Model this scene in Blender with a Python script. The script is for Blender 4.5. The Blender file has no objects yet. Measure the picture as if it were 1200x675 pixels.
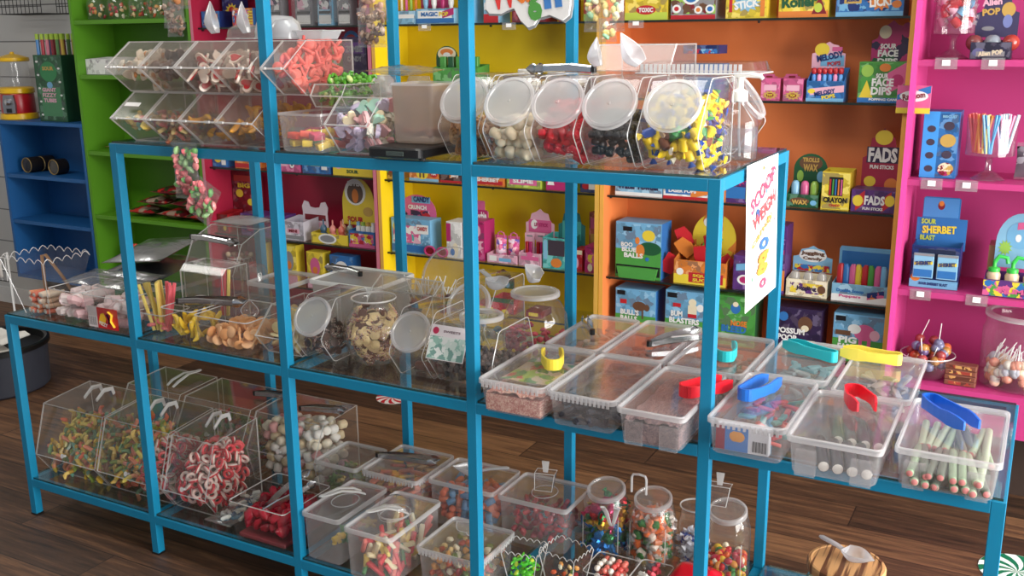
import bpy, math, random
from mathutils import Vector, Matrix, Euler
random.seed(7)
SC = bpy.context.scene
COL = SC.collection
PI = math.pi
# ---------------------------------------------------------------- camera (solved from the rack)
CH = 1.6; FPX = 1164.03; PIT, YAW, ROL = 0.2475, 0.497, 0.0093
_r = Vector((math.cos(YAW), math.sin(YAW), 0))
_f = Vector((-math.sin(YAW)*math.cos(PIT), math.cos(YAW)*math.cos(PIT), -math.sin(PIT)))
_u = _r.cross(_f)
RX = _r*math.cos(ROL) - _u*math.sin(ROL)
UX = _r*math.sin(ROL) + _u*math.cos(ROL)
CAM = Vector((0, 0, CH))
def ray(px, py): return _f + RX*((px-600)/FPX) - UX*((py-337.5)/FPX)
def onY(px, py, Y):
    d = ray(px, py); return CAM + d*(Y/d.y)
def onZ(px, py, z):
    d = ray(px, py); return CAM + d*((z-CH)/d.z)
cd = bpy.data.cameras.new('camera'); cam = bpy.data.objects.new('camera', cd); COL.objects.link(cam)
cd.sensor_width = 36; cd.lens = FPX/1200*36; cd.clip_start = .05
cam.matrix_world = Matrix(((RX.x, UX.x, -_f.x, 0), (RX.y, UX.y, -_f.y, 0), (RX.z, UX.z, -_f.z, CH), (0, 0, 0, 1)))
SC.camera = cam

# ---------------------------------------------------------------- materials
MC = {}
def lin(c):
    return tuple(((v/255)/12.92 if v/255 <= .04045 else ((v/255+.055)/1.055)**2.4) for v in c) + (1,)
def nm(name):
    m = bpy.data.materials.new(name); m.use_nodes = True
    nt = m.node_tree; nt.nodes.clear()
    o = nt.nodes.new('ShaderNodeOutputMaterial')
    return m, nt, o
def paint(c, rough=.45, metal=0, name=None, bump=0, var=0.06, scale=30, sss=0):
    """procedural paint / sugar / card: sRGB colour with a faint noise variation"""
    k = ('p', c, rough, metal, bump, var, scale, sss)
    if k in MC: return MC[k]
    m, nt, o = nm(name or 'surface')
    b = nt.nodes.new('ShaderNodeBsdfPrincipled')
    tc = nt.nodes.new('ShaderNodeTexCoord'); nz = nt.nodes.new('ShaderNodeTexNoise'); nz.inputs['Scale'].default_value = scale
    nt.links.new(tc.outputs['Object'], nz.inputs['Vector'])
    mx = nt.nodes.new('ShaderNodeMix'); mx.data_type = 'RGBA'
    L = lin(c)
    mx.inputs[6].default_value = tuple(max(0, v*(1-var)) for v in L[:3])+(1,)
    mx.inputs[7].default_value = tuple(min(1, v*(1+var)) for v in L[:3])+(1,)
    nt.links.new(nz.outputs['Fac'], mx.inputs[0]); nt.links.new(mx.outputs[2], b.inputs['Base Color'])
    b.inputs['Roughness'].default_value = rough; b.inputs['Metallic'].default_value = metal
    if sss:
        b.inputs['Subsurface Weight'].default_value = sss; b.inputs['Subsurface Radius'].default_value = (.01, .006, .005)
        b.inputs['Subsurface Scale'].default_value = .5
    if bump:
        bp = nt.nodes.new('ShaderNodeBump'); bp.inputs['Strength'].default_value = bump; bp.inputs['Distance'].default_value = .002
        nt.links.new(nz.outputs['Fac'], bp.inputs['Height']); nt.links.new(bp.outputs['Normal'], b.inputs['Normal'])
    nt.links.new(b.outputs[0], o.inputs[0]); MC[k] = m
    return m
def clear(tint=(235, 235, 235), haze=.05, hz=(225, 225, 225), rough=.05, refl=.6, base=.04, name='clear_plastic'):
    """thin clear or frosted plastic: see-through, milky and mirroring shares"""
    k = ('c', tint, haze, hz, rough, refl, base)
    if k in MC: return MC[k]
    m, nt, o = nm(name); N = nt.nodes.new; Lk = nt.links.new
    tr = N('ShaderNodeBsdfTransparent'); tr.inputs[0].default_value = lin(tint)
    df = N('ShaderNodeBsdfDiffuse'); df.inputs[0].default_value = lin(hz)
    tl = N('ShaderNodeBsdfTranslucent'); tl.inputs[0].default_value = lin(hz)
    ad = N('ShaderNodeMixShader'); ad.inputs[0].default_value = .4; Lk(df.outputs[0], ad.inputs[1]); Lk(tl.outputs[0], ad.inputs[2])
    m1 = N('ShaderNodeMixShader'); m1.inputs[0].default_value = haze; Lk(tr.outputs[0], m1.inputs[1]); Lk(ad.outputs[0], m1.inputs[2])
    gl = N('ShaderNodeBsdfGlossy'); gl.inputs['Roughness'].default_value = rough
    lw = N('ShaderNodeLayerWeight'); lw.inputs[0].default_value = .5
    pw = N('ShaderNodeMath'); pw.operation = 'POWER'; pw.inputs[1].default_value = 3.5; Lk(lw.outputs['Facing'], pw.inputs[0])
    ml = N('ShaderNodeMath'); ml.operation = 'MULTIPLY_ADD'; ml.inputs[1].default_value = refl; ml.inputs[2].default_value = base; Lk(pw.outputs[0], ml.inputs[0])
    m2 = N('ShaderNodeMixShader'); Lk(ml.outputs[0], m2.inputs[0]); Lk(m1.outputs[0], m2.inputs[1]); Lk(gl.outputs[0], m2.inputs[2])
    Lk(m2.outputs[0], o.inputs[0]); MC[k] = m
    return m
def art(cols, scale=25, seed=0):
    """printed artwork: flat irregular patches of ink in a few colours"""
    k = ('a', tuple(cols), scale, seed)
    if k in MC: return MC[k]
    m, nt, o = nm('printed_art'); N = nt.nodes.new; Lk = nt.links.new
    tc = N('ShaderNodeTexCoord'); mp = N('ShaderNodeMapping'); mp.inputs['Location'].default_value = (seed*1.7, seed*.9, seed*2.3)
    mp.inputs['Scale'].default_value = (1, .3, 1)
    Lk(tc.outputs['Object'], mp.inputs[0])
    nz = N('ShaderNodeTexNoise'); nz.inputs['Scale'].default_value = scale*1.2; Lk(mp.outputs[0], nz.inputs[0])
    ad = N('ShaderNodeVectorMath'); ad.operation = 'MULTIPLY_ADD'; ad.inputs[1].default_value = (.03, .03, .03)
    Lk(nz.outputs['Color'], ad.inputs[0]); Lk(mp.outputs[0], ad.inputs[2])
    vo = N('ShaderNodeTexVoronoi'); vo.inputs['Scale'].default_value = scale; Lk(ad.outputs[0], vo.inputs['Vector'])
    sp = N('ShaderNodeSeparateColor'); Lk(vo.outputs['Color'], sp.inputs[0])
    rp = N('ShaderNodeValToRGB'); rp.color_ramp.interpolation = 'CONSTANT'
    el = rp.color_ramp.elements
    while len(el) < len(cols): el.new(.5)
    for i, c in enumerate(cols):
        el[i].position = i/len(cols); el[i].color = lin(c)
    Lk(sp.outputs[0], rp.inputs[0])
    b = N('ShaderNodeBsdfPrincipled'); b.inputs['Roughness'].default_value = .35; Lk(rp.outputs[0], b.inputs['Base Color'])
    Lk(b.outputs[0], o.inputs[0]); MC[k] = m
    return m
BLUE = paint((0, 126, 166), .5, name='blue_enamel', var=.05, scale=14)
ACR = clear((252, 252, 251), .025, rough=.04, refl=.5, base=.025, name='clear_acrylic')
EDGE = clear((230, 230, 230), .7, (244, 244, 244), .15, .5, .08, name='acrylic_cut_edge')
PET = clear((250, 250, 250), .045, rough=.07, refl=.7, base=.05, name='clear_plastic')
PP = clear((249, 249, 249), .19, (236, 236, 238), .15, .45, .05, name='frosted_plastic')
PPL = clear((249, 249, 249), .15, (236, 236, 236), .06, .6, .06, name='frosted_lid_plastic')
RIM = clear((244, 244, 244), .42, (242, 242, 244), .15, .4, .05, name='frosted_rim_plastic')
MILK = clear((240, 240, 240), .66, (206, 208, 208), .3, .3, .03, name='milky_plastic')
SCP = clear((225, 226, 230), .6, (228, 230, 235), .15, .6, .06, name='scoop_plastic')
GLASS = clear((246, 250, 248), .015, rough=.02, refl=.7, base=.05, name='shelf_glass')
GLED = clear((90, 120, 110), .35, (80, 110, 100), .1, .5, .08, name='glass_edge')
BAGM = clear((247, 247, 248), .08, rough=.15, refl=.6, base=.07, name='clear_bag_film')
CHROME = paint((190, 190, 192), .18, 1, name='polished_steel', var=.03)
WHITE = paint((236, 236, 234), .4, name='white_plastic'); BLACK = paint((14, 14, 15), .4, name='black_plastic')

# ---------------------------------------------------------------- mesh builder
class MB:
    def __init__(s): s.v = []; s.f = []; s.m = []; s.T = None
    def add(s, vs, fs, m=0):
        o = len(s.v)
        if s.T is not None: vs = [tuple(s.T @ Vector(q)) for q in vs]
        s.v += [tuple(q) for q in vs]; s.f += [[i+o for i in f] for f in fs]; s.m += [m]*len(fs); return s
    def box(s, x0, y0, z0, x1, y1, z1, m=0, me=None):
        v = [(x0, y0, z0), (x1, y0, z0), (x1, y1, z0), (x0, y1, z0), (x0, y0, z1), (x1, y0, z1), (x1, y1, z1), (x0, y1, z1)]
        return s.add(v, [[0, 3, 2, 1], [4, 5, 6, 7], [0, 1, 5, 4], [1, 2, 6, 5], [2, 3, 7, 6], [3, 0, 4, 7]], m)
    def bbox(s, x0, y0, z0, x1, y1, z1, b, m=0):
        """box with bevelled vertical edges and top"""
        w, l = x1-x0, y1-y0; cx, cy = (x0+x1)/2, (y0+y1)/2
        rs = [rr(w-b, l-b, b, z0, cx, cy), rr(w, l, b, z0+b*.5, cx, cy), rr(w, l, b, z1-b*.5, cx, cy), rr(w-b, l-b, b, z1, cx, cy)]
        return s.loft(rs, m, True, True)
    def loft(s, rings, m=0, c0=False, c1=False, closed=True, ms=None):
        n = len(rings[0]); vs = [q for r in rings for q in r]; fs = []
        o0 = len(s.f)
        for k in range(len(rings)-1):
            for i in range(n if closed else n-1):
                j = (i+1) % n; fs.append([k*n+i, k*n+j, (k+1)*n+j, (k+1)*n+i])
        if c0: fs.append(list(range(n))[::-1])
        if c1: fs.append([(len(rings)-1)*n+i for i in range(n)])
        s.add(vs, fs, m)
        if ms:
            nn = n if closed else n-1
            for k in range(len(rings)-1):
                for i in range(nn): s.m[o0+k*nn+i] = ms[k]
        return s
    def tube(s, pts, r, n=6, m=0, caps=True, ms=None, flat=1):
        P = [Vector(p) for p in pts]; R = r if isinstance(r, (list, tuple)) else [r]*len(P)
        rings = []; prev = None
        for i, p in enumerate(P):
            t = (P[min(i+1, len(P)-1)]-P[max(i-1, 0)]).normalized()
            if prev is None:
                a = Vector((0, 0, 1)) if abs(t.z) < .9 else Vector((1, 0, 0)); u = t.cross(a).normalized()
            else: u = (prev-t*prev.dot(t)).normalized()
            prev = u; w = t.cross(u)
            rings.append([tuple(p+u*R[i]*math.cos(2*PI*k/n)+w*R[i]*flat*math.sin(2*PI*k/n)) for k in range(n)])
        return s.loft(rings, m, caps, caps, ms=ms)
    def lathe(s, prof, n=20, m=0, c0=False, c1=False, cx=0, cy=0, ms=None, sy=1):
        return s.loft([[(cx+r*math.cos(2*PI*k/n), cy+sy*r*math.sin(2*PI*k/n), z) for k in range(n)] for r, z in prof], m, c0, c1, ms=ms)
    def ell(s, c, r, nu=10, nv=6, m=0):
        rx, ry, rz = r if isinstance(r, (tuple, list)) else (r, r, r)
        rs = [[(c[0]+rx*math.sin(PI*j/nv)*math.cos(2*PI*k/nu), c[1]+ry*math.sin(PI*j/nv)*math.sin(2*PI*k/nu), c[2]-rz*math.cos(PI*j/nv)) for k in range(nu)] for j in range(1, nv)]
        o = len(s.v); s.loft(rs, m, True, True); return s
    def prism(s, pts, y0, y1, m=0, mside=None, axis='y'):
        """2D outline (x,z) extruded along y; axis 'x': outline (y,z) along x; axis 'z': (x,y) along z"""
        n = len(pts)
        mk = {'y': lambda a, b, d: (a, d, b), 'x': lambda a, b, d: (d, a, b), 'z': lambda a, b, d: (a, b, d)}[axis]
        vs = [mk(a, b, y0) for a, b in pts]+[mk(a, b, y1) for a, b in pts]
        s.add(vs, [list(range(n)), list(range(n, 2*n))[::-1]], m)
        o = len(s.v)-2*n
        for i in range(n):
            j = (i+1) % n; s.f.append([o+i, o+n+i, o+n+j, o+j]); s.m.append(m if mside is None else mside)
        return s
    def build(s, name, mats, parent=None, loc=(0, 0, 0), rot=(0, 0, 0), smooth=False, angle=35):
        me = bpy.data.meshes.new(name); me.from_pydata(s.v, [], s.f)
        if not isinstance(mats, (list, tuple)): mats = [mats]
        for q in mats: me.materials.append(q)
        for p, mi in zip(me.polygons, s.m): p.material_index = mi
        fix(me)
        if smooth: me.shade_smooth() if angle is None else (me.shade_smooth(), me.set_sharp_from_angle(angle=math.radians(angle)))
        return link(name, me, parent, loc, rot)
def fix(me):
    import bmesh
    b = bmesh.new(); b.from_mesh(me); bmesh.ops.recalc_face_normals(b, faces=b.faces); b.to_mesh(me); b.free(); me.update()
def link(name, me, parent=None, loc=(0, 0, 0), rot=(0, 0, 0)):
    o = bpy.data.objects.new(name, me); COL.objects.link(o); o.location = loc; o.rotation_euler = rot
    if parent: o.parent = parent
    return o
def rr(w, l, r, z, cx=0, cy=0, n=3):
    r = min(r, w/2-1e-4, l/2-1e-4); P = []
    for sx, sy, a0 in ((1, -1, -PI/2), (1, 1, 0), (-1, 1, PI/2), (-1, -1, PI)):
        for k in range(n+1):
            a = a0+PI/2*k/n; P.append((cx+sx*(w/2-r)+r*math.cos(a), cy+sy*(l/2-r)+r*math.sin(a), z))
    return P
def tag(o, label=None, cat=None, group=None, kind=None):
    if label: o['label'] = label
    if cat: o['category'] = cat
    if group: o['group'] = group
    if kind: o['kind'] = kind
    return o
def thing(name, label, cat, loc=(0, 0, 0), rz=0, group=None):
    o = bpy.data.objects.new(name, None); COL.objects.link(o); o.location = loc; o.rotation_euler = (0, 0, rz); o.empty_display_size = .02
    return tag(o, label, cat, group)
def clone(o, loc=None, rot=None, label=None, group=None, parent=None):
    c = o.copy(); COL.objects.link(c)
    if parent: c.parent = parent
    if loc is not None: c.location = loc
    if rot is not None: c.rotation_euler = rot
    if label: c['label'] = label
    if group: c['group'] = group
    for ch in list(o.children): clone(ch, parent=c)
    return c
TXT = {}
def text(s, w, h, mat, parent, x, y, z, tilt=0, bold=.03, name='lettering', rz=0, fit=True):
    """flat lettering facing -Y, centred at x,z on plane y"""
    if s not in TXT:
        cu = bpy.data.curves.new('t', 'FONT'); cu.body = s; cu.align_x = 'CENTER'; cu.offset = bold; cu.resolution_u = 2; cu.space_line = .85
        to = bpy.data.objects.new('t', cu); COL.objects.link(to); bpy.context.view_layer.update()
        me = bpy.data.meshes.new_from_object(to.evaluated_get(bpy.context.evaluated_depsgraph_get()))
        V = [tuple(v.co) for v in me.vertices]; Fc = [list(p.vertices) for p in me.polygons]
        bpy.data.objects.remove(to); bpy.data.curves.remove(cu); bpy.data.meshes.remove(me)
        x0 = min(v[0] for v in V); x1 = max(v[0] for v in V); y0 = min(v[1] for v in V); y1 = max(v[1] for v in V)
        TXT[s] = ([((v[0]-(x0+x1)/2)/(x1-x0), (v[1]-(y0+y1)/2)/(y1-y0)) for v in V], Fc, (x1-x0)/(y1-y0))
    V, Fc, asp = TXT[s]
    me = bpy.data.meshes.new(name); ct, st = math.cos(tilt), math.sin(tilt)
    me.from_pydata([(a*w*ct-b*h*st, 0, a*w*st+b*h*ct) for a, b in V], [], Fc); me.materials.append(mat)
    return link(name, me, parent, (x, y, z), (0, 0, rz))

# ---------------------------------------------------------------- the room
def struct(name, mb, mats, **k): return tag(mb.build(name, mats, **k), kind='structure')
def wood_floor():
    m, nt, o = nm('dark_plank_floor'); N = nt.nodes.new; Lk = nt.links.new
    tc = N('ShaderNodeTexCoord')
    br = N('ShaderNodeTexBrick'); br.offset = .37; br.inputs['Scale'].default_value = 1; br.inputs['Brick Width'].default_value = 1.25
    br.inputs['Row Height'].default_value = .16; br.inputs['Mortar Size'].default_value = .0024; br.inputs['Mortar Smooth'].default_value = .3
    br.inputs['Color1'].default_value = (0, 0, 0, 1); br.inputs['Color2'].default_value = (1, 1, 1, 1); br.inputs['Mortar'].default_value = (.5, .5, .5, 1)
    Lk(tc.outputs['Object'], br.inputs['Vector'])
    mp = N('ShaderNodeMapping'); mp.inputs['Scale'].default_value = (1.5, 22, 1); Lk(tc.outputs['Object'], mp.inputs[0])
    off = N('ShaderNodeVectorMath'); off.operation = 'MULTIPLY_ADD'; off.inputs[1].default_value = (7, 3, 0)
    Lk(br.outputs['Color'], off.inputs[0]); Lk(mp.outputs[0], off.inputs[2])
    nz = N('ShaderNodeTexNoise'); nz.inputs['Scale'].default_value = 2.2; nz.inputs['Detail'].default_value = 6; nz.inputs['Roughness'].default_value = .65; Lk(off.outputs[0], nz.inputs[0])
    mxv = N('ShaderNodeMath'); mxv.operation = 'MULTIPLY_ADD'; mxv.inputs[1].default_value = .34
    sep = N('ShaderNodeSeparateColor'); Lk(br.outputs['Color'], sep.inputs[0]); Lk(sep.outputs[0], mxv.inputs[0]); Lk(nz.outputs['Fac'], mxv.inputs[2])
    rp = N('ShaderNodeValToRGB'); e = rp.color_ramp.elements; e[0].position = .38; e[0].color = lin((38, 27, 20)); e[1].position = .95; e[1].color = lin((134, 96, 66))
    q = e.new(.64); q.color = lin((80, 55, 39))
    Lk(mxv.outputs[0], rp.inputs[0])
    mx = N('ShaderNodeMix'); mx.data_type = 'RGBA'; Lk(br.outputs['Fac'], mx.inputs[0]); Lk(rp.outputs[0], mx.inputs[6]); mx.inputs[7].default_value = lin((34, 22, 17))
    b = N('ShaderNodeBsdfPrincipled'); b.inputs['Roughness'].default_value = .5; Lk(mx.outputs[2], b.inputs['Base Color'])
    bp = N('ShaderNodeBump'); bp.inputs['Strength'].default_value = .15; bp.inputs['Distance'].default_value = .002; Lk(nz.outputs['Fac'], bp.inputs['Height']); Lk(bp.outputs[0], b.inputs['Normal'])
    Lk(b.outputs[0], o.inputs[0]); return m
XL, XR2, YB, ZC = -6.2, 3.0, 3.84, 2.75
struct('floor', MB().box(XL, -3, -.05, XR2, YB+.1, 0), wood_floor())
def boards():
    m, nt, o = nm('grey_weatherboard'); N = nt.nodes.new; Lk = nt.links.new
    tc = N('ShaderNodeTexCoord'); br = N('ShaderNodeTexBrick'); br.inputs['Scale'].default_value = 1; br.inputs['Brick Width'].default_value = 9; br.inputs['Row Height'].default_value = .2
    br.inputs['Mortar Size'].default_value = .004
    br.inputs['Color1'].default_value = lin((188, 188, 186)); br.inputs['Color2'].default_value = lin((180, 180, 179)); br.inputs['Mortar'].default_value = lin((110, 110, 110))
    mp = N('ShaderNodeMapping'); mp.inputs['Rotation'].default_value = (PI/2, 0, 0); Lk(tc.outputs['Object'], mp.inputs[0]); Lk(mp.outputs[0], br.inputs['Vector'])
    b = N('ShaderNodeBsdfPrincipled'); b.inputs['Roughness'].default_value = .6; Lk(br.outputs['Color'], b.inputs['Base Color']); Lk(b.outputs[0], o.inputs[0]); return m
struct('wall_back', MB().box(XL, YB, 0, XR2, YB+.1, ZC), boards())
struct('wall_left', MB().box(XL-.1, -3, 0, XL, YB+.1, ZC), paint((190, 190, 188), .7, name='grey_wall'))
struct('ceiling', MB().box(XL, -3, ZC, XR2, YB+.1, ZC+.05), paint((225, 225, 222), .8, name='ceiling_white'))
wr = MB(); wr.box(XR2, -3, 0, XR2+.1, YB+.1, .08).box(XR2, -3, 2.5, XR2+.1, YB+.1, ZC).box(XR2, 3.3, .08, XR2+.1, YB+.1, 2.5).box(XR2, -3, .08, XR2+.1, -2.6, 2.5)
struct('wall_right', wr, paint((225, 224, 220), .7, name='white_wall'))
wf = MB()
for y in (-2.6, -.65, 1.3, 3.25): wf.box(XR2+.02, y, .08, XR2+.08, y+.05, 2.5)
wf.box(XR2+.02, -2.6, .08, XR2+.08, 3.3, .13).box(XR2+.02, -2.6, 2.45, XR2+.08, 3.3, 2.5)
struct('window_1', wf, paint((60, 62, 64), .4, name='window_frame'))
struct('baseboard_back', MB().box(XL, YB-.015, 0, XR2, YB, .1), paint((205, 205, 203), .5))

# lights: daylight through the shop window on the right, two added ceiling panels out of view for fill, grey sky from the open shopfront behind the camera
def area(name, loc, rot, sx, sy, e, c):
    l = bpy.data.lights.new(name, 'AREA'); l.shape = 'RECTANGLE'; l.size = sx; l.size_y = sy; l.energy = e; l.color = c
    o = bpy.data.objects.new(name, l); COL.objects.link(o); o.location = loc; o.rotation_euler = rot; return o
area('window_daylight', (XR2+.15, 1.55, 1.3), (0, PI/2, 0), 2.4, 3.4, 400, (1, .98, .95))
for i, x in enumerate((-4.2, -1.2)):
    t = thing('ceiling_fill_panel', ('added white ceiling fill panel out of view above the green shelf bay', 'added white ceiling fill panel out of view above the stepped rack')[i], 'ceiling light', (x, 1.9, ZC))
    MB().box(-.62, -.32, -.05, .62, .32, 0).build('housing', WHITE, t)
    area('ceiling_fill_light', (x, 1.9, ZC-.06), (0, 0, 0), 1.2, .6, 22, (1, .97, .92))
w = bpy.data.worlds.new('world'); SC.world = w; w.use_nodes = True
w.node_tree.nodes['Background'].inputs[0].default_value = (.80, .88, 1, 1); w.node_tree.nodes['Background'].inputs[1].default_value = .42
SC.view_settings.view_transform = 'Standard'; SC.view_settings.look = 'None'; SC.view_settings.gamma = 1; SC.view_settings.exposure = .22
SC.view_settings.use_curve_mapping = False
SC.cycles.transparent_max_bounces = 40; SC.cycles.max_bounces = 8; SC.cycles.glossy_bounces = 4; SC.cycles.sample_clamp_indirect = 4

# ---------------------------------------------------------------- the blue stepped rack
XM = [-2.9955, -2.4019, -1.8087, -1.2101, -.6155, -.0005]     # left edges of the uprights (last: right edge)
T = .027; YF, YK = 1.9878, 2.5805; ZS = [.136, .7215, 1.3124, 1.90]
rack = thing('display_rack', 'long stepped rack of bright blue square steel tube with clear glass shelves', 'display rack', (XM[0], YF, 0))
def rk(name, x0, y0, z0, x1, y1, z1, m=BLUE):
    b = MB(); b.bbox(0, 0, 0, x1-x0, y1-y0, z1-z0, .0015) if m is BLUE else b.box(0, 0, 0, x1-x0, y1-y0, z1-z0)
    return b.build(name, m, rack, (x0-XM[0], y0-YF, z0))
px = XM[:5]+[XM[5]-T]
tops = [ZS[1], ZS[2], ZS[3], ZS[3], ZS[2], ZS[1]]
for i in range(6):
    for y in (YF, YK-T): rk('upright', px[i], y, 0.004, px[i]+T, y+T, tops[i])
    for y in (YF, YK-T): rk('foot_cap', px[i]-.001, y-.001, 0, px[i]+T+.001, y+T+.001, .006, BLACK)
for lv, (a, b) in enumerate(((0, 5), (0, 5), (1, 4), (2, 3))):
    z = ZS[lv]
    for i in range(a, b):
        x0, x1 = px[i]+T, px[i+1]
        for y in (YF, YK-T): rk('rail', x0, y, z-T, x1, y+T, z)
    for i in range(a, b+1): rk('cross_bar', px[i], YF+T, z-T, px[i]+T, YK-T, z)
    for i in range(a, b):
        x0 = px[i]+(T if i > a else .004)+.002; x1 = px[i+1]+(0 if i < b-1 else T-.004)-.002
        g = MB().box(0, 0, 0, x1-x0, YK-YF-.012, .0055)
        g.m = [0, 0, 1, 1, 1, 1]
        g.build('glass_shelf', [GLASS, GLED], rack, (x0-XM[0], .006, z+.0004))
ZB_, ZM_, ZT_ = ZS[0]+.006, ZS[1]+.006, ZS[2]+.006
# ================================================================ sweets
def ring_m():
    b = MB(); R, r, n, k = .0125, .0055, 16, 8
    rings = [[((R+r*math.cos(a))*math.cos(t), (R+r*math.cos(a))*math.sin(t), r*math.sin(a)) for a in [2*PI*j/k for j in range(k)]] for t in [2*PI*i/n for i in range(n+1)]]
    b.loft(rings, 0); b.m = [0 if i % k < k//2 else 1 for i in range(len(b.m))]; return b
def worm_m(L=.075, r=.0042, nc=4):
    b = MB(); n = 12; pts = [(L*(i/n-.5), .011*math.sin(i*.95), .004*math.cos(i*.7)) for i in range(n+1)]
    return b.tube(pts, [r*(.5 if i in (0, n) else 1+.12*(i % 2)) for i in range(n+1)], 6, 0, True, [min(nc-1, i*nc//n) for i in range(n)])
def cyl_m(r, h, bev=.2, n=12, m2=None):
    b = MB(); e = min(r, h)*bev
    b.lathe([(r-e, -h/2), (r, -h/2+e), (r, h/2-e), (r-e, h/2)], n, 0, True, True)
    if m2 is not None: b.m[-1] = m2; b.m[-2] = m2
    return b
def heart_pts(s):
    P = []
    for i in range(20):
        t = 2*PI*i/20; P.append((s*16*math.sin(t)**3/17, s*(13*math.cos(t)-5*math.cos(2*t)-2*math.cos(3*t)-math.cos(4*t))/17))
    return P
def heart_m(s=.017, inner=True, h=.006):
    b = MB(); b.prism(heart_pts(s), -h/2, h/2, 0, axis='z')
    if inner: b.prism(heart_pts(s*.66), h/2, h/2+.003, 1, axis='z')
    return b
def egg_m():
    b = MB(); b.loft([[((.019+.003*math.sin(3*a))*f*math.cos(a), (.015+.002*math.cos(2*a))*f*math.sin(a), z) for a in [2*PI*k/14 for k in range(14)]] for f, z in ((.85, -.003), (1, 0), (.8, .003))], 0, True, True)
    b.ell((.002, 0, .003), (.009, .0085, .006), 10, 6, 1); return b
def lump_m(s=.012, seed=1, nu=8, nv=5, rough=.3):
    R = random.Random(seed); b = MB(); b.ell((0, 0, 0), (s, s*.75, s*.6), nu, nv, 0)
    b.v = [tuple(c*(1+R.uniform(-rough, rough)) for c in q) for q in b.v]; return b
def slab_m(l, w, h, bev=.002):
    b = MB(); b.bbox(-l/2, -w/2, -h/2, l/2, w/2, h/2, bev); return b
def banana_m():
    b = MB(); pts = [(.022*math.cos(a), .022*math.sin(a)-.014, 0) for a in [PI*(.12+.76*i/8) for i in range(9)]]
    return b.tube(pts, [.002, .0055, .007, .0078, .008, .0078, .007, .0055, .002], 7)
def wrapped_m(l=.026, r=.0075):
    b = MB(); b.tube([(-l/2, 0, 0), (-l/2+.003, 0, 0), (0, 0, 0), (l/2-.003, 0, 0), (l/2, 0, 0)], [.003, r, r*1.08, r, .003], 8)
    for s in (-1, 1):
        n = len(b.m); b.tube([(s*l/2, 0, 0), (s*(l/2+.004), 0, 0), (s*(l/2+.012), 0, 0)], [.0025, .005, .0095], 8, 1, True, flat=.45)
    return b
def foil_m():
    b = MB(); b.ell((0, 0, 0), (.019, .013, .012), 7, 5, 0)
    R = random.Random(3); b.v = [tuple(c*(1+R.uniform(-.12, .12)) for c in q) for q in b.v]
    for s in (-1, 1): b.tube([(s*.017, 0, 0), (s*.021, 0, 0), (s*.027, 0, 0)], [.004, .005, .010], 6, 0, flat=.4)
    return b
def freckle_m(r=.0125):
    b = MB(); b.lathe([(r*.95, -.003), (r, 0), (r*.9, .002), (0.0005, .004)], 12, 0, True, True)
    R = random.Random(5)
    for i in range(26):
        a, q = R.uniform(0, 2*PI), r*.9*math.sqrt(R.random()); b.ell((q*math.cos(a), q*math.sin(a), .0036), .0015, 4, 3, 1+i % 3)
    return b
def lolly_m(r=.011, sl=.07):
    b = MB(); b.ell((0, 0, 0), r, 10, 7, 0); b.tube([(0, 0, -r*.8), (0, 0, -sl)], .0017, 6, 1); return b
def frog_m():
    b = MB(); b.ell((0, 0, 0), (.015, .01, .008), 8, 5, 0); b.ell((.014, 0, .004), (.008, .008, .006), 8, 5, 0)
    for sx, sy in ((-.8, 1), (-.8, -1), (.7, 1), (.7, -1)): b.tube([(sx*.011, sy*.006, 0), (sx*.017, sy*.016, -.003), (sx*.008, sy*.02, -.006)], [.005, .004, .003], 6, 0)
    b.ell((-.001, 0, -.005), (.012, .008, .006), 8, 5, 1); return b
def pretzel_m():
    b = MB()
    for q in (-1, 0, 1): b.tube([(.011*math.cos(a)+q*.008, .011*math.sin(a), q*.003) for a in [2*PI*i/12 for i in range(12)]], .0042, 6, 0)
    return b
def bear_m():
    b = MB(); b.ell((0, 0, 0), (.006, .005, .009), 8, 5, 0); b.ell((0, 0, .012), .0055, 8, 5, 0)
    for s in (-1, 1): b.ell((s*.004, -.003, -.008), (.003, .004, .004), 6, 4, 0); b.ell((s*.006, -.002, .003), (.003, .003, .004), 6, 4, 0); b.ell((s*.0045, 0, .017), .002, 5, 4, 0)
    return b
def crush_m():
    b = MB()
    for x, y, z in ((0, 0, 0), (.01, .006, .003), (-.009, .007, -.002), (.003, -.01, .004), (-.006, -.005, .006)): b.ell((x, y, z), (.009, .008, .007), 6, 4, 0)
    R = random.Random(9); b.v = [tuple(c*(1+R.uniform(-.15, .15)) for c in q) for q in b.v]; return b
def mesh_of(b, name, mats, smooth=True):
    me = bpy.data.meshes.new(name); me.from_pydata(b.v, [], b.f)
    for q in (mats if isinstance(mats, (list, tuple)) else [mats]): me.materials.append(q)
    for p, mi in zip(me.polygons, b.m): p.material_index = mi
    fix(me)
    if smooth: me.shade_smooth(); me.set_sharp_from_angle(angle=math.radians(50))
    return me
def sugar(c): return paint(c, .5, bump=.3, var=.12, scale=400, sss=.15)
def gummy(c): return paint(c, .25, var=.1, scale=60, sss=.3)
def choc(c): return paint(c, .4, var=.15, scale=80)
def protos(name, fn, matsets): 
    b = fn; return [(name, mesh_of(b, name, ms)) for ms in matsets]
def put(p, loc, rot, label, cat, group):
    o = link(p[0], p[1], None, loc, rot); return tag(o, label, cat, group)
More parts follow.
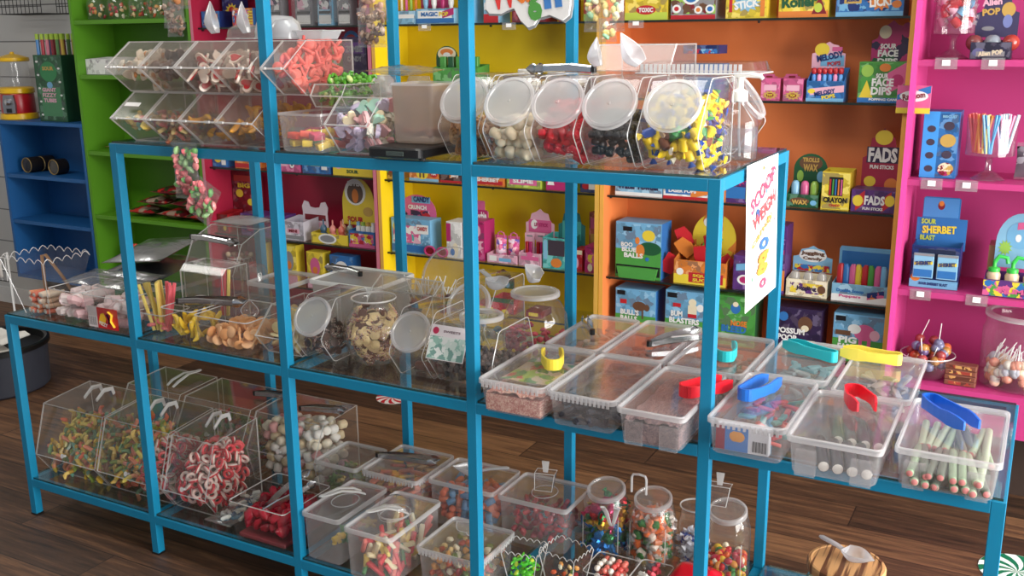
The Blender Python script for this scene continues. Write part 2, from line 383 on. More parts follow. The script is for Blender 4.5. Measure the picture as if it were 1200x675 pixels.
def fill(ps, x0, x1, y0, y1, z0, z1, s, label, cat, group, top=None, cap=120, flat=False, sz=None, seed=1, jit=.28, deep=1.4, yaw=None, keep=None):
    """a heap of single sweets: jittered grid, only the layers that can be seen; top(x,y) = height of the heap"""
    R = random.Random(seed); sz = sz or s; n = 0; pts = []
    nx, ny, nz = max(1, int((x1-x0)/s)), max(1, int((y1-y0)/s)), max(1, int((z1-z0)/sz))
    dx, dy, dz = (x1-x0)/nx, (y1-y0)/ny, (z1-z0)/nz
    for k in range(nz):
        for j in range(ny):
            for i in range(nx):
                x = x0+(i+.5)*dx; y = y0+(j+.5)*dy; z = z0+(k+.5)*dz
                t = top(x, y) if top else z1
                if z > t: continue
                if j > deep and z < t-dz*deep and nx-1-i > deep-1: continue
                if keep and not keep(x, y, z): continue
                pts.append((x+R.uniform(-jit, jit)*dx, y+R.uniform(-jit, jit)*dy, z+R.uniform(-.15, .15)*dz))
    pts.sort(key=lambda q: (q[1]-q[2]*1.2))
    for q in pts[:cap]:
        if flat: rot = (R.uniform(-.35, .35), R.uniform(-.35, .35), R.uniform(0, 6.28) if yaw is None else yaw+R.uniform(-.35, .35))
        else: rot = (R.uniform(0, 6.28), R.uniform(0, 6.28), R.uniform(0, 6.28))
        put(R.choice(ps), q, rot, label, cat, group)
def slope(ya, yb, za, zb): return lambda x, y: za+(zb-za)*min(1, max(0, (y-ya)/(yb-ya)))

# ================================================================ containers
def plates(b, prof, w, t, skip=(), m=0, me=1):
    """clear sheet box: outline prof (y,z) counter-clockwise, extruded along x from 0 to w; cut edges get material me"""
    n = len(prof)
    cy = sum(p[0] for p in prof)/n; cz = sum(p[1] for p in prof)/n
    for x in (0, w-t): b.prism(prof, x, x+t, m, me, 'x')
    for i in range(n):
        if i in skip: continue
        plate(b, prof[i], prof[(i+1) % n], t, w-t, t, (cy, cz), m, me)
def plate(b, a, c, x0, x1, t, cen, m=0, me=1):
    dy, dz = c[0]-a[0], c[1]-a[1]; L = math.hypot(dy, dz); ny, nz = -dz/L*t, dy/L*t
    if (cen[0]-a[0])*ny+(cen[1]-a[1])*nz < 0: ny, nz = -ny, -nz
    q = [a, c, (c[0]+ny, c[1]+nz), (a[0]+ny, a[1]+nz)]
    o = len(b.v); v = [(x, p[0], p[1]) for x in (x0, x1) for p in q]
    b.add(v, [[0, 1, 5, 4], [2, 3, 7, 6]], m); b.add(v, [[0, 3, 2, 1], [4, 5, 6, 7], [1, 2, 6, 5], [3, 0, 4, 7]], me)
def acrylic_bin(name, label, x0, x1, y0, z0, prof, lid=2, group=None, knob=True, mat=None, cat='sweet bin', tabs=False):
    """prof[lid]->prof[lid+1] is the hinged flap"""
    t = thing(name, label, cat, (x0, y0, z0), 0, group); w = x1-x0; th = .003
    b = MB(); plates(b, prof, w, th, (lid,)); b.build('bin_body', [mat or ACR, EDGE], t)
    f = MB(); a, c = prof[lid], prof[(lid+1) % len(prof)]; n = len(prof); cen = (sum(p[0] for p in prof)/n, sum(p[1] for p in prof)/n)
    plate(f, a, c, th+.001, w-th-.001, th, cen); fl = f.build('flap', [mat or ACR, EDGE], t)
    if knob:
        u = .12; ky, kz = a[0]+(c[0]-a[0])*u, a[1]+(c[1]-a[1])*u; nl = math.hypot(c[0]-a[0], c[1]-a[1]); oy, oz = -(c[1]-a[1])/nl, (c[0]-a[0])/nl
        if (cen[0]-ky)*oy+(cen[1]-kz)*oz > 0: oy, oz = -oy, -oz
        k = MB(); k.tube([(w*.5, ky, kz), (w*.5, ky+oy*.006, kz+oz*.006), (w*.5, ky+oy*.014, kz+oz*.014)], [.004, .004, .008], 10); k.build('knob', EDGE, fl, smooth=True)
    if tabs:
        for q in (.18, .82): MB().box(w*q-.008, a[0]-.004, a[1]-.002, w*q+.008, a[0]+.002, a[1]+.004).build('hinge', EDGE, t)
    return t
def tub_box(name, label, x0, x1, y0, y1, z, h, notched=False, lid=True, body=None, lidm=None, taper=.06, cat='storage box', group=None, rz=0, rim=None, feet=False, knob=None, openf=False):
    """moulded plastic box with a clip-on lid"""
    w, l = x1-x0, y1-y0; t = thing(name, label, cat, ((x0+x1)/2, (y0+y1)/2, z), rz, group); body = body or PP; lidm = lidm or PPL; rim = rim or RIM
    W, L = w-.012, l-.012; k = 1-taper; b = MB(); hb = h-.014
    rs = [rr(W*k-.010, L*k-.010, .008, .002), rr(W*k, L*k, .011, .007), rr(W, L, .012, hb)]
    b.loft(rs, 0, True); b.loft([rr(W, L, .012, hb), rr(W+.006, L+.006, .013, hb), rr(W+.006, L+.006, .013, hb+.006)], 1)
    if feet:
        for sx in (-1, 1):
            b.box(sx*(W*.5*k-.028)-.02, -L*k/2-.004, .001, sx*(W*.5*k-.028)+.02, -L*k/2+.006, hb*.75, 0)
    b.build('tub', [body, rim], t, smooth=True, angle=40)
    if lid:
        b = MB(); z0 = h-.013
        b.loft([rr(w, l, .014, z0), rr(w, l, .014, h-.002), rr(w-.003, l-.003, .014, h), rr(w-.009, l-.009, .012, h), rr(w-.014, l-.014, .011, h-.006)], 1)
        b.loft([rr(w-.014, l-.014, .011, h-.006), rr(w-.05, l-.05, .01, h-.0055)], 0, False, True)
        if notched:
            n = int(w/.012)
            for i in range(n):
                x = -w/2+.016+(w-.032)*i/(n-1); b.box(x-.0028, -l/2-.0018, z0-.006, x+.0028, -l/2+.002, h-.004, 1)
            n = int(l/.014)
            for i in range(n):
                y = -l/2+.02+(l-.04)*i/(n-1); b.box(w/2-.002, y-.0028, z0-.006, w/2+.0018, y+.0028, h-.004, 1)
        ld = b.build('lid', [lidm, rim], t, smooth=True, angle=40)
        if knob == 'ring': MB().tube([(.038*math.cos(a), .045*math.sin(a), h-.004) for a in [2*PI*i/24 for i in range(25)]], .0012, 5).build('moulded_ring', RIM, ld, smooth=True)
    return t
def hinged_jar(name, label, x0, x1, y0, z, prof, lidr=.062, lidm=None, rz=0, group=None, r=.018, up=False):
    """plastic sweet jar: rounded body, big round lid on the sloping upper front"""
    w = x1-x0; t = thing(name, label, 'sweet jar', ((x0+x1)/2, y0, z), rz, group); b = MB()
    n = len(prof); cy = sum(p[0] for p in prof)/n; cz = sum(p[1] for p in prof)/n
    def shr(f): return [(cy+(p[0]-cy)*f, cz+(p[1]-cz)*f) for p in rounded(prof, .012)]
    rings = []
    for x, f in ((-w/2, .86), (-w/2+.004, .95), (-w/2+.014, 1), (w/2-.014, 1), (w/2-.004, .95), (w/2, .86)):
        rings.append([(x, p[0], p[1]) for p in shr(f)])
    b.loft(rings, 0, True, True); mn = min(q[2] for q in b.v); b.v = [(q[0], q[1], q[2]-mn) for q in b.v]
    b.build('jar_body', PET, t, smooth=True, angle=30)
    for sx in (-1, 1):
        q = [(sx*(w/2-.006), p[0], p[1]-mn) for p in shr(.985)]; MB().tube(q+[q[0]], .0011, 4, 0).build('seam', EDGE, t, smooth=True)
    a, c = (prof[1], prof[2]) if not up else (prof[2], prof[3])
    my, mz = (a[0]+c[0])/2, (a[1]+c[1])/2; L = math.hypot(c[0]-a[0], c[1]-a[1])
    ld = MB(); ld.lathe([(lidr*.9, .0), (lidr, .002), (lidr, .011), (lidr*.96, .014), (lidr*.86, .014), (lidr*.83, .011)], 36, 1)
    ld.lathe([(lidr*.83, .011), (lidr*.06, .0115), (lidr*.05, .0125), (.0004, .0125)], 36, 0)
    ang = math.atan2(c[1]-a[1], c[0]-a[0])   # slope of the pane in y,z
    ld.build('lid', [lidm or MILK, RIM], t, loc=(0, my, mz-mn), rot=(ang, 0, 0), smooth=True, angle=30)
    return t
def rounded(P, r):
    out = []
    n = len(P)
    for i in range(n):
        p = Vector((P[i][0], P[i][1])); a = Vector(P[i-1]); c = Vector(P[(i+1) % n])
        u = (a-p); v = (c-p); ru = min(r, u.length*.45); rv = min(r, v.length*.45); s, e = p+u.normalized()*ru, p+v.normalized()*rv
        for k in range(4):
            q = k/3; out.append(tuple((1-q)**2*s+2*q*(1-q)*p+q*q*e))
    return out
def scoop(name, label, loc, rot, L=.15, w=.032, m=None, group=None, stand=False):
    """rounded scoop: open bowl and handle along +x"""
    t = thing(name, label, 'scoop', loc, 0, group); t.rotation_euler = rot; m = m or SCP
    b = MB(); n = 9; rings = []
    for i in range(13):
        u = i/12; x = -L*.05-L*.52*u; k = w*(.6+.4*math.sin(PI*min(1, u/.35)*.5)) if u < .35 else w*max(0, 1-((u-.35)/.66)**1.5); k = max(k, .002)
        rings.append([(x, k*math.cos(PI+PI*j/n), .9*k*math.sin(PI+PI*j/n)+w*.9) for j in range(n+1)])
    b.loft(rings, 0, False, False, closed=False); b.add([rings[0][j] for j in range(n+1)], [list(range(n+1))])
    b.tube(rings[0], .0009, 4, 1); b.tube([r[0] for r in rings]+[r[-1] for r in rings[::-1]], .0011, 4, 1)
    b.build('bowl', [m, RIM], t, smooth=True)
    h = MB()
    if stand: h.tube([(-L*.06, 0, w*.5), (-L*.01, 0, w*.1), (-.006, 0, -L*.2), (-.006, 0, -L*.34)], [.007, .008, .008, .004], 8, flat=.6)
    else: h.tube([(-L*.06, 0, w*.55), (L*.12, 0, w*.75), (L*.4, 0, w*.85), (L*.45, 0, w*.85)], [.007, .008, .008, .004], 8, flat=.6); h.build('handle', m, t, smooth=True)
    return t
def plastic_tongs(label, col, loc, rz, L=.115, gap=.022, hgt=.024, group=None, name='serving_tongs', tilt=(0, 0)):
    """hairpin of broad moulded strip standing on its edge, bowed arms, flat tips; bend at -x end"""
    L *= 1.12; hgt *= 1.15
    t = thing(name, label, 'tongs', loc, rz, group); t.rotation_euler = (tilt[0], tilt[1], rz)
    C = []
    for i in range(7): C.append((L*(1-i/6), gap*(.85+.35*math.sin(PI*i/6)), 0))
    for i in range(1, 8): a = PI/2+PI*i/8; C.append((gap*.8*math.cos(a), gap*.85*math.sin(a), 0))
    for i in range(7): C.append((L*i/6, -gap*(.85+.35*math.sin(PI*i/6)), 0))
    m = paint(col, .35, var=.03, name='coloured_plastic')
    def strip(P, hs, nm_):
        b = MB(); rings = []
        for i, p in enumerate(P):
            d = Vector(P[min(i+1, len(P)-1)])-Vector(P[max(i-1, 0)]); d.normalize(); nx = Vector((-d.y, d.x, 0))*.0023; p = Vector(p); hh = hs[i]/2; c = hgt/2
            rings.append([tuple(p+nx+Vector((0, 0, c-hh))), tuple(p-nx+Vector((0, 0, c-hh))), tuple(p-nx+Vector((0, 0, c+hh))), tuple(p+nx+Vector((0, 0, c+hh)))])
        b.loft(rings, 0, True, True); return b.build(nm_, m, t)
    n = len(C); hs = []
    for i in range(n):
        q = min(i, n-1-i); hs.append(hgt*(.62 if q == 0 else .95 if q == 1 else 1 if q < 3 else .8 if q < 6 else .92))
    strip(C[:8], hs[:8], 'arm'); strip(C[7:13], hs[7:13], 'spring_bend'); strip(C[12:], hs[12:], 'arm')
    return t
def steel_tongs(label, loc, rz, L=.2, gap=.02, tilt=(0, 0, 0), group=None):
    t = thing('steel_tongs', label, 'tongs', loc, rz, group); t.rotation_euler = (tilt[0], tilt[1], rz)
    for s in (-1, 1):
        b = MB(); P = [(0, s*.004, 0), (L*.3, s*(.004+gap*.4), .004), (L*.72, s*gap, .002), (L*.86, s*gap*.95, 0)]; rings = []
        for i, p in enumerate(P):
            hw = (.006, .007, .006, .006)[i]; rings.append([(p[0], p[1]+s*.003, p[2]-hw+.008), (p[0], p[1], p[2]-hw+.005), (p[0], p[1], p[2]+hw+.011), (p[0], p[1]+s*.003, p[2]+hw+.008)])
        b.loft(rings, 0, True, True); ar = b.build('arm', CHROME, t)
        k = MB(); rs = []
        for i in range(6):
            u = i/5; x = L*.84+L*.18*u; hh = .0135*math.sin(PI*min(.97, .18+u*.8)); rs.append([(x, s*gap*.95+s*.004*math.cos(PI*j/6*1-PI/2)-s*.001, .008+hh*math.cos(PI*j/6)) for j in range(7)])
        k.loft(rs, 0, closed=False); k.build('scalloped_tip', CHROME, ar, smooth=True)
    MB().tube([(-.004, 0, .001), (-.004, 0, .016)], .007, 10).build('hinge', BLACK, t, smooth=True)
    return t
def lathe_jar(name, label, loc, prof, mat=None, lid=None, lidm=None, sy=1, rz=0, cat='sweet jar', n=28, group=None, rimr=None):
    t = thing(name, label, cat, loc, rz, group); b = MB(); b.lathe(prof, n, 0, True, False, sy=sy); b.build('jar_body', mat or PET, t, smooth=True, angle=40)
    r, z = prof[-1]
    MB().loft([[(q*math.cos(2*PI*k/n), sy*q*math.sin(2*PI*k/n), zz) for k in range(n)] for q, zz in ((r+.001, z-.004), (r+.003, z-.002), (r+.002, z+.001), (r-.001, z))]).build('rim', EDGE, t, smooth=True)
    if lid:
        lr, lz = lid; l = MB(); l.lathe([(lr*.94, -.009), (lr, -.008), (lr, .003), (lr*.94, .006), (lr*.86, .006), (lr*.83, .003)], n, 1, sy=sy); l.lathe([(lr*.83, .003), (.0005, .0035)], n, 0, sy=sy)
        l.build('lid', [lidm or MILK, RIM], t, loc=(0, 0, lz), smooth=True, angle=30)
    return t
def bag(name, label, loc, w, h, d, mat, cat='bag', rz=0, rx=0, group=None, seed=1, seal=.012, extra=None, ry=0):
    """pillow bag standing in the x-z plane, centred on its base, sealed along its edges"""
    R = random.Random(seed); t = thing(name, label, cat, loc, rz, group); t.rotation_euler = (rx, ry, rz); b = MB(); nx, nz = 9, 11
    off = [[R.uniform(.7, 1.1) for _ in range(nx+1)] for _ in range(nz+1)]
    for s in (-1, 1):
        vs = []
        for j in range(nz+1):
            for i in range(nx+1):
                u, v = i/nx, j/nz; k = (max(0, math.sin(PI*u))**.6)*(max(0, math.sin(PI*v))**.5)*off[j][i]
                x = (u-.5)*w*(1-.06*math.sin(PI*v)); vs.append((x+R.uniform(-.002, .002)*0, s*d/2*k, v*h))
        fs = [[j*(nx+1)+i, j*(nx+1)+i+1, (j+1)*(nx+1)+i+1, (j+1)*(nx+1)+i] for j in range(nz) for i in range(nx)]
        b.add(vs, fs)
    b.build('film', mat, t, smooth=True, angle=60)
    MB().box(-w/2, -.0006, h-.001, w/2, .0006, h+seal).build('seal', extra or BAGM, t); MB().box(-w/2, -.0006, -seal*.6, w/2, .0006, .001).build('seal', extra or BAGM, t)
    return t
# ================================================================ TOP SHELF (z = ZT_)
PENT = [(.085, 0), (0, .07), (.095, .139), (.285, .139), (.285, 0)]          # base front, nose, top front, top back, base back
ACD = clear((249, 248, 247), .06, (226, 222, 218), .15, .4, .02, name='worn_clear_acrylic')
bw = .1332; bx0 = -2.345; by = 1.952
low_names = ['clear slanted bin of mixed gummies, leftmost of the lower row on top shelf', 'clear slanted bin second from the left in the lower row on top shelf',
    'nearly empty clear slanted bin third in the lower row on top shelf', 'clear slanted bin with yellow gummies at the end of the lower top shelf row']
for i in range(4): acrylic_bin('slanted_bin', low_names[i], bx0+i*bw, bx0+(i+1)*bw-.002, by, ZT_, PENT, 1, 'slanted bins in the lower row on the top shelf', mat=ACD, tabs=True, knob=False)
ux0 = -2.345; uz = ZT_+.140
up_names = ['clear slanted bin of fried egg gummies, leftmost of the upper stacked row', 'clear slanted bin of brown chocolate pieces in the upper stacked row',
    'clear slanted bin of red and white hearts left in the upper stacked row', 'clear slanted bin of red and white hearts behind the upright of upper row', 'clear slanted bin of coral pink gummies ending the upper stacked row']
UBX = [(ux0+i*bw, ux0+(i+1)*bw-.002) for i in range(4)]+[(-1.779, -1.698)]
for i in range(5): acrylic_bin('slanted_bin', up_names[i], UBX[i][0], UBX[i][1], by, uz, PENT, 1, 'slanted bins in the upper row on the top shelf', mat=ACD, tabs=True, knob=False)
EGG = protos('gummy_egg', egg_m(), [[gummy((238, 226, 205)), gummy((222, 140, 40))]])
def binfill(ps, i, upper, s, label, cat, group, h, cap=60, **k):
    x0, x1_ = UBX[i] if upper else (bx0+i*bw, bx0+(i+1)*bw); x0 += .012; z0 = (uz if upper else ZT_)+.008
    fill(ps, x0, x1_-.014, by+.028, by+.26, z0, z0+.13, s, label, cat, group, top=slope(by+.03, by+.13, z0+.075, z0+h), cap=cap, seed=i+3, keep=lambda x, y, z: y > by+.02+abs(z-z0-.062)*1.15 , **k)
binfill(EGG, 0, 1, .0245, 'white and orange fried egg gummy in the upper left slanted bin', 'gummy sweet', 'fried egg gummies', .1, 50)
CHOC = [('chocolate_piece', mesh_of(lump_m(.016, q, rough=.35), 'chocolate_piece', choc(c))) for q, c in ((1, (92, 66, 54)), (2, (70, 48, 40)), (3, (110, 84, 70)))]
binfill(CHOC, 1, 1, .0225, 'lumpy brown chocolate piece in the second upper slanted bin', 'chocolate', 'chocolate pieces in the upper row', .11, 70)
HRT = protos('gummy_heart', heart_m(.026), [[gummy((232, 214, 200)), gummy((200, 36, 46))]])
binfill(HRT, 2, 1, .031, 'red and white heart gummy in the third upper slanted bin', 'gummy sweet', 'heart gummies in the third upper bin', .105, 60)
binfill(HRT, 3, 1, .032, 'red and white heart gummy in the upper bin behind the upright', 'gummy sweet', 'heart gummies in the fourth upper bin', .105, 50)
CORAL = [('coral_gummy', mesh_of(slab_m(.045, .012, .007), 'coral_gummy', sugar((238, 108, 100)))), ('coral_gummy', mesh_of(cyl_m(.014, .008), 'coral_gummy', sugar((242, 118, 108))))]
binfill(CORAL, 4, 1, .0185, 'coral pink sugared gummy in the end bin of the upper row', 'gummy sweet', 'coral gummies', .125, 110)
MIX = protos('gummy_worm', worm_m(.05, .0065), [[gummy(a), gummy(b), gummy(c), gummy(a)] for a, b, c in (((214, 88, 96), (222, 190, 90), (90, 170, 180)), ((222, 196, 96), (216, 110, 100), (226, 206, 120)), ((150, 196, 180), (224, 200, 110), (210, 90, 100)))])
binfill(MIX, 0, 0, .027, 'fat multicoloured gummy worm in the lower left slanted bin', 'gummy sweet', 'multicoloured gummies in the lower left bin', .075, 50)
MIX2 = protos('gummy_worm', worm_m(.05, .0055), [[gummy((206, 130, 100)), gummy((190, 160, 120)), gummy((200, 110, 100)), gummy((190, 170, 120))]])
binfill(MIX2, 1, 0, .03, 'dull orange gummy worm in the second lower slanted bin', 'gummy sweet', 'orange gummies in the second lower bin', .06, 24)
BAN = protos('banana_sweet', banana_m(), [gummy((226, 160, 34)), gummy((238, 178, 40))])
binfill(BAN, 3, 0, .027, 'amber banana shaped gummy in the last lower slanted bin', 'gummy sweet', 'amber banana gummies', .09, 40)
binfill(BAN, 2, 0, .034, 'amber gummy lying low in the third lower slanted bin', 'gummy sweet', 'amber gummies in the third lower bin', .05, 12)
# paper label stuck to the flap of the lower left bin lies on it
tag(MB().box(-.028, -.001, -.007, .028, .001, .007).build('price_sticker', WHITE, loc=(-2.28, by+.03, ZT_+.108), rot=(-.88, 0, 0)), 'small white curled sticker on the flap of the lower left bin', 'sticker')
# scoops and lids standing on the upper row
zu = uz+.1405
scoop('plastic_scoop', 'milky pointed scoop standing alone on the upper bin row, leftmost', (-2.19, 2.20, zu+.008), (0, 1.4, .5), .17, .034, stand=True)
scoop('plastic_scoop', 'milky pointed scoop standing between round lids left of the upright', (-2.02, 2.15, zu+.008), (0, 1.4, .5), .16, .03, stand=True)
def dome(label, x, y, z, r, h, rx=0, group=None, name='dome_lid', m=None):
    b = MB(); b.lathe([(r, 0), (r*.99, h*.3), (r*.9, h*.7), (r*.6, h*.95), (.001, h)], 24, 0); b.lathe([(r*1.06, -.002), (r*1.06, .003), (r, .003)], 24, 1)
    return tag(b.build(name, [m or SCP, RIM], None, (x, y, z), (rx, 0, 0), True, 40), label, 'lid', group)
dome('round clear lid leaning flat behind the pointed scoop on upper bins', -2.06, 2.22, zu+.003, .055, .04, 0, m=PPL)
dome('wide domed clear lid lying beside the upright on the upper bins', -1.915, 2.19, zu+.003, .065, .062, 0, m=SCP)
dome('small domed lid touching the blue upright on the upper bins', -1.83, 2.12, zu+.003, .04, .05, 0)
t = thing('clear_tray', 'small open clear tray on the upper bins right of the upright', 'tray', (-1.735, 2.14, zu)); MB().loft([rr(.08, .07, .01, .0), rr(.1, .09, .012, .022)], 0, True).build('tray_body', SCP, t, smooth=True); MB().tube([(-.05, -.045, .022), (.05, -.045, .022), (.05, .045, .022), (-.05, .045, .022), (-.05, -.045, .022)], .002, 5).build('rim', RIM, t)
# sour bricks box
xb0, xb1 = -1.752, -1.602
tub_box('storage_box', 'open frosted box of sour bricks beside the upright on top shelf', xb0, xb1, 1.965, 2.16, ZT_, .108, lid=False, body=PP)
BR = protos('sour_brick', slab_m(.034, .026, .016), [sugar(c) for c in ((232, 84, 62), (236, 90, 66), (206, 62, 96), (44, 128, 62), (238, 206, 60))])
fill(BR, xb0+.02, xb1-.02, 1.99, 2.13, ZT_+.009, ZT_+.055, .028, 'sugared red, pink, green or yellow sour brick in the frosted box', 'sour sweet', 'sour bricks', cap=40, sz=.017, flat=True)
# green frogs in a bin behind, three bins with frosted flaps
FB = [(.02, 0), (0, .09), (.05, .13), (.2, .13), (.2, 0)]
x1 = onY(350, 110, 2.26).x
acrylic_bin('slanted_bin', 'clear low bin heaped with green frogs on top of the sour brick box', -1.694, -1.59, 2.04, ZT_+.109, [(.02, 0), (0, .03), (.02, .06), (.17, .06), (.17, 0)], 2, knob=False, mat=ACD)
FRG = protos('gummy_frog', frog_m(), [[gummy((92, 160, 50)), gummy((206, 220, 150))], [gummy((76, 140, 44)), gummy((190, 210, 130))]])
fill(FRG, -1.684, -1.60, 2.06, 2.2, ZT_+.117, ZT_+.195, .027, 'green and white frog gummy heaped above the sour bricks', 'gummy sweet', 'frog gummies', top=slope(2.05, 2.15, ZT_+.165, ZT_+.195), cap=70)
FLAP = ['frosted flap bin with green gummies left behind the pastel hearts', 'empty frosted flap bin in the middle behind the pastel hearts', 'frosted flap bin at the right behind the pastel hearts']
for i in range(3):
    xx = -1.815+i*.112
    t = acrylic_bin('flap_bin', FLAP[i], xx, xx+.11, 2.30, ZT_, FB, 2, 'flap bins behind the pastel hearts', knob=False, mat=ACD)
    b = MB(); b.prism([(-.05, 0), (-.036, .058), (.03, .058), (.052, 0)], -.001, .001, 0, 1)
    b.build('raised_flap', [PPL, RIM], t, loc=(.055, .0, .125), rot=(-.3, 0, 0))
fill(FRG, -1.805, -1.715, 2.335, 2.48, ZT_+.03, ZT_+.15, .034, 'green gummy seen through the left frosted flap behind pastel hearts', 'gummy sweet', 'green gummies behind the flap', top=slope(2.3, 2.4, ZT_+.1, ZT_+.15), cap=36)
dome('milky half round lid standing behind the green frogs', -1.72, 2.40, ZT_+.1305, .036, .05)
# clear wrap lying on the flap bins
bag('crumpled_bag', 'crumpled clear wrapper lying on the flap bins behind pastel hearts', (-1.60, 2.40, ZT_+.195), .2, .13, .03, BAGM, rx=PI/2, seed=4)
# pastel heart bin
HX0, HX1 = -1.594, -1.462
HP = [(.06, 0), (0, .075), (.07, .14), (.19, .14), (.19, 0)]
acrylic_bin('slanted_bin', 'clear slanted bin of pastel candy hearts beside the black scale', HX0, HX1, 1.965, ZT_, HP, 1, knob=False, mat=ACR)
PH = protos('candy_heart', heart_m(.021, True, .009), [[paint(c, .6, sss=.1), paint(tuple(int(v*.93) for v in c), .6)] for c in ((240, 186, 190), (238, 236, 226), (212, 198, 226), (240, 226, 190), (172, 216, 196), (236, 176, 184))])
fill(PH, HX0+.016, HX1-.012, 1.995, 2.145, ZT_+.01, ZT_+.13, .026, 'pastel pink, white, lilac, yellow or mint candy heart', 'candy heart', 'pastel candy hearts', top=slope(1.99, 2.07, ZT_+.07, ZT_+.13), cap=120, keep=lambda x, y, z: y > 1.985+abs(z-ZT_-.075)*.8, seed=8)
# black scale with a frosted tub on it
sx0, sx1 = -1.457, -1.303
t = thing('weighing_scale', 'flat black scale under a frosted tub on the top shelf', 'scale', ((sx0+sx1)/2, 2.06, ZT_))
MB().loft([rr(.145, .2, .01, .004), rr(.153, .21, .012, .006), rr(.153, .21, .012, .024), rr(.146, .202, .012, .028)], 0, True, True).build('scale_body', BLACK, t)
MB().bbox(-.02, -.107, .009, .03, -.104, .02, .001).build('display', paint((60, 70, 66), .2), t)
for sx in (-1, 1):
    for sy in (-1, 1): MB().lathe([(.008, 0), (.008, .005)], 10, 0, True, True, sx*.07, sy*.085).build('foot', BLACK, t)
tub_box('storage_box', 'tall frosted lidless tub standing on the black scale', -1.445, -1.312, 2.03, 2.17, ZT_+.0285, .155, lid=False, body=clear((226, 214, 204), .45, (205, 190, 180), .2, .4, .05), taper=.05)
fill(protos('chocolate_piece', lump_m(.012, 6), [choc((120, 88, 74)), choc((150, 100, 84))]), -1.425, -1.33, 2.045, 2.15, ZT_+.035, ZT_+.075, .024, 'brown sweet at the bottom of the frosted tub on the scale', 'sweet', 'brown sweets in the frosted tub', cap=30)

# five hinged jars with round lids
JP = [(.055, 0), (0, .075), (.085, .195), (.25, .195), (.25, 0)]
jarx = [(-1.30, -1.178), (-1.158, -1.039), (-1.034, -.918), (-.913, -.791), (-.783, -.635)]
jl = ['hinged jar of brown pretzels with milky round lid, beside the scale', 'hinged jar of cream marshmallow pieces with milky round lid', 'hinged jar of red jelly sweets with milky round lid', 'hinged jar of black liquorice with milky round lid', 'hinged jar of yellow wrapped sweets with white lid on top shelf']
for (a, b_), l in zip(jarx, jl): hinged_jar('sweet_jar', l, a, b_, 2.018 if a < -1.2 else 1.985, ZT_, JP, .063, group='round lidded jars along the top shelf front')
def jarfill(ps, i, s, label, cat, group, h, cap, **k):
    a, b_ = jarx[i]
    oy = .033 if i == 0 else 0
    fill(ps, a+.013, b_-.013, 2.01+oy, 2.19+oy, ZT_+.008, ZT_+.17, s, label, cat, group, top=slope(2.0, 2.12, ZT_+.085, ZT_+h), cap=cap, keep=lambda x, y, z: y > 2.006+oy+(max(0, .072-(z-ZT_))*.72 if z-ZT_ < .072 else (z-ZT_-.072)*.78), seed=i+20, **k)
PRZ = protos('pretzel', pretzel_m(), [choc((150, 96, 52)), choc((176, 122, 70)), choc((196, 160, 120))])
jarfill(PRZ, 0, .024, 'brown pretzel shaped sweet in the first round lidded jar', 'pretzel', 'pretzels', .09, 90)
MSH = protos('marshmallow_piece', cyl_m(.0125, .03, .4), [paint((232, 218, 190), .6, sss=.2), paint((226, 210, 178), .6, sss=.2)])
jarfill(MSH, 1, .023, 'cream coloured marshmallow piece in the second round lidded jar', 'marshmallow', 'cream marshmallow pieces', .1, 110)
RED = [('red_jelly', mesh_of(slab_m(.03, .017, .015, .004), 'red_jelly', gummy(c))) for c in ((196, 12, 34), (214, 20, 44), (176, 8, 30))]
jarfill(RED, 2, .0165, 'glossy red jelly sweet in the third round lidded jar', 'jelly sweet', 'red jellies in the round lidded jar', .13, 200)
LIQ = [('liquorice_piece', mesh_of(cyl_m(.0092, .022, .2), 'liquorice_piece', paint(c, .35))) for c in ((28, 24, 28), (38, 32, 38), (20, 18, 20))]
jarfill(LIQ, 3, .0165, 'short black liquorice piece in the fourth round lidded jar', 'liquorice', 'black liquorice pieces', .11, 200)
WRC = [[paint(a, .3), paint(b_, .3)] for a, b_ in (((240, 206, 30), (240, 206, 30)), ((242, 210, 36), (34, 74, 160)), ((240, 204, 28), (30, 70, 156)), ((236, 200, 34), (238, 232, 210)), ((242, 210, 36), (34, 74, 160)), ((244, 214, 50), (240, 208, 40)), ((34, 130, 60), (60, 160, 80)), ((120, 74, 56), (190, 160, 130)), ((242, 210, 36), (34, 74, 160)), ((34, 74, 160), (240, 210, 40)), ((242, 210, 36), (34, 74, 160)))]
WRP = protos('wrapped_sweet', wrapped_m(.031, .0105), WRC)
jarfill(WRP, 4, .0185, 'twist wrapped sweet, yellow, blue or green, in the last round lidded jar', 'wrapped sweet', 'wrapped sweets in the round lidded jar', .155, 220)
hinged_jar('sweet_jar', 'empty clear jar turned to the right behind the pump bottle', -.06, .06, 0, ZT_, [(.05, 0), (0, .075), (.08, .19), (.185, .19), (.185, 0)], .063, lidm=PPL, rz=PI/2)
sj = [o for o in COL.objects if o.get('label', '').startswith('empty clear jar turned')][0]; sj.location = (-.625, 2.43, ZT_)
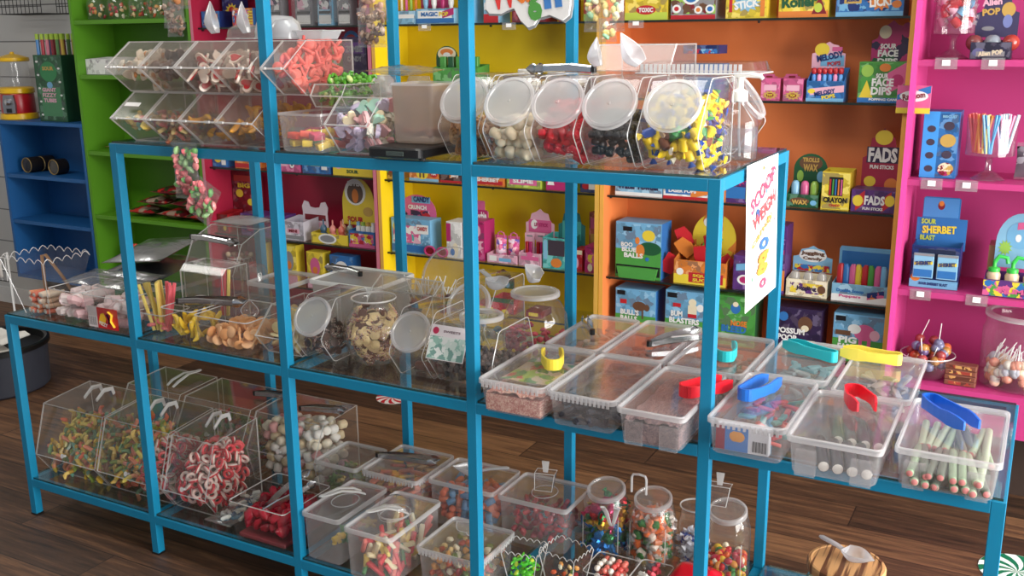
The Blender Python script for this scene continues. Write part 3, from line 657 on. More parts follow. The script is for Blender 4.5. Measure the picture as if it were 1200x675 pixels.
# pump bottle
pb = thing('pump_bottle', 'clear pump bottle with white nozzle at the end of top shelf', 'bottle', (-.642, 2.288, ZT_))
b = MB(); b.lathe([(.036, .001), (.044, .004), (.045, .02), (.045, .085), (.042, .1), (.03, .116), (.017, .125), (.015, .138)], 28, 0, True); b.build('bottle_body', PET, pb, smooth=True)
MB().lathe([(.0445, .02), (.0452, .021), (.0452, .075), (.0445, .076)], 28).build('band_label', clear((225, 225, 230), .12, (220, 225, 235)), pb, smooth=True)
c = MB().lathe([(.018, .134), (.0185, .136), (.0185, .156), (.012, .16), (.008, .162), (.007, .188)], 20, 0, True, True).build('pump_collar', WHITE, pb, smooth=True)
MB().tube([(-.012, 0, .192), (.0, 0, .194), (.02, 0, .194), (.046, 0, .191), (.052, 0, .184)], [.008, .009, .007, .006, .004], 10).build('nozzle', WHITE, pb, smooth=True)
MB().tube([(0, 0, .135), (.002, 0, .06), (.006, 0, .008)], .003, 8).build('dip_tube', clear((235, 235, 235), .5), pb, smooth=True)
# clear tray bridging the jar tops, back bin, tongs and scoops on the jars
zj = ZT_+.199
t = thing('clear_tray', 'long clear tray lying upside down across the last jar', 'tray', (-.70, 2.2, zj)); b = MB(); b.loft([rr(.27, .16, .012, 0), rr(.25, .14, .014, .026)], 0, False, True)
for i in range(22): b.box(-.12+.0105*i, -.082, .002, -.114+.0105*i, -.077, .022, 1)
b.build('tray_body', [PET, EDGE], t, smooth=True); MB().tube([p for p in rr(.272, .162, .012, .002)]+[rr(.272, .162, .012, .002)[0]], .0016, 5).build('rim', EDGE, t)
pz0 = onY(670, 52, 2.47)
acrylic_bin('clear_bin', 'tall empty clear bin behind the liquorice jar', -1.025, -.82, 2.31, ZT_, [(.0, 0), (0, .2), (.05, .262), (.2, .262), (.2, 0)], 2, knob=False, mat=ACD)
steel_tongs('polished steel tongs lying on the marshmallow and red jelly jars', (-.955, 2.16, zj), PI-.12, .17, .018)
scoop('plastic_scoop', 'milky scoop standing mouth up on the red jelly jar', (-.945, 2.12, zj+.008), (0, 1.4, .3), .12, .032, stand=True)
scoop('plastic_scoop', 'milky scoop leaning on the liquorice jar beside the clear bin', (-.83, 2.11, zj+.004), (.4, .9, .3), .15, .034, stand=True)
# small clear jars with white caps and green pouch behind the pretzel jar
for i, (x, l) in enumerate(((-1.216, 'small clear jar with white cap behind the pretzels, left one'), (-1.17, 'small clear jar with white cap behind the pretzels, right one'))):
    lathe_jar('small_jar', l, (x, 2.33+.08*i, ZT_), [(.026, .001), (.028, .01), (.028, .17), (.02, .185)], lid=(.022, .195), lidm=WHITE)
tub_box('storage_box', 'low clear empty box behind the marshmallow jar on top shelf', -1.15, -1.045, 2.30, 2.42, ZT_, .19, lid=True, body=ACD)
# white nuggets tray behind the flap bins
tub_box('storage_box', 'open clear box of white nuggets at the back of top shelf', -1.50, -1.23, 2.485, 2.57, ZT_, .16, lid=False, body=ACD)
NUG = protos('white_nugget', lump_m(.017, 12, rough=.15), [paint((222, 218, 205), .6)])
fill(NUG, -1.49, -1.24, 2.495, 2.565, ZT_+.13, ZT_+.175, .028, 'white nugget heaped at the back of the top shelf', 'sweet', 'white nuggets', cap=40)

# hanging sign and bags
def hook(o, x, z0, z1): MB().tube([(x, 0, z0), (x, 0, z1)], .0012, 5).build('hanging_cord', BLACK, o)
hz = ZS[3]-T
def sweet_bag(label, loc, w, h, d, ps, n, slabel, scat, sgroup, seed, ry=0, s=.02):
    t = bag('hanging_bag', label, loc, w, h, d, BAGM, seed=seed, group=None, ry=ry)
    R = random.Random(seed); M = Euler((0, ry, 0)).to_matrix()
    k = 0
    while k < n:
        x, z = R.uniform(-.42, .42)*w, R.uniform(.06, .94)*h; e = math.sin(PI*(x/w+.5))**.6*math.sin(PI*z/h)**.5
        q = M @ Vector((x, R.uniform(-.55, .55)*d/2*e*.7, z)); put(R.choice(ps), Vector(loc)+q, (R.uniform(0, 6), R.uniform(0, 6), R.uniform(0, 6)), slabel, scat, sgroup); k += 1
    return t
PB = [('bag_sweet', mesh_of(lump_m(.011, 15, rough=.12), 'bag_sweet', gummy(c))) for c in ((226, 178, 150), (232, 190, 166))]
BB = [('bag_sweet', mesh_of(lump_m(.009, 16, rough=.3), 'bag_sweet', choc(c))) for c in ((150, 120, 98), (196, 172, 150), (120, 92, 76))]
GB = [('bag_sweet', mesh_of(lump_m(.013, 17, rough=.12), 'bag_sweet', gummy(c))) for c in ((226, 120, 126), (234, 150, 148), (120, 180, 110), (160, 200, 140))]
MBG = [('bag_sweet', mesh_of(lump_m(.012, 18, rough=.12), 'bag_sweet', gummy(c))) for c in ((228, 208, 130), (150, 200, 160), (236, 190, 150), (230, 226, 190))]
OB = [('bag_sweet', mesh_of(lump_m(.014, 19, rough=.12), 'bag_sweet', gummy(c))) for c in ((226, 150, 90), (232, 180, 130))]
def hb(px_, py, Y): return onY(px_, py, Y)
p = hb(436, 52, 2.05); sweet_bag('hanging clear bag of brown sweets, lower one at the upright', (p.x, p.y, p.z), .085, .075, .04, BB, 34, 'brown and beige sweet in the lower hanging bag beside upright', 'sweet', 'brown sweets in a hanging bag', 1)
p = hb(437, 22, 2.10); sweet_bag('hanging clear bag of peach sweets above the brown bag', (p.x, p.y, p.z), .09, .11, .045, PB, 34, 'peach coloured sweet in the upper hanging bag beside upright', 'sweet', 'peach sweets in a hanging bag', 2)
p = hb(712, 46, 2.42); sweet_bag('small clear bag end hanging above the tall clear bin', (p.x, p.y, p.z), .05, .04, .02, MBG, 4, 'pastel sweet in the small bag above the tall bin', 'sweet', 'sweets in the small hanging bag', 9)
p = hb(708, 34, 2.48); sweet_bag('hanging clear bag of yellow and green sweets at the back', (p.x, p.y, p.z), .115, .13, .05, MBG, 40, 'pale yellow, green or peach sweet in the back hanging bag', 'sweet', 'pastel sweets in a hanging bag', 3)
p = hb(206, 40, 2.07); sweet_bag('clear hanging bag of dark items, lower one above left bins', (p.x, p.y, p.z), .06, .06, .03, BB, 10, 'dark sweet in the hanging bag above the left bins', 'sweet', 'dark sweets in a hanging bag', 4)
p = hb(205, 30, 2.03); sweet_bag('clear hanging bag of brown sticks above the left bins', (p.x, p.y, p.z), .08, .075, .03, BB, 14, 'brown sweet in the middle hanging bag above left bins', 'sweet', 'brown sweets in the left hanging bag', 5)
p = hb(211, 7, 1.99); sweet_bag('clear hanging bag of orange sweets at the picture top', (p.x, p.y, p.z), .075, .09, .035, OB, 16, 'orange sweet in the hanging bag at the picture top', 'sweet', 'orange sweets in a hanging bag', 6)
p = hb(221, 230, 1.972); sweet_bag('clear bag of pink and green sweets hung under the top shelf', (p.x, p.y, p.z), .095, .135, .03, GB, 44, 'pink or green sweet in the upper bag under the top shelf', 'sweet', 'pink and green sweets, upper bag', 7)
p = hb(232, 253, 1.952); sweet_bag('lower tilted clear bag of pink and green sweets under top shelf', (p.x, p.y, p.z), .095, .095, .03, GB, 30, 'pink or green sweet in the lower bag under the top shelf', 'sweet', 'pink and green sweets, lower bag', 8, ry=.5)
# weigh sign
sg = onY(620, 2, 1.96)
t = thing('hanging_sign', 'white cut out sign with coloured hand lettering hung from the rack', 'sign', (sg.x, sg.y, sg.z+.022))
out = [(-.105, .1), (-.105, -.035), (-.096, -.045), (-.07, -.046), (-.055, -.04), (-.035, -.035), (-.02, -.06), (-.002, -.075), (.012, -.07), (.022, -.056), (.05, -.05), (.08, -.062), (.094, -.052), (.098, -.03), (.102, .1)]
MB().prism(out, -.003, .003).build('board', WHITE, t); MB().prism([(x*1.04, z*1.05-.002) for x, z in out], .0032, .006).build('board_edge', paint((150, 154, 158), .5), t)
for s_, c_, x_, w_, z_, h_ in (('W', (224, 60, 56), -.063, .072, .012, .095), ('ei', (232, 126, 50), -.016, .034, .012, .075), ('g', (84, 156, 70), .014, .034, -.022, .08), ('h', (64, 126, 196), .055, .042, .006, .085)):
    text(s_, w_, h_, paint(c_, .5), t, x_, -.0042, z_, .12, .05)
hook(t, -.05, .1, .31)
# paper sign on the right end
pw0 = onX = None
def onXp(px_, py, X):
    d = ray(px_, py); return CAM+d*(X/d.x)
A = onXp(875, 200, -.583); Bp = onXp(912, 182, -.583)
t = thing('paper_sign', 'white paper sign with coloured lettering hung on the top shelf end', 'sign', (-.583, (A.y+Bp.y)/2, ZS[2]-.012)); t.rotation_euler = (0, 0, PI/2)
pw = Bp.y-A.y; hh = .335; b = MB(); R9 = [(-pw/2+pw*i/6) for i in range(7)]
rings = [[(x, -.012*(j/9), -hh*j/9+.02) for x in R9] for j in range(10)]
b.loft(rings, 0, closed=False); b.build('paper', paint((240, 241, 243), .7, name='white_paper'), t, smooth=True)
for s_, c_, x_, z_, w_, h_, ti in (('SCOOP', (206, 80, 110), .0, -.05, .085, .036, .3), ('&', (50, 90, 150), -.045, -.1, .016, .024, .2), ('WEIGH', (220, 86, 90), .012, -.1, .078, .034, .25), ('candy', (226, 150, 80), .0, -.145, .075, .026, .3), ('g', (226, 150, 60), .0, -.225, .04, .055, 0), ('o', (206, 80, 110), .01, -.275, .024, .024, 0), ('o', (60, 110, 180), .015, -.18, .034, .03, 0)):
    text(s_, w_*pw/.11, h_, paint(c_, .5), t, x_, -.0012-.012*(.02-z_+h_)/hh, z_, ti, .03, name='lettering')
b = MB(); RR = random.Random(2)
for i in range(16):
    x, z = RR.uniform(-.45, .45)*pw, RR.uniform(-.3, .0); b.lathe([(.0005, 0), (RR.choice((.0025, .004, .006)), .0001)], 8, i % 4, cx=x, cy=-z)
b.v = [(x, -.0008-.012*(.02+y+.004)/hh, -y) for x, y, z in b.v]; b.build('confetti_print', [paint(c, .5) for c in ((226, 150, 70), (90, 150, 200), (206, 80, 110), (90, 170, 120))], t)
# ================================================================ MIDDLE SHELF (z = ZM_)
def lbl(parent, x0, z0, x1, z1, y, mats, art_=None, name='paper_label'):
    return MB().box(x0, y-.0006, z0, x1, y, z1).build(name, mats, parent)
# --- right end: eleven clip lid boxes
BH = .088
rows = [('a', -1.142, -.966, 1.925, 2.235), ('b', -.957, -.788, 1.922, 2.235), ('c', -.776, -.619, 1.898, 2.215), ('d', -.583, -.415, 1.932, 2.262), ('e', -.409, -.222, 1.908, 2.215), ('f', -.207, -.014, 1.945, 2.258),
        ('A', -1.125, -.973, 2.245, 2.565), ('B', -.962, -.795, 2.24, 2.578), ('C', -.778, -.588, 2.225, 2.55), ('D', -.573, -.4, 2.268, 2.575), ('E', -.384, -.211, 2.222, 2.55)]
bl = {'a': 'clip lid box of pink sprinkles with yellow tongs, leftmost of the front row', 'b': 'clip lid box of dark liquorice in bags, second in the front row', 'c': 'clip lid box of brown sprinkles with red tongs in front of upright', 'd': 'clip lid box with printed cardboard front and blue tongs', 'e': 'clip lid box of dark rolls under the red open tongs', 'f': 'clip lid box of green wrapped sticks at the right shelf end',
      'A': 'clip lid box with small steel tongs, leftmost of the back row', 'B': 'clip lid box of red brown sweets under the large steel tongs', 'C': 'clip lid box under the teal tongs behind the upright', 'D': 'clip lid box under the long teal tongs right of the upright', 'E': 'clip lid box under the lying yellow tongs in the back row'}
for k, x0, x1, y0, y1 in rows:
    tub_box('clip_lid_box', bl[k], x0, x1, y0, y1, ZM_, BH, notched=k in 'abABdC', feet=k in 'cef', group='clip lid boxes on the middle shelf')
bd = {k: (x0, x1, y0, y1) for k, x0, x1, y0, y1 in rows}
def bulk(k, h, name, label, cat, cols, sc=160, ins=.016):
    x0, x1, y0, y1 = bd[k]; b = MB(); n = 14; R = random.Random(k); w, l = x1-x0-2*ins, y1-y0-2*ins
    top = [[(x0+ins+w*i/n, y0+ins+l*j/n, ZM_+h*(.9+.2*R.random())) for i in range(n+1)] for j in range(n+1)]
    b.add([p for r in top for p in r], [[j*(n+1)+i, j*(n+1)+i+1, (j+1)*(n+1)+i+1, (j+1)*(n+1)+i] for j in range(n) for i in range(n)])
    b.box(x0+ins, y0+ins, ZM_+.008, x1-ins, y1-ins, ZM_+h*.88)
    o = tag(b.build(name, art(cols, sc), smooth=True, angle=50), label, cat, kind='stuff'); return o
bulk('a', .055, 'sugar_sprinkles', 'pink and cream sugar sprinkles filling the box under the yellow tongs', 'sprinkles', ((224, 170, 156), (206, 140, 128), (236, 200, 180), (190, 120, 110)), 170)
bulk('c', .06, 'sugar_sprinkles', 'purple brown sprinkles filling the box in front of the upright', 'sprinkles', ((112, 92, 98), (140, 112, 112), (88, 68, 76), (160, 132, 130)), 190)
LIQR = [('liquorice_strap', mesh_of(worm_m(.09, .007), 'liquorice_strap', [paint(c, .35)]*4)) for c in ((44, 46, 56), (30, 30, 38), (70, 72, 84))]
def bx(k, ps, s, label, cat, group, h, cap=60, **q):
    x0, x1, y0, y1 = bd[k]; fill(ps, x0+.03, x1-.03, y0+.03, y1-.03, ZM_+.012, ZM_+h, s, label, cat, group, cap=cap, **q)
bx('b', LIQR, .03, 'dark grey liquorice strap in the second front clip lid box', 'liquorice', 'liquorice straps', .062, 70, sz=.014, flat=True)
bag('crumpled_bag', 'clear crumpled bag under the lid of the liquorice box', (-.872, 2.0, ZM_+.064), .12, .18, .016, BAGM, rx=-PI/2)
bag('printed_bag', 'green and red printed bag under the lid with yellow tongs', (-1.055, 2.0, ZM_+.068), .13, .17, .014, art(((60, 130, 50), (150, 180, 60), (206, 180, 150), (190, 60, 50), (206, 180, 160)), 40, 3), rx=-PI/2)
ROLL = [('dark_roll', mesh_of(cyl_m(.012, .14, .1, m2=1), 'dark_roll', [paint((52, 56, 62), .4), paint((226, 222, 214), .5)])) for i in (0,)]
x0, x1, y0, y1 = bd['e']
for i in range(4):
    for j in range(2): put(ROLL[0], (x0+.055+.028*i, 2.01+.15*j, ZM_+.02), (PI/2, 0, .25), 'dark roll with white end in the box under the red tongs', 'sweet', 'dark rolls')
x0, x1, y0, y1 = bd['f']
STK = [('wrapped_stick', mesh_of(cyl_m(.008, .15, .2, m2=1), 'wrapped_stick', [paint(c, .4), paint((206, 130, 128), .5)])) for c in ((176, 190, 162), (150, 172, 142), (104, 112, 98))]
R = random.Random(4)
for i in range(8):
    for j in range(2):
        for k in range(2): put(R.choice(STK), (x0+.034+.0175*i, 2.025+.145*k, ZM_+.018+.018*j+.002*k), (PI/2+R.uniform(-.04, .04), 0, R.uniform(-.12, .2)), 'pale green wrapped stick with pink end in the right end box', 'sweet', 'green wrapped sticks')
# cardboard packet in box d
x0, x1, y0, y1 = bd['d']
t = thing('printed_packet', 'blue and white printed cardboard packet inside the box with blue tongs', 'packet', ((x0+x1)/2-.006, y0+.026, ZM_+.01))
MB().bbox(-.062, 0, 0, .052, .02, .058, .002).build('carton', paint((226, 228, 234), .5), t)
MB().box(-.062, -.0006, .001, -.042, 0, .057).build('printed_panel', paint((150, 34, 56), .4), t); lbl(t, -.042, .001, .008, .057, -.0001, paint((60, 130, 206), .4), name='printed_panel')
b = MB(); b.ell((-.016, -.001, .034), (.017, .001, .013), 12, 6); b.build('printed_panel', paint((236, 160, 60), .4), t)
b = MB()
for i in range(14): b.box(.018+.0022*i, -.0008, .006, .018+.0022*i+(.0006 if i % 3 else .0014), -.0001, .03)
b.build('barcode', BLACK, t)
fill(protos('sweet_strip', slab_m(.04, .012, .008), [paint((226, 100, 90), .4), paint((90, 160, 150), .4), paint((60, 50, 60), .4), paint((196, 60, 70), .4)]), x0+.03, x1-.03, y0+.06, y1-.03, ZM_+.012, ZM_+.05, .032, 'red, teal or black sweet strip in the box with the packet', 'sweet', 'mixed strips in the packet box', cap=60, sz=.014, flat=True)
RBR = protos('sweet_strip', slab_m(.04, .014, .009), [choc((150, 70, 56)), choc((166, 84, 62)), choc((126, 56, 48))])
bx('B', RBR, .03, 'red brown sweet strip in the box under the large steel tongs', 'sweet', 'red brown strips', .06, 80, sz=.014, flat=True)
BG2 = protos('sweet_strip', slab_m(.04, .016, .009), [choc((206, 150, 124)), choc((190, 170, 156)), choc((170, 120, 100))])
bx('A', BG2, .03, 'beige sweet strip in the box under the small steel tongs', 'sweet', 'beige strips', .055, 80, sz=.014, flat=True)
bx('C', protos('sweet_strip', slab_m(.04, .016, .009), [choc((150, 126, 110)), choc((190, 130, 110)), choc((120, 104, 96))]), .032, 'brown grey sweet strip in the box under the teal tongs', 'sweet', 'brown grey strips', .045, 60, sz=.014, flat=True)
bx('D', protos('sweet_strip', slab_m(.04, .016, .009), [choc((170, 190, 190)), choc((140, 170, 176))]), .034, 'pale blue sweet strip in the box under the long teal tongs', 'sweet', 'pale blue strips', .04, 50, sz=.014, flat=True)
bx('E', protos('sweet_strip', slab_m(.04, .016, .009), [choc((120, 110, 106)), choc((90, 84, 84)), choc((150, 140, 134))]), .034, 'grey brown sweet strip in the box under the yellow tongs', 'sweet', 'grey brown strips', .05, 50, sz=.014, flat=True)
# tongs on the lids
zl = ZM_+BH+.0005
def tp(px_, py, dz=0): p = onZ(px_, py, zl+dz); return (p.x, p.y, zl+dz)
plastic_tongs('yellow plastic tongs standing open on the leftmost front box', (238, 214, 66), tp(648, 432), 2.05, .085, .022, .026)
plastic_tongs('red plastic tongs standing on the box of brown sprinkles behind upright', (226, 28, 44), tp(806, 464), 1.0, .10, .022, .026)
plastic_tongs('blue plastic tongs on the box with the printed packet', (32, 110, 206), tp(874, 468), 1.3, .11, .02, .026)
plastic_tongs('red plastic tongs standing open at the middle of the right bay', (226, 30, 48), tp(1000, 468), -1.1, .08, .022, .028)
plastic_tongs('deep blue plastic tongs on the box at the right shelf end', (18, 96, 200), tp(1090, 478), -.88, .125, .020, .026)
plastic_tongs('short teal plastic tongs in part behind the upright', (44, 190, 196), tp(850, 422), 1.9, .08, .024, .026)
plastic_tongs('long teal plastic tongs lying on the box right of the upright', (38, 186, 196), tp(975, 424), PI-.42, .125, .013, .026)
plastic_tongs('yellow plastic tongs lying pointing left on the back right box', (240, 218, 84), tp(1049, 427), PI-.05, .115, .016, .026)
steel_tongs('small steel tongs on the leftmost back box', tp(694, 392), 2.15, .13, .008)
steel_tongs('large steel tongs across the box of red brown sweets', tp(762, 406), 1.05, .19, .03)

# --- left end
cu = thing('scalloped_cup', 'clear flared cup with scalloped rim holding striped sticks, far left', 'cup', (-2.868, 2.075, ZM_))
b = MB(); n = 4
rings = []
for z, w in ((.001, .12), (.002, .125), (.1, .17), (.19, .215)): rings.append(rr(w, w*.85, .004, z, n=12))
top = [(x, y, .19+.012*abs(math.sin((x if abs(y) > .085 else y)*PI/.036))) for x, y, z in rr(.219, .219*.85, .004, 0, n=12)]
def seg_ring(w, l, z, wav=0, m_=10):
    P = []
    for sx, sy, ex, ey in ((-1, -1, 1, -1), (1, -1, 1, 1), (1, 1, -1, 1), (-1, 1, -1, -1)):
        for i in range(m_*2):
            u = i/(m_*2); P.append((w/2*(sx+(ex-sx)*u), l/2*(sy+(ey-sy)*u), z+wav*abs(math.sin(PI*u*5))))
    return P
b.loft([seg_ring(.12, .105, .001), seg_ring(.165, .14, .1), seg_ring(.205, .172, .178), seg_ring(.21, .176, .186, .016)], 0, True)
b.build('cup_body', ACR, cu); e = MB(); q = seg_ring(.21, .176, .186, .016); e.tube(q+[q[0]], .0014, 4); e.build('rim', EDGE, cu)
for sx, sy in ((-1, -1), (1, -1)): MB().tube([(sx*.06, sy*.0525, .001), (sx*.105, sy*.088, .186)], .0013, 5).build('corner_seam', EDGE, cu)
STR = [('striped_stick', mesh_of(cyl_m(.0085, .06, .2, m2=1), 'striped_stick', [paint(c, .5), paint((232, 226, 214), .5)])) for c in ((234, 150, 110), (226, 120, 96), (240, 220, 200), (230, 190, 160))]
for j in range(4):
    for i in range(5):
        put(R.choice(STR), (-2.912+.0195*i+(j % 2)*.006, 2.06+R.uniform(-.008, .008)+.0, ZM_+.012+.0185*j), (PI/2+R.uniform(-.1, .1), 0, R.uniform(-.15, .15)), 'orange and white striped stick in the scalloped cup', 'sweet', 'striped sticks')
wt = thing('wooden_tongs', 'brown wooden tongs leaning in the scalloped cup', 'tongs', (-2.87, 2.085, ZM_+.1))
for s, mz in ((-1, 0), (1, .0)): MB().tube([(-.02, s*.006, .09), (.05, s*.01, .02), (.09, s*.006, -.02)] if s > 0 else [(-.02, -.006, .09), (-.015, -.012, .0), (-.012, -.01, -.05)], .007, 6, flat=.5).build('arm', paint((126, 96, 70), .6), wt)
# tub of pale pink twists, red labelled tub
ABIN = [(0, 0), (-.012, .1), (.16, .1), (.15, 0)]
def open_tub(name, label, x0, x1, y0, y1, z, h, mat=None, flare=.01, cat='sweet tub', rim=EDGE, group=None):
    t = thing(name, label, cat, ((x0+x1)/2, (y0+y1)/2, z), 0, group); w, l = x1-x0, y1-y0
    MB().loft([rr(w-.02, l-.02, .006, .001), rr(w-.014, l-.014, .009, .005), rr(w+flare, l+flare, .012, h)], 0, True).build('tub_body', mat or PET, t, smooth=True, angle=30)
    q = rr(w+flare, l+flare, .012, h); MB().tube(q+[q[0]], .0016, 5).build('rim', rim, t, smooth=True); return t
open_tub('sweet_tub', 'clear tub of pale pink twists between scalloped cup and red label', -2.745, -2.605, 1.985, 2.15, ZM_, .115, ACR)
TW = protos('pink_twist', worm_m(.07, .014), [[paint(c, .6, sss=.15)]*4 for c in ((236, 196, 200), (240, 216, 216), (244, 230, 228))])
fill(TW, -2.725, -2.625, 2.005, 2.13, ZM_+.015, ZM_+.1, .03, 'pale pink and white marshmallow twist in the clear tub', 'marshmallow', 'pale pink twists', cap=50, flat=True)
tr = open_tub('sweet_tub', 'clear tub with torn red printed label at the left upright', -2.588, -2.415, 1.985, 2.16, ZM_, .115, PET)
lbl(tr, -.076, .012, -.034, .078, -.0845, paint((222, 216, 216), .5)); lbl(tr, -.034, .012, .056, .078, -.085, paint((206, 24, 34), .4))
b = MB(); b.prism([(-.03, .03), (-.018, .058), (-.004, .062), (.006, .044), (.0, .03), (-.016, .022)], -.0862, -.0857); b.build('printed_panel', paint((246, 196, 40), .4), tr)
b = MB(); b.tube([(.02, -.0864, .07), (.036, -.0864, .06), (.03, -.0864, .04), (.044, -.0864, .022)], .007, 6, flat=.05); b.build('printed_panel', paint((246, 206, 60), .4), tr)
b = MB(); b.tube([(.012, -.0866, .06), (.022, -.0866, .042), (.018, -.0866, .03)], .005, 6, flat=.05); b.build('printed_panel', paint((40, 20, 50), .4), tr)
text('FIZZY', .036, .012, paint((240, 240, 240), .4), tr, -.008, -.0868, .026, -.2)
b = MB()
for i in range(12): b.box(-.072+.0028*i, -.0852, .018, -.0712+.0028*i+(.0008 if i % 3 == 0 else 0), -.0846, .045)
b.build('barcode', paint((70, 70, 76), .5), tr)
fill(TW, -2.57, -2.435, 2.02, 2.14, ZM_+.015, ZM_+.09, .034, 'pink twist behind the torn red label', 'marshmallow', 'twists behind the red label', cap=40, flat=True)
bag('crumpled_bag', 'crumpled clear bag lying on the red labelled tub', (-2.5, 2.02, ZM_+.134), .15, .14, .035, BAGM, rx=-PI/2+.1, seed=6)
bag('crumpled_bag', 'crumpled clear bag lying on the tub of pink twists', (-2.665, 2.03, ZM_+.13), .14, .12, .03, BAGM, rx=-PI/2+.1, seed=16)
FOIL = paint((196, 198, 200), .22, 1, bump=.6, scale=45, name='silver_foil')
bag('foil_bag', 'silver foil bag lying behind the red labelled tub, upper one', (-2.635, 2.22, ZM_+.165), .28, .2, .05, FOIL, rx=-PI/2+.2, ry=-.12, seed=7, extra=FOIL)
bag('foil_bag', 'silver foil bag lying under the other foil bag', (-2.64, 2.2, ZM_+.112), .28, .22, .05, FOIL, rx=-PI/2+.15, seed=8, extra=FOIL)
tub_box('storage_box', 'low clear box carrying the two silver foil bags', -2.79, -2.48, 2.22, 2.5, ZM_, .085, body=ACD)
# tall acrylic bins at the back left
acrylic_bin('clear_bin', 'tall clear bin with milky flap and steel tongs, behind left upright', -2.47, -2.25, 2.285, ZM_, [(0, 0), (0, .14), (.05, .235), (.14, .27), (.26, .27), (.26, 0)], 1, mat=ACD)
bag('crumpled_bag', 'milky wrapper draped on the tall bin behind left upright', (-2.36, 2.4, ZM_+.284), .17, .12, .03, clear((240, 240, 240), .4, rough=.2), rx=-PI/2, seed=12)
steel_tongs('dark steel tongs lying across the tall bin behind left upright', (-2.44, 2.31, ZM_+.24), -.05, .2, .012)
tl = acrylic_bin('clear_bin', 'clear upright bin behind the sour straws', -2.37, -2.19, 2.178, ZM_, [(0, 0), (0, .17), (.02, .19), (.11, .19), (.11, 0)], 2, knob=False)
# sour straws
open_tub('sweet_tub', 'clear square tub of yellow and red sour straws', -2.406, -2.29, 2.022, 2.135, ZM_, .07, ACR, .002)
SB = [('sour_straw', mesh_of(MB().tube([(0, 0, 0), (0, 0, .085), (0, 0, .15)], .0055, 6), 'sour_straw', sugar(c))) for c in ((238, 214, 120), (232, 206, 110), (240, 110, 120), (240, 170, 130))]
for i in range(16):
    u = i/15; put(SB[0 if i < 9 else R.choice((1, 2, 2))] if i != 15 else SB[2], (-2.372+.05*u, 2.05+.045*R.random(), ZM_+.008), (R.uniform(-.12, .05), -.55+.75*u, 0), 'yellow or red sour straw fanning out of the square tub', 'sour straw', 'sour straws in the tub')
for i in range(3): put(SB[2 if i < 2 else 0], (-2.235+.012*i, 2.21, ZM_+.035), (.0, .12, 0), 'pink sour straw standing in the bin behind bananas', 'sour straw', 'straws behind bananas')
fill(protos('sour_straw', worm_m(.07, .005), [[sugar((226, 120, 120))]*4, [sugar((226, 200, 150))]*4]), -2.385, -2.31, 2.04, 2.115, ZM_+.01, ZM_+.05, .026, 'short pink sour straw lying in the square tub', 'sour straw', 'short straws', cap=30, flat=True)
# bananas and peach discs
open_tub('sweet_tub', 'clear tub of yellow bananas beside the straws', -2.275, -2.145, 2.0, 2.16, ZM_, .105, ACR, .0)
YB = protos('banana_sweet', banana_m(), [gummy((236, 196, 50)), gummy((242, 208, 76))])
fill(YB, -2.258, -2.162, 2.02, 2.145, ZM_+.012, ZM_+.075, .025, 'yellow banana sweet in the clear tub beside the straws', 'banana sweet', 'yellow banana sweets', cap=70)
open_tub('sweet_tub', 'clear tub of peach discs at the front of the middle shelf', -2.135, -1.93, 1.995, 2.2, ZM_, .10, PET, .0)
PCH = protos('peach_disc', cyl_m(.0165, .006), [sugar((240, 178, 120)), sugar((232, 164, 104)), sugar((244, 190, 140))])
fill(PCH, -2.115, -1.95, 2.015, 2.18, ZM_+.012, ZM_+.06, .0245, 'sugared peach coloured disc in the front clear tub', 'gummy sweet', 'peach discs', cap=130, top=slope(2.0, 2.1, ZM_+.045, ZM_+.06), sz=.017)
scoop('plastic_scoop', 'clear scoop standing in the tub of peach discs', (-2.0, 2.1, ZM_+.085), (0, 1.4, -1.3), .09, .028, m=PET, stand=True)
steel_tongs('long steel tongs lying across the banana tub', (-2.245, 2.05, ZM_+.108), .42, .2, .022)
tub_box('storage_box', 'low clear lidded box behind the bananas', -2.16, -2.0, 2.24, 2.42, ZM_, .145, body=ACD, lidm=PPL)
dome('clear domed lid standing beside the low clear box', -2.17, 2.3, ZM_+.0, .05, .19, 0, m=PET)
# white lid frosted box
tub_box('storage_box', 'frosted box with white rimmed lid at the back left of centre', -1.985, -1.727, 2.33, 2.546, ZM_, .15, body=clear((240, 240, 238), .62, (226, 226, 222), .25, .4, .04), lidm=clear((240, 240, 240), .5, rough=.25), rim=WHITE, taper=.05)
steel_tongs('dark steel tongs on the frosted white rimmed box', (-1.86, 2.43, ZM_+.151), 2.9, .16, .01)
# white chocolate buttons bin and small bin
WB = protos('white_button', cyl_m(.0165, .007), [paint((238, 222, 170), .4), paint((232, 214, 158), .4)])
acrylic_bin('slanted_bin', 'clear slanted bin of white chocolate buttons behind the second upright', -1.926, -1.798, 2.02, ZM_, [(.05, 0), (0, .06), (.075, .135), (.22, .135), (.22, 0)], 1, knob=False)
fill(WB, -1.912, -1.812, 2.065, 2.215, ZM_+.01, ZM_+.115, .0255, 'cream white chocolate button in the slanted bin', 'chocolate button', 'white chocolate buttons', cap=130, top=slope(2.03, 2.12, ZM_+.07, ZM_+.115), keep=lambda x, y, z: y > 2.045+abs(z-ZM_-.06)*.9)
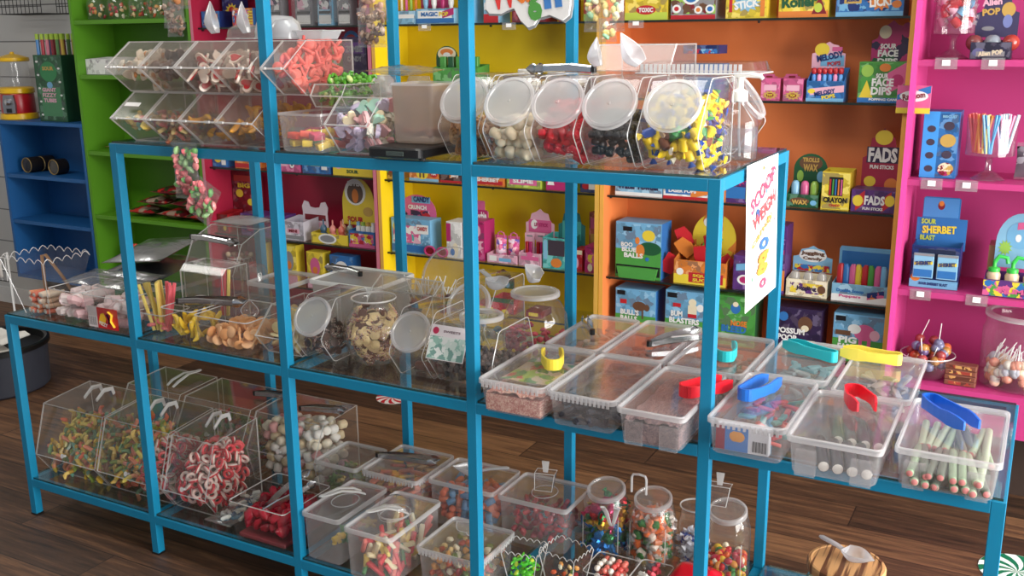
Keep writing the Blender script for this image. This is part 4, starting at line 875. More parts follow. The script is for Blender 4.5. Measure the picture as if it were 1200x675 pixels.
# round lidded jars
JP2 = [(.055, 0), (0, .075), (.075, .18), (.22, .18), (.22, 0)]
hinged_jar('sweet_jar', 'hinged jar of dark speckled chocolates with milky lid, left of the bowl', -1.794, -1.684, 2.02, ZM_, JP2, .058, lidm=MILK, rz=0)
FRD = protos('freckle_chocolate', freckle_m(), [[choc((78, 54, 46)), paint((226, 210, 196), .5), paint((196, 120, 110), .5), paint((236, 226, 210), .5)]])
fill(FRD, -1.782, -1.696, 2.055, 2.2, ZM_+.01, ZM_+.09, .021, 'dark chocolate freckle in the jar left of the bowl', 'chocolate', 'dark freckles', cap=110, keep=lambda x, y, z: y > 2.04+max(0, .065-(z-ZM_))*.8)
hinged_jar('sweet_jar', 'hinged jar with milky lid at the right of the round bowl', -1.472, -1.358, 2.02, ZM_, JP2, .057)
FGR = [('chocolate_log', mesh_of(cyl_m(.013, .032, .3), 'chocolate_log', choc((120, 74, 58))))]
for i in range(3): put(FGR[0], (-1.43+.035*i-.0, 2.12, ZM_+.016), (0, PI/2, .1), 'short brown chocolate log lying low right of the bowl', 'chocolate', 'chocolate logs')
# round fish bowl of freckles
bw_ = lathe_jar('glass_bowl', 'round glass fish bowl of speckled chocolate freckles', (-1.59, 2.135, ZM_), [(.045, .001), (.072, .02), (.086, .06), (.0885, .085), (.082, .12), (.064, .15), (.056, .16), (.054, .175), (.06, .185)], mat=PET, n=32, cat='bowl')
FRL = protos('freckle_chocolate', freckle_m(.0135), [[choc((206, 176, 130)), paint((240, 226, 214), .5), paint((206, 90, 90), .5), paint((150, 120, 150), .5)], [choc((110, 76, 62)), paint((236, 220, 210), .5), paint((206, 100, 96), .5), paint((220, 200, 150), .5)], [paint((236, 212, 158), .45)]*4])
n = 0
R = random.Random(31)
while n < 230:
    th, ph = R.uniform(0, 2*PI), R.uniform(0, PI); z = .012+.14*R.random(); rr_ = (.043+(z/.085)*.042 if z < .085 else .086-(z-.085)*.36)-.013
    if R.random() < .12: rr_ *= R.random()
    a = R.uniform(PI*.85, 2.3*PI); x, y = rr_*math.cos(a), rr_*math.sin(a)
    d = Vector((x, y, (z-.085)*.7)).normalized(); e = Vector((0, 0, 1)).rotation_difference(d if R.random() < .75 else -d).to_euler()
    put(R.choice(FRL), (-1.59+x, 2.135+y, ZM_+z), (e.x+R.uniform(-.4, .4), e.y+R.uniform(-.4, .4), e.z), 'chocolate freckle with sprinkles in the round bowl', 'chocolate freckle', 'freckles in the round bowl'); n += 1
# lollipops in a clear tub behind the bowl, lids and clear jars at the back
open_tub('sweet_tub', 'clear tub of white stick lollipops behind the round bowl', -1.68, -1.50, 2.36, 2.46, ZM_, .14, ACD)
LP = protos('lollipop', lolly_m(.013), [[gummy(c), WHITE] for c in ((150, 70, 50), (200, 120, 60), (190, 180, 160), (90, 60, 60))])
for i in range(22): put(R.choice(LP), (R.uniform(-1.66, -1.52), R.uniform(2.375, 2.445), ZM_+.1+R.uniform(-.02, .03)), (PI+R.uniform(-.5, .5), R.uniform(-.5, .5), 0), 'white stick lollipop standing behind the round bowl', 'lollipop', 'lollipops behind the bowl')
acrylic_bin('clear_bin', 'clear bin with wide rounded flap behind the lollipop tub', -1.72, -1.50, 2.25, ZM_, [(.03, 0), (0, .1), (.05, .16), (.1, .19), (.105, .19), (.105, 0)], 1, mat=ACD, knob=False)
t = thing('round_cover', 'large clear round cover leaning behind the lollipops', 'cover', (-1.585, 2.53, ZM_+.15)); t.rotation_euler = (PI/2-.3, 0, 0)
MB().lathe([(.1, 0), (.1, .014), (.094, .018), (.0005, .022)], 32).build('lid_disc', PPL, t, smooth=True, angle=30); MB().tube([(.1*math.cos(a), .1*math.sin(a), .002) for a in [2*PI*i/36 for i in range(37)]], .002, 5).build('rim', RIM, t)
hinged_jar('sweet_jar', 'large clear jar with see through lid behind the right hinged jar', -1.475, -1.33, 2.29, ZM_, JP, .068, lidm=PPL)
fill(protos('bag_sweet', lump_m(.015, 22), [gummy((190, 180, 120)), gummy((90, 150, 190)), gummy((226, 200, 80)), gummy((170, 165, 150))]), -1.45, -1.36, 2.34, 2.5, ZM_+.012, ZM_+.1, .03, 'yellow, blue or dull sweet in the large back jar', 'sweet', 'sweets in the large back jar', cap=40)
scoop('plastic_scoop', 'white plastic scoop lying on the large back jar', (-1.33, 2.33, ZM_+.2), (0, -.1, 2.6), .14, .034)
scoop('plastic_scoop', 'second white scoop nested against the upright behind the jars', (-1.20, 2.36, ZM_+.21), (.3, .6, .4), .11, .036, stand=True)
# labelled jar with upward ring lid
lj = hinged_jar('sweet_jar', 'angular clear jar of dark chocolate with paper label at the upright', -1.352, -1.15, 2.02, ZM_, [(.06, 0), (0, .08), (.04, .165), (.20, .165), (.23, .08), (.2, 0)], .058, lidm=PPL, up=True)
DK = [('dark_chocolate', mesh_of(lump_m(.012, q, rough=.2), 'dark_chocolate', choc(c))) for q, c in ((31, (96, 80, 74)), (32, (72, 58, 54)), (33, (120, 102, 94)))]
fill(DK, -1.332, -1.17, 2.055, 2.2, ZM_+.01, ZM_+.075, .0175, 'dull dark chocolate bullet in the paper labelled jar', 'chocolate', 'dark bullets', cap=240, keep=lambda x, y, z: y > 2.037+max(0, .07-(z-ZM_))*.8)
pl = thing('paper_label', 'white paper label with pale green print on the angular jar', 'label', (-1.29, 2.016, ZM_+.085)); pl.rotation_euler = (-.43, 0, .0)
MB().box(-.055, -.001, -.004, .055, 0, .085).build('paper', paint((232, 224, 226), .6), pl); MB().box(-.053, -.0016, -.002, .053, -.001, .056).build('printed_panel', art(((150, 190, 176), (190, 216, 206), (226, 232, 228), (120, 160, 150), (206, 222, 214)), 60, 9), pl)
MB().prism([(-.04+.009*math.cos(a), .07+.009*math.sin(a)) for a in [2*PI*i/16 for i in range(16)]], -.0016, -.001).build('printed_spot', paint((196, 40, 84), .5), pl)
text('SWEETS', .05, .006, paint((120, 90, 100), .5), pl, .008, -.0017, .07)
# tall jar with white ring lid
tj = lathe_jar('sweet_jar', 'tall clear jar with white ring lid beside the clip lid boxes', (-1.238, 2.42, ZM_), [(.085, .001), (.092, .01), (.094, .07), (.09, .11), (.072, .145), (.062, .152), (.062, .168)], lid=(.07, .172), lidm=clear((240, 240, 240), .5), n=32)
RS = protos('red_sweet', lump_m(.011, 41, rough=.15), [gummy((176, 40, 60)), gummy((150, 30, 54)), gummy((196, 70, 80))])
n = 0
while n < 110:
    a, z = R.uniform(PI*.9, 2.2*PI), R.uniform(.012, .06); put(R.choice(RS), (-1.238+.077*math.cos(a), 2.42+.077*math.sin(a), ZM_+z), (R.uniform(0, 6), R.uniform(0, 6), 0), 'dark red sweet at the bottom of the tall ring lidded jar', 'sweet', 'red sweets in the tall jar'); n += 1
for i in range(14):
    a = R.uniform(0, 6.28); rq = .06*math.sqrt(R.random()); put(R.choice(RS), (-1.238+rq*math.cos(a), 2.42+rq*math.sin(a), ZM_+.065), (0, 0, 0), 'dark red sweet at the bottom of the tall ring lidded jar', 'sweet', 'red sweets in the tall jar')
# ================================================================ BOTTOM SHELF (z = ZB_)
LOWP = [(.05, 0), (0, .075), (.055, .245), (.25, .265), (.25, 0)]
xs = [(-2.975, -2.675), (-2.668, -2.37), (-2.36, -2.178)]
bl3 = ['clear angled bin of gummy worms at the left end of the bottom shelf', 'clear angled bin of worms and pink rings behind the left upright, bottom shelf', 'clear angled bin of pink ring gummies right of the upright, bottom shelf']
for (a, b_), l in zip(xs, bl3):
    t = acrylic_bin('angled_bin', l, a, b_, 2.018, ZB_, LOWP, 1, 'angled bins at the front of the bottom shelf')
    for q in (.42, .62):
        h = MB(); h.tube([((b_-a)*q, .2, .262), ((b_-a)*q+.004, .19, .285), ((b_-a)*q+.012, .15, .292), ((b_-a)*q+.02, .11, .27)], [.006, .008, .01, .008], 8, flat=.5); h.build('clear_clip', EDGE, t, smooth=True)
WC = [((206, 170, 60), (120, 160, 110), (222, 150, 110), (210, 190, 90)), ((220, 110, 80), (222, 190, 80), (110, 160, 140), (200, 170, 80)), ((130, 150, 70), (206, 190, 100), (226, 140, 120), (120, 170, 150)), ((226, 196, 110), (190, 150, 60), (120, 150, 120), (216, 130, 100))]
WRM = protos('gummy_worm', worm_m(.105, .0065), [[gummy(c) for c in w4] for w4 in WC])
def lowfill(ps, i, s, label, cat, group, za, zb, cap, x0=None, x1=None, yb=.21, **k):
    a, b_ = xs[i]; fill(ps, x0 or a+.03, x1 or b_-.022, 2.033, 2.018+yb, ZB_+.008, ZB_+.24, s, label, cat, group, cap=cap, seed=40+i, top=slope(2.03, 2.15, ZB_+za, ZB_+zb), keep=lambda x, y, z: y > 2.018+.028+(max(0, .075-(z-ZB_))*.65 if z-ZB_ < .075 else (z-ZB_-.075)*.32), **k)
lowfill(WRM, 0, .0235, 'multicoloured gummy worm in the bin at the left shelf end', 'gummy sweet', 'gummy worms in the left bin', .07, .17, 150, jit=.45)
lowfill(WRM, 1, .0235, 'multicoloured gummy worm in the bin behind the left upright', 'gummy sweet', 'gummy worms in the second bin', .08, .19, 76, x1=-2.515, jit=.45)
RNG = protos('gummy_ring', ring_m(), [[gummy((222, 76, 84)), gummy((240, 218, 210))], [gummy((232, 96, 100)), gummy((240, 224, 216))], [gummy((210, 60, 72)), gummy((236, 206, 200))]])
lowfill(RNG, 1, .0225, 'pink and white ring gummy in the bin behind the left upright', 'gummy sweet', 'ring gummies in the second bin', .08, .175, 130, x0=-2.515, jit=.4)
lowfill(RNG, 2, .0225, 'pink and white ring gummy in the bin right of the upright', 'gummy sweet', 'ring gummies in the third bin', .09, .19, 230, jit=.4)
# back row of angled bins
BKP = [(.03, 0), (0, .12), (.06, .235), (.24, .245), (.24, 0)]
for a, b_, l in ((-2.90, -2.63, 'clear angled bin behind the worm bins with clear tongs on top'), (-2.61, -2.30, 'clear angled bin of mixed green gummies in the back row'), (-2.28, -1.988, 'clear angled bin of white and pink marshmallows in the back row')):
    t = acrylic_bin('angled_bin', l, a, b_, 2.31, ZB_, BKP, 1, 'angled bins at the back of the bottom shelf')
GM = protos('gummy_bit', bear_m(), [gummy(c) for c in ((90, 130, 60), (180, 110, 70), (190, 170, 90), (200, 80, 70), (120, 140, 80))])
fill(GM, -2.585, -2.325, 2.355, 2.51, ZB_+.012, ZB_+.15, .025, 'green, red or yellow gummy bear in the back row bin', 'gummy sweet', 'mixed gummy bears in the back bin', cap=160, jit=.4, top=slope(2.32, 2.42, ZB_+.1, ZB_+.15), keep=lambda x, y, z: y > 2.325+max(0, z-ZB_-.1)*.5)
fill(GM, -2.875, -2.655, 2.365, 2.51, ZB_+.012, ZB_+.07, .03, 'gummy bear in the back bin behind the worms', 'gummy sweet', 'gummy bears behind the worms', cap=50)
MW = protos('marshmallow', cyl_m(.0155, .032, .3), [paint((240, 236, 230), .7, sss=.2), paint((236, 226, 206), .7, sss=.2), paint((226, 168, 168), .7, sss=.2), paint((236, 232, 228), .7, sss=.2), paint((226, 206, 170), .7, sss=.2)])
fill(MW, -2.255, -2.012, 2.36, 2.52, ZB_+.02, ZB_+.205, .034, 'white, cream or pink marshmallow in the back row bin', 'marshmallow', 'marshmallows in the back bin', cap=140, jit=.2, top=slope(2.32, 2.4, ZB_+.15, ZB_+.205), keep=lambda x, y, z: y > 2.325+max(0, z-ZB_-.1)*.5)
def clear_tongs(label, loc, rz, L=.13, gap=.02):
    t = thing('clear_tongs', label, 'tongs', loc, rz)
    for s in (-1, 1): MB().tube([(0, s*.006, .03), (L*.4, s*gap*.7, .034), (L*.8, s*gap, .02), (L, s*gap*.9, .006)], [.005, .007, .008, .006], 8, flat=.45).build('arm', EDGE, t, smooth=True)
    MB().tube([(0, -.006, .03), (-.012, -.004, .031), (-.015, 0, .031), (-.012, .004, .031), (0, .006, .03)], .005, 8, flat=.5).build('spring_bend', EDGE, t, smooth=True)
    return t
clear_tongs('clear plastic tongs on the back bin at the back upright', (-2.70, 2.52, ZB_+.236), -1.7, .12, .018)
steel_tongs('black and steel tongs hanging over the mixed gummy bin', (-2.36, 2.46, ZB_+.247), .25, .15, .012)
steel_tongs('steel tongs lying on the marshmallow bin behind the upright', (-2.12, 2.42, ZB_+.247), .35, .15, .014)
# spill tray strip reflections are real: low front lip of the shelf bins
bag('clear_bag', 'clear bag of white and blue sweets lying beside the ring bin', (-2.112, 2.0, ZB_+.03), .105, .22, .05, BAGM, rx=-PI/2, seed=21)
BLB = [('bag_sweet', mesh_of(worm_m(.05, .006), 'bag_sweet', [gummy(a), gummy(a), gummy(b_), gummy(b_)])) for a, b_ in (((70, 130, 160), (210, 210, 200)), ((40, 90, 124), (196, 200, 196)))]
for i in range(26): put(R.choice(BLB), (R.uniform(-2.14, -2.085), R.uniform(2.03, 2.19), ZB_+.02+.02*R.random()), (R.uniform(-.4, .4), R.uniform(-.4, .4), R.uniform(0, 6)), 'blue and white gummy strip in the bag beside the ring bin', 'gummy sweet', 'blue and white strips')
# red jelly box
open_tub('sweet_tub', 'clear open tub of dark red jelly with steel tongs on its rim', -2.045, -1.835, 1.985, 2.2, ZB_, .125, ACR, .004)
RJ = protos('red_jelly', lump_m(.024, 51, rough=.3), [gummy((150, 8, 34)), gummy((176, 14, 44)), gummy((120, 4, 26)), gummy((166, 20, 48))])
fill(RJ, -2.015, -1.86, 2.01, 2.175, ZB_+.035, ZB_+.1, .026, 'glossy dark red jelly piece in the open front tub', 'jelly sweet', 'dark red jellies', cap=110, top=slope(2.0, 2.15, ZB_+.08, ZB_+.105), sz=.022)
tag(MB().bbox(-2.03, 2.0, ZB_+.006, -1.85, 2.185, ZB_+.018, .004).build('cardboard_liner', paint((120, 40, 48), .6)), 'dark pink liner under the red jelly in the front tub', 'liner')
steel_tongs('open steel tongs standing in the red jelly tub', (-1.945, 2.03, ZB_+.09), .9, .17, .045, tilt=(0, -.5, 0))
# frosted and clear boxes
tub_box('storage_box', 'tall frosted box with clear tongs on its lid right of the upright', -1.776, -1.64, 1.99, 2.235, ZB_, .15, body=PP, knob='ring', taper=.04)
tub_box('storage_box', 'tall frosted box of mixed gummy strips with domed scoop on its lid', -1.605, -1.443, 1.963, 2.225, ZB_, .155, body=PP, knob='ring', taper=.04)
tub_box('storage_box', 'low clear box of dark mixed sweets at the back beside marshmallows', -1.975, -1.805, 2.29, 2.47, ZB_, .15, body=PP, taper=.05)
tub_box('clip_lid_box', 'ribbed clear box under the dark steel tongs, bottom shelf back', -1.795, -1.585, 2.3, 2.53, ZB_, .15, notched=True, taper=.05)
tub_box('storage_box', 'tall frosted box of blue and orange sweets with a scoop on top', -1.57, -1.338, 2.335, 2.52, ZB_, .152, body=PP, taper=.04)
tub_box('storage_box', 'tall frosted box of red sweets with a square clear scoop on top', -1.328, -1.10, 2.338, 2.525, ZB_, .15, body=PP, knob='ring', taper=.04)
tub_box('clip_lid_box', 'ribbed clear box of mixed sweets in front of the upright, bottom shelf', -1.405, -1.20, 2.02, 2.225, ZB_, .118, notched=True, taper=.06)
JB = protos('jelly_baby', bear_m(), [sugar(c) for c in ((222, 90, 70), (226, 130, 70), (226, 190, 70), (60, 130, 70), (200, 60, 70))])
JBb = [(n_, m_) for n_, m_ in JB]
def scaled(ps, k):
    out = []
    for n_, m_ in ps:
        m2 = m_.copy(); m2.transform(Matrix.Scale(k, 4)); out.append((n_, m2))
    return out
fill(scaled(JB, 1.9), -1.755, -1.66, 2.02, 2.21, ZB_+.02, ZB_+.085, .034, 'orange, yellow, red or green jelly baby in the frosted box', 'jelly sweet', 'jelly babies', cap=50, keep=lambda x, y, z: x > -1.73 or z < ZB_+.04)
STP = protos('gummy_strip', slab_m(.062, .015, .011, .004), [sugar(c) for c in ((214, 60, 70), (236, 226, 196), (226, 196, 90), (70, 140, 80), (230, 120, 110), (228, 214, 170))])
fill(STP, -1.575, -1.47, 1.995, 2.195, ZB_+.012, ZB_+.1, .028, 'red, yellow, green or white gummy strip in the frosted front box', 'gummy sweet', 'gummy strips', cap=130, sz=.018, jit=.4)
fill(scaled(GM, 1.6), -1.95, -1.83, 2.32, 2.44, ZB_+.012, ZB_+.1, .03, 'dark red or brown sweet in the low back box', 'sweet', 'dark mixed sweets', cap=70)
fill(protos('sweet_strip', slab_m(.05, .018, .01), [choc((196, 100, 80)), choc((170, 84, 70)), choc((206, 120, 96)), choc((190, 150, 90))]), -1.77, -1.61, 2.33, 2.5, ZB_+.012, ZB_+.12, .034, 'red brown strip in the ribbed box under the steel tongs', 'sweet', 'red brown strips in the ribbed box', cap=120, sz=.016, flat=True)
BO = protos('sour_stick', cyl_m(.0105, .03, .15), [sugar((74, 124, 170)), sugar((222, 104, 62)), sugar((214, 92, 56)), sugar((90, 140, 180)), sugar((226, 116, 74))])
fill(BO, -1.545, -1.36, 2.36, 2.5, ZB_+.015, ZB_+.115, .0245, 'blue or orange sugared stick in the tall frosted box', 'sour sweet', 'blue and orange sour sticks', cap=200)
RBX = protos('red_sweet', lump_m(.014, 61, rough=.2), [gummy((170, 44, 56)), gummy((140, 36, 52)), gummy((190, 70, 76)), gummy((150, 60, 74))])
fill(RBX, -1.30, -1.125, 2.365, 2.5, ZB_+.015, ZB_+.105, .026, 'red sweet in the frosted box with the square scoop', 'sweet', 'red sweets in the frosted box', cap=160)
MXS = [(n_, m_) for n_, m_ in protos('mixed_sweet', lump_m(.013, 71, rough=.25), [gummy(c) for c in ((206, 90, 50), (236, 226, 200), (90, 120, 60), (170, 40, 50), (222, 190, 130), (160, 130, 90), (226, 160, 80))])]
fill(MXS, -1.385, -1.22, 2.045, 2.2, ZB_+.012, ZB_+.088, .025, 'orange, white, green or red sweet in the ribbed front box', 'sweet', 'mixed sweets in the ribbed front box', cap=200)
clear_tongs('clear plastic tongs standing on the tall frosted box at the upright', (-1.735, 2.055, ZB_+.151), 1.1, .12, .016)
dome('clear dome shaped scoop lid on the box of gummy strips', -1.525, 2.1, ZB_+.156, .045, .045, 0, m=PET)
clear_tongs('clear tongs lying beside the dome on the box of gummy strips', (-1.55, 2.03, ZB_+.156), .9, .1, .012)
steel_tongs('dark steel tongs lying across the ribbed back box', (-1.795, 2.40, ZB_+.151), .22, .2, .018)
scoop('plastic_scoop', 'white oval scoop lying on the box of blue and orange sweets', (-1.42, 2.43, ZB_+.153), (0, 0, .42), .17, .034)
scoop('plastic_scoop', 'clear scoop lying in the lid of the ribbed front box', (-1.285, 2.13, ZB_+.116), (0, 0, -.4), .13, .028, m=PPL)
def square_scoop(label, loc, rz, tilt=0, hk=1):
    t = thing('square_scoop', label, 'scoop', loc, rz); t.rotation_euler = (tilt, 0, rz)
    b = MB(); b.add([(-.03, 0, 0), (.022, 0, 0), (.03, 0, .055), (-.03, 0, .055), (-.03, .03, 0), (.022, .03, 0), (.03, .036, .055), (-.03, .036, .055)], [[0, 1, 2, 3], [4, 5, 6, 7], [0, 1, 5, 4], [0, 3, 7, 4], [1, 2, 6, 5]])
    b.build('scoop_cup', PET, t)
    for q in ([(-.03, 0, .055), (-.03, 0, 0), (.022, 0, 0), (.03, 0, .055)], [(-.03, 0, .055), (.03, 0, .055), (.03, .036, .055), (-.03, .036, .055), (-.03, 0, .055)]): MB().tube(q, .0012, 5).build('edge', EDGE, t)
    MB().prism([(-.007, .055), (.007, .055), (.011, .09), (-.011, .09)], .012, .016, 0, 0).build('handle', EDGE, t)
    return t
square_scoop('square clear scoop standing on the frosted box of red sweets', (-1.21, 2.42, ZB_+.153), .2)
# jars on the right
def tilt_jar(label, x, y, r, h, sy=1, lidm=None, lr=None, group='rounded jars on the bottom shelf', tilt=-.45):
    t = thing('sweet_jar', label, 'sweet jar', (x, y, ZB_), 0, group); b = MB(); n = 28
    prof = [(r*.82, .001), (r*.96, .012), (r, .03), (r, h*.68), (r*.97, h*.8), (r*.86, h*.92), (r*.75, h)]
    b.lathe(prof, n, 0, True); k = math.tan(-tilt)*.55
    b.v = [(vx, vy, vz+(max(0, vz-h*.6)/(h*.4))*(vy/r)*r*k) for vx, vy, vz in b.v]; b.build('jar_body', PET, t, smooth=True, angle=50)
    lr = lr or r*.82; l = MB(); l.lathe([(lr*.96, -.006), (lr, -.005), (lr, .006), (lr*.95, .009), (lr*.86, .009), (lr*.83, .006), (.0005, .0065)], 32, 0); l.m = [1]*(32*4)+[0]*(32*2)
    l.build('lid', [lidm or PPL, RIM], t, loc=(0, -.0, h), rot=(math.atan(k), 0, 0), smooth=True, angle=30)
    for a in (-2.5, -.65): MB().tube([(r*math.cos(a)*1.005, r*math.sin(a)*1.005, z) for z in (.02, h*.35, h*.66)], .0014, 5).build('moulded_seam', EDGE, t)
    return t
def jarpack(ps, x, y, r, z0, z1, n, label, cat, group, inner=True):
    for i in range(n):
        a = R.uniform(PI*.8, 2.4*PI); q = r*(1 if R.random() < .8 else math.sqrt(R.random())); put(R.choice(ps), (x+q*math.cos(a), y+q*math.sin(a), R.uniform(z0, z1)), (R.uniform(0, 6), R.uniform(0, 6), R.uniform(0, 6)), label, cat, group)
    for i in range(n//5):
        a, q = R.uniform(0, 2*PI), r*math.sqrt(R.random())*.9; put(R.choice(ps), (x+q*math.cos(a), y+q*math.sin(a), z1), (R.uniform(0, 6), R.uniform(0, 6), 0), label, cat, group)
tilt_jar('clear rounded jar of foil wrapped chocolates on the bottom shelf', -1.02, 2.44, .068, .19)
FCOL = [((196, 30, 40), 0), ((40, 120, 190), 0), ((36, 120, 70), 0), ((214, 160, 50), 0), ((196, 70, 110), 0), ((40, 110, 180), 0), ((60, 140, 90), 0)]
FOI = [('foil_chocolate', mesh_of(foil_m(), 'foil_chocolate', paint(c, .28, .75, bump=.5, scale=160, name='coloured_foil'), smooth=False)) for c, _ in FCOL]
zc = [(.035, .055, (1, 5)), (.055, .085, (2, 6)), (.085, .11, (1, 5)), (.11, .13, (3, 3, 4)), (.13, .165, (0, 2, 4))]
for a_, b_, cs in zc: jarpack([FOI[c] for c in cs], -1.02, 2.44, .05, ZB_+a_-.012, ZB_+b_-.012, 13, 'foil wrapped chocolate, red, blue, green or gold, in the rounded jar', 'foil chocolate', 'foil chocolates')
tilt_jar('clear rounded jar of orange wrapped sweets with a clear scoop on its lid', -.883, 2.455, .066, .185)
ORG = protos('wrapped_sweet', wrapped_m(.03, .011), [[paint((226, 110, 50), .3), PP]]*3+[[paint((226, 210, 196), .3), PP], [paint((60, 120, 60), .3), PP], [paint((216, 130, 90), .3), PP]])
jarpack(ORG, -.883, 2.455, .047, ZB_+.015, ZB_+.135, 110, 'orange, white or green wrapped sweet in the rounded jar', 'wrapped sweet', 'orange wrapped sweets')
lathe_jar('sweet_jar', 'smaller clear jar of white and blue wrapped sweets behind the upright', (-.775, 2.505, ZB_), [(.038, .001), (.045, .01), (.046, .12), (.042, .14), (.04, .15), (.041, .17)], lid=None)
BW = protos('wrapped_sweet', wrapped_m(.024, .007), [[paint((220, 222, 232), .3), paint((230, 232, 240), .3)], [paint((60, 90, 180), .3), paint((220, 224, 236), .3)], [paint((214, 216, 226), .3), PP]])
jarpack(BW, -.775, 2.505, .03, ZB_+.015, ZB_+.085, 44, 'white and blue wrapped sweet in the smaller clear jar', 'wrapped sweet', 'white and blue wrapped sweets')
tilt_jar('clear rounded jar of jelly beans with a square scoop, at the back upright', -.664, 2.44, .064, .205)
JLB = [('jelly_bean', mesh_of(MB().ell((0, 0, 0), (.0125, .0095, .009), 10, 7), 'jelly_bean', paint(c, .22, name='candy_shell'))) for c in ((206, 40, 44), (226, 100, 40), (236, 196, 60), (240, 226, 200), (60, 140, 60), (196, 60, 80), (230, 150, 70))]
jarpack(JLB, -.664, 2.44, .048, ZB_+.012, ZB_+.08, 90, 'red, orange, yellow, green or white jelly bean in the rounded jar', 'jelly bean', 'jelly beans')
square_scoop('square clear scoop standing on the jelly bean jar', (-.69, 2.43, ZB_+.22), .1, -.1)
t = thing('clear_tongs', 'clear u shaped tongs standing on the orange sweets jar', 'tongs', (-.925, 2.45, ZB_+.197))
for s in (-1, 1): MB().tube([(s*.022, 0, 0), (s*.022, 0, .045)], .0035, 6).build('arm', EDGE, t)
MB().tube([(-.022, 0, .045), (-.018, 0, .055), (0, 0, .058), (.018, 0, .055), (.022, 0, .045)], .0035, 6).build('spring_bend', EDGE, t)
# wooden lidded jar
wj = thing('lidded_jar', 'rounded glass jar with striped wooden lid at the bottom right', 'jar', (-.335, 2.345, ZB_))
MB().lathe([(.06, .001), (.088, .015), (.1, .06), (.1, .1), (.09, .14), (.078, .155), (.078, .165)], 32, 0, True).build('jar_body', clear((236, 244, 232), .06, (200, 220, 190), .05, .8, .07), wj, smooth=True)
def wood_stripes():
    m, nt, o = nm('striped_acacia'); N = nt.nodes.new; Lk = nt.links.new
    tc = N('ShaderNodeTexCoord'); mp = N('ShaderNodeMapping'); mp.inputs['Scale'].default_value = (70, 3, 3); mp.inputs['Rotation'].default_value = (0, 0, .9); Lk(tc.outputs['Object'], mp.inputs[0])
    nz = N('ShaderNodeTexNoise'); nz.inputs['Scale'].default_value = 1; nz.inputs['Detail'].default_value = 3; Lk(mp.outputs[0], nz.inputs[0])
    rp = N('ShaderNodeValToRGB'); e = rp.color_ramp.elements; e[0].position = .46; e[0].color = lin((104, 64, 40)); e[1].position = .54; e[1].color = lin((206, 156, 104)); Lk(nz.outputs['Fac'], rp.inputs[0])
    b = N('ShaderNodeBsdfPrincipled'); b.inputs['Roughness'].default_value = .45; Lk(rp.outputs[0], b.inputs['Base Color']); Lk(b.outputs[0], o.inputs[0]); return m
MB().lathe([(.082, .162), (.092, .164), (.094, .168), (.094, .182), (.091, .187), (.084, .188), (.082, .1865), (.0005, .1865)], 40, 0).build('wooden_lid', wood_stripes(), wj, smooth=True, angle=30)
fill(protos('wrapped_sweet', wrapped_m(.03, .011), [[paint((150, 180, 60), .3), PP], [paint((206, 210, 190), .3), PP]]), -.395, -.275, 2.29, 2.40, ZB_+.015, ZB_+.1, .03, 'green or white wrapped sweet in the wooden lidded jar', 'wrapped sweet', 'green wrapped sweets', cap=40)
scoop('plastic_scoop', 'white plastic scoop lying on the wooden jar lid', (-.35, 2.37, ZB_+.1885), (0, 0, PI-.45), .155, .03)
# cups and loose things at the lower picture edge
def wavecup(label, x, y, w, h, rz=0):
    c_ = thing('scalloped_cup', label, 'cup', (x, y, ZB_), rz, 'scalloped cups on the bottom shelf'); b = MB()
    b.loft([seg_ring(w*.62, w*.52, .001), seg_ring(w*.8, w*.68, h*.55), seg_ring(w, w*.85, h-.006), seg_ring(w*1.01, w*.86, h, .01)], 0, True); b.build('cup_body', ACR, c_)
    q = seg_ring(w*1.01, w*.86, h, .01); MB().tube(q+[q[0]], .0011, 4).build('rim', EDGE, c_)
    for sx, sy in ((-1, -1), (1, -1), (1, 1)): MB().tube([(sx*w*.31, sy*w*.26, .001), (sx*w*.505, sy*w*.43, h)], .0012, 5).build('corner_seam', EDGE, c_)
GRW = protos('green_frog', frog_m(), [[gummy((70, 190, 40)), gummy((150, 220, 60))], [gummy((90, 200, 50)), gummy((200, 220, 70))]])
wavecup('clear scalloped cup of green gummies right of the ribbed box', -1.135, 2.15, .1, .115, .1)
fill(scaled(GRW, .8), -1.165, -1.105, 2.12, 2.18, ZB_+.01, ZB_+.095, .024, 'bright green gummy in the scalloped cup', 'gummy sweet', 'bright green gummies', cap=40)
wavecup('clear scalloped cup of mixed small sweets beside the green gummies', -1.02, 2.17, .11, .13, -.15)
fill([(n_, m_) for n_, m_ in scaled(MXS, .7)], -1.05, -.99, 2.135, 2.2, ZB_+.01, ZB_+.085, .02, 'small coloured sweet in the second scalloped cup', 'sweet', 'small sweets in the second cup', cap=60)
tag(MB().bbox(-.035, -.008, 0, .035, .008, .016, .004).build('red_packet', paint((150, 20, 40), .35), None, (-1.075, 2.09, ZB_+.0), (0, 0, -.3)), 'small dark red packet between the two scalloped cups', 'packet')
open_tub('sweet_tub', 'low clear tub of red and white balls at the lower edge', -.985, -.87, 2.21, 2.32, ZB_, .06, ACR)
BALL = [('sugar_ball', mesh_of(MB().ell((0, 0, 0), .009, 10, 7), 'sugar_ball', paint(c, .3))) for c in ((226, 90, 84), (236, 226, 214), (230, 120, 106))]
fill(BALL, -.965, -.89, 2.225, 2.305, ZB_+.012, ZB_+.07, .0185, 'red or white sugar ball in the low clear tub', 'sweet ball', 'red and white balls', cap=90, jit=.15)
clear_tongs('large clear tongs standing upright before the foil jar', (-.94, 2.3, ZB_+.03), PI/2, .1, .02)
t2 = [o for o in COL.objects if o.get('label', '').startswith('large clear tongs')][0]; t2.rotation_euler = (0, -1.1, -1.3); t2.location = (-.965, 2.34, ZB_+.12)
open_tub('sweet_tub', 'clear tub of pink and white puffs left of the red lid', -.855, -.775, 2.21, 2.32, ZB_, .07, ACR)
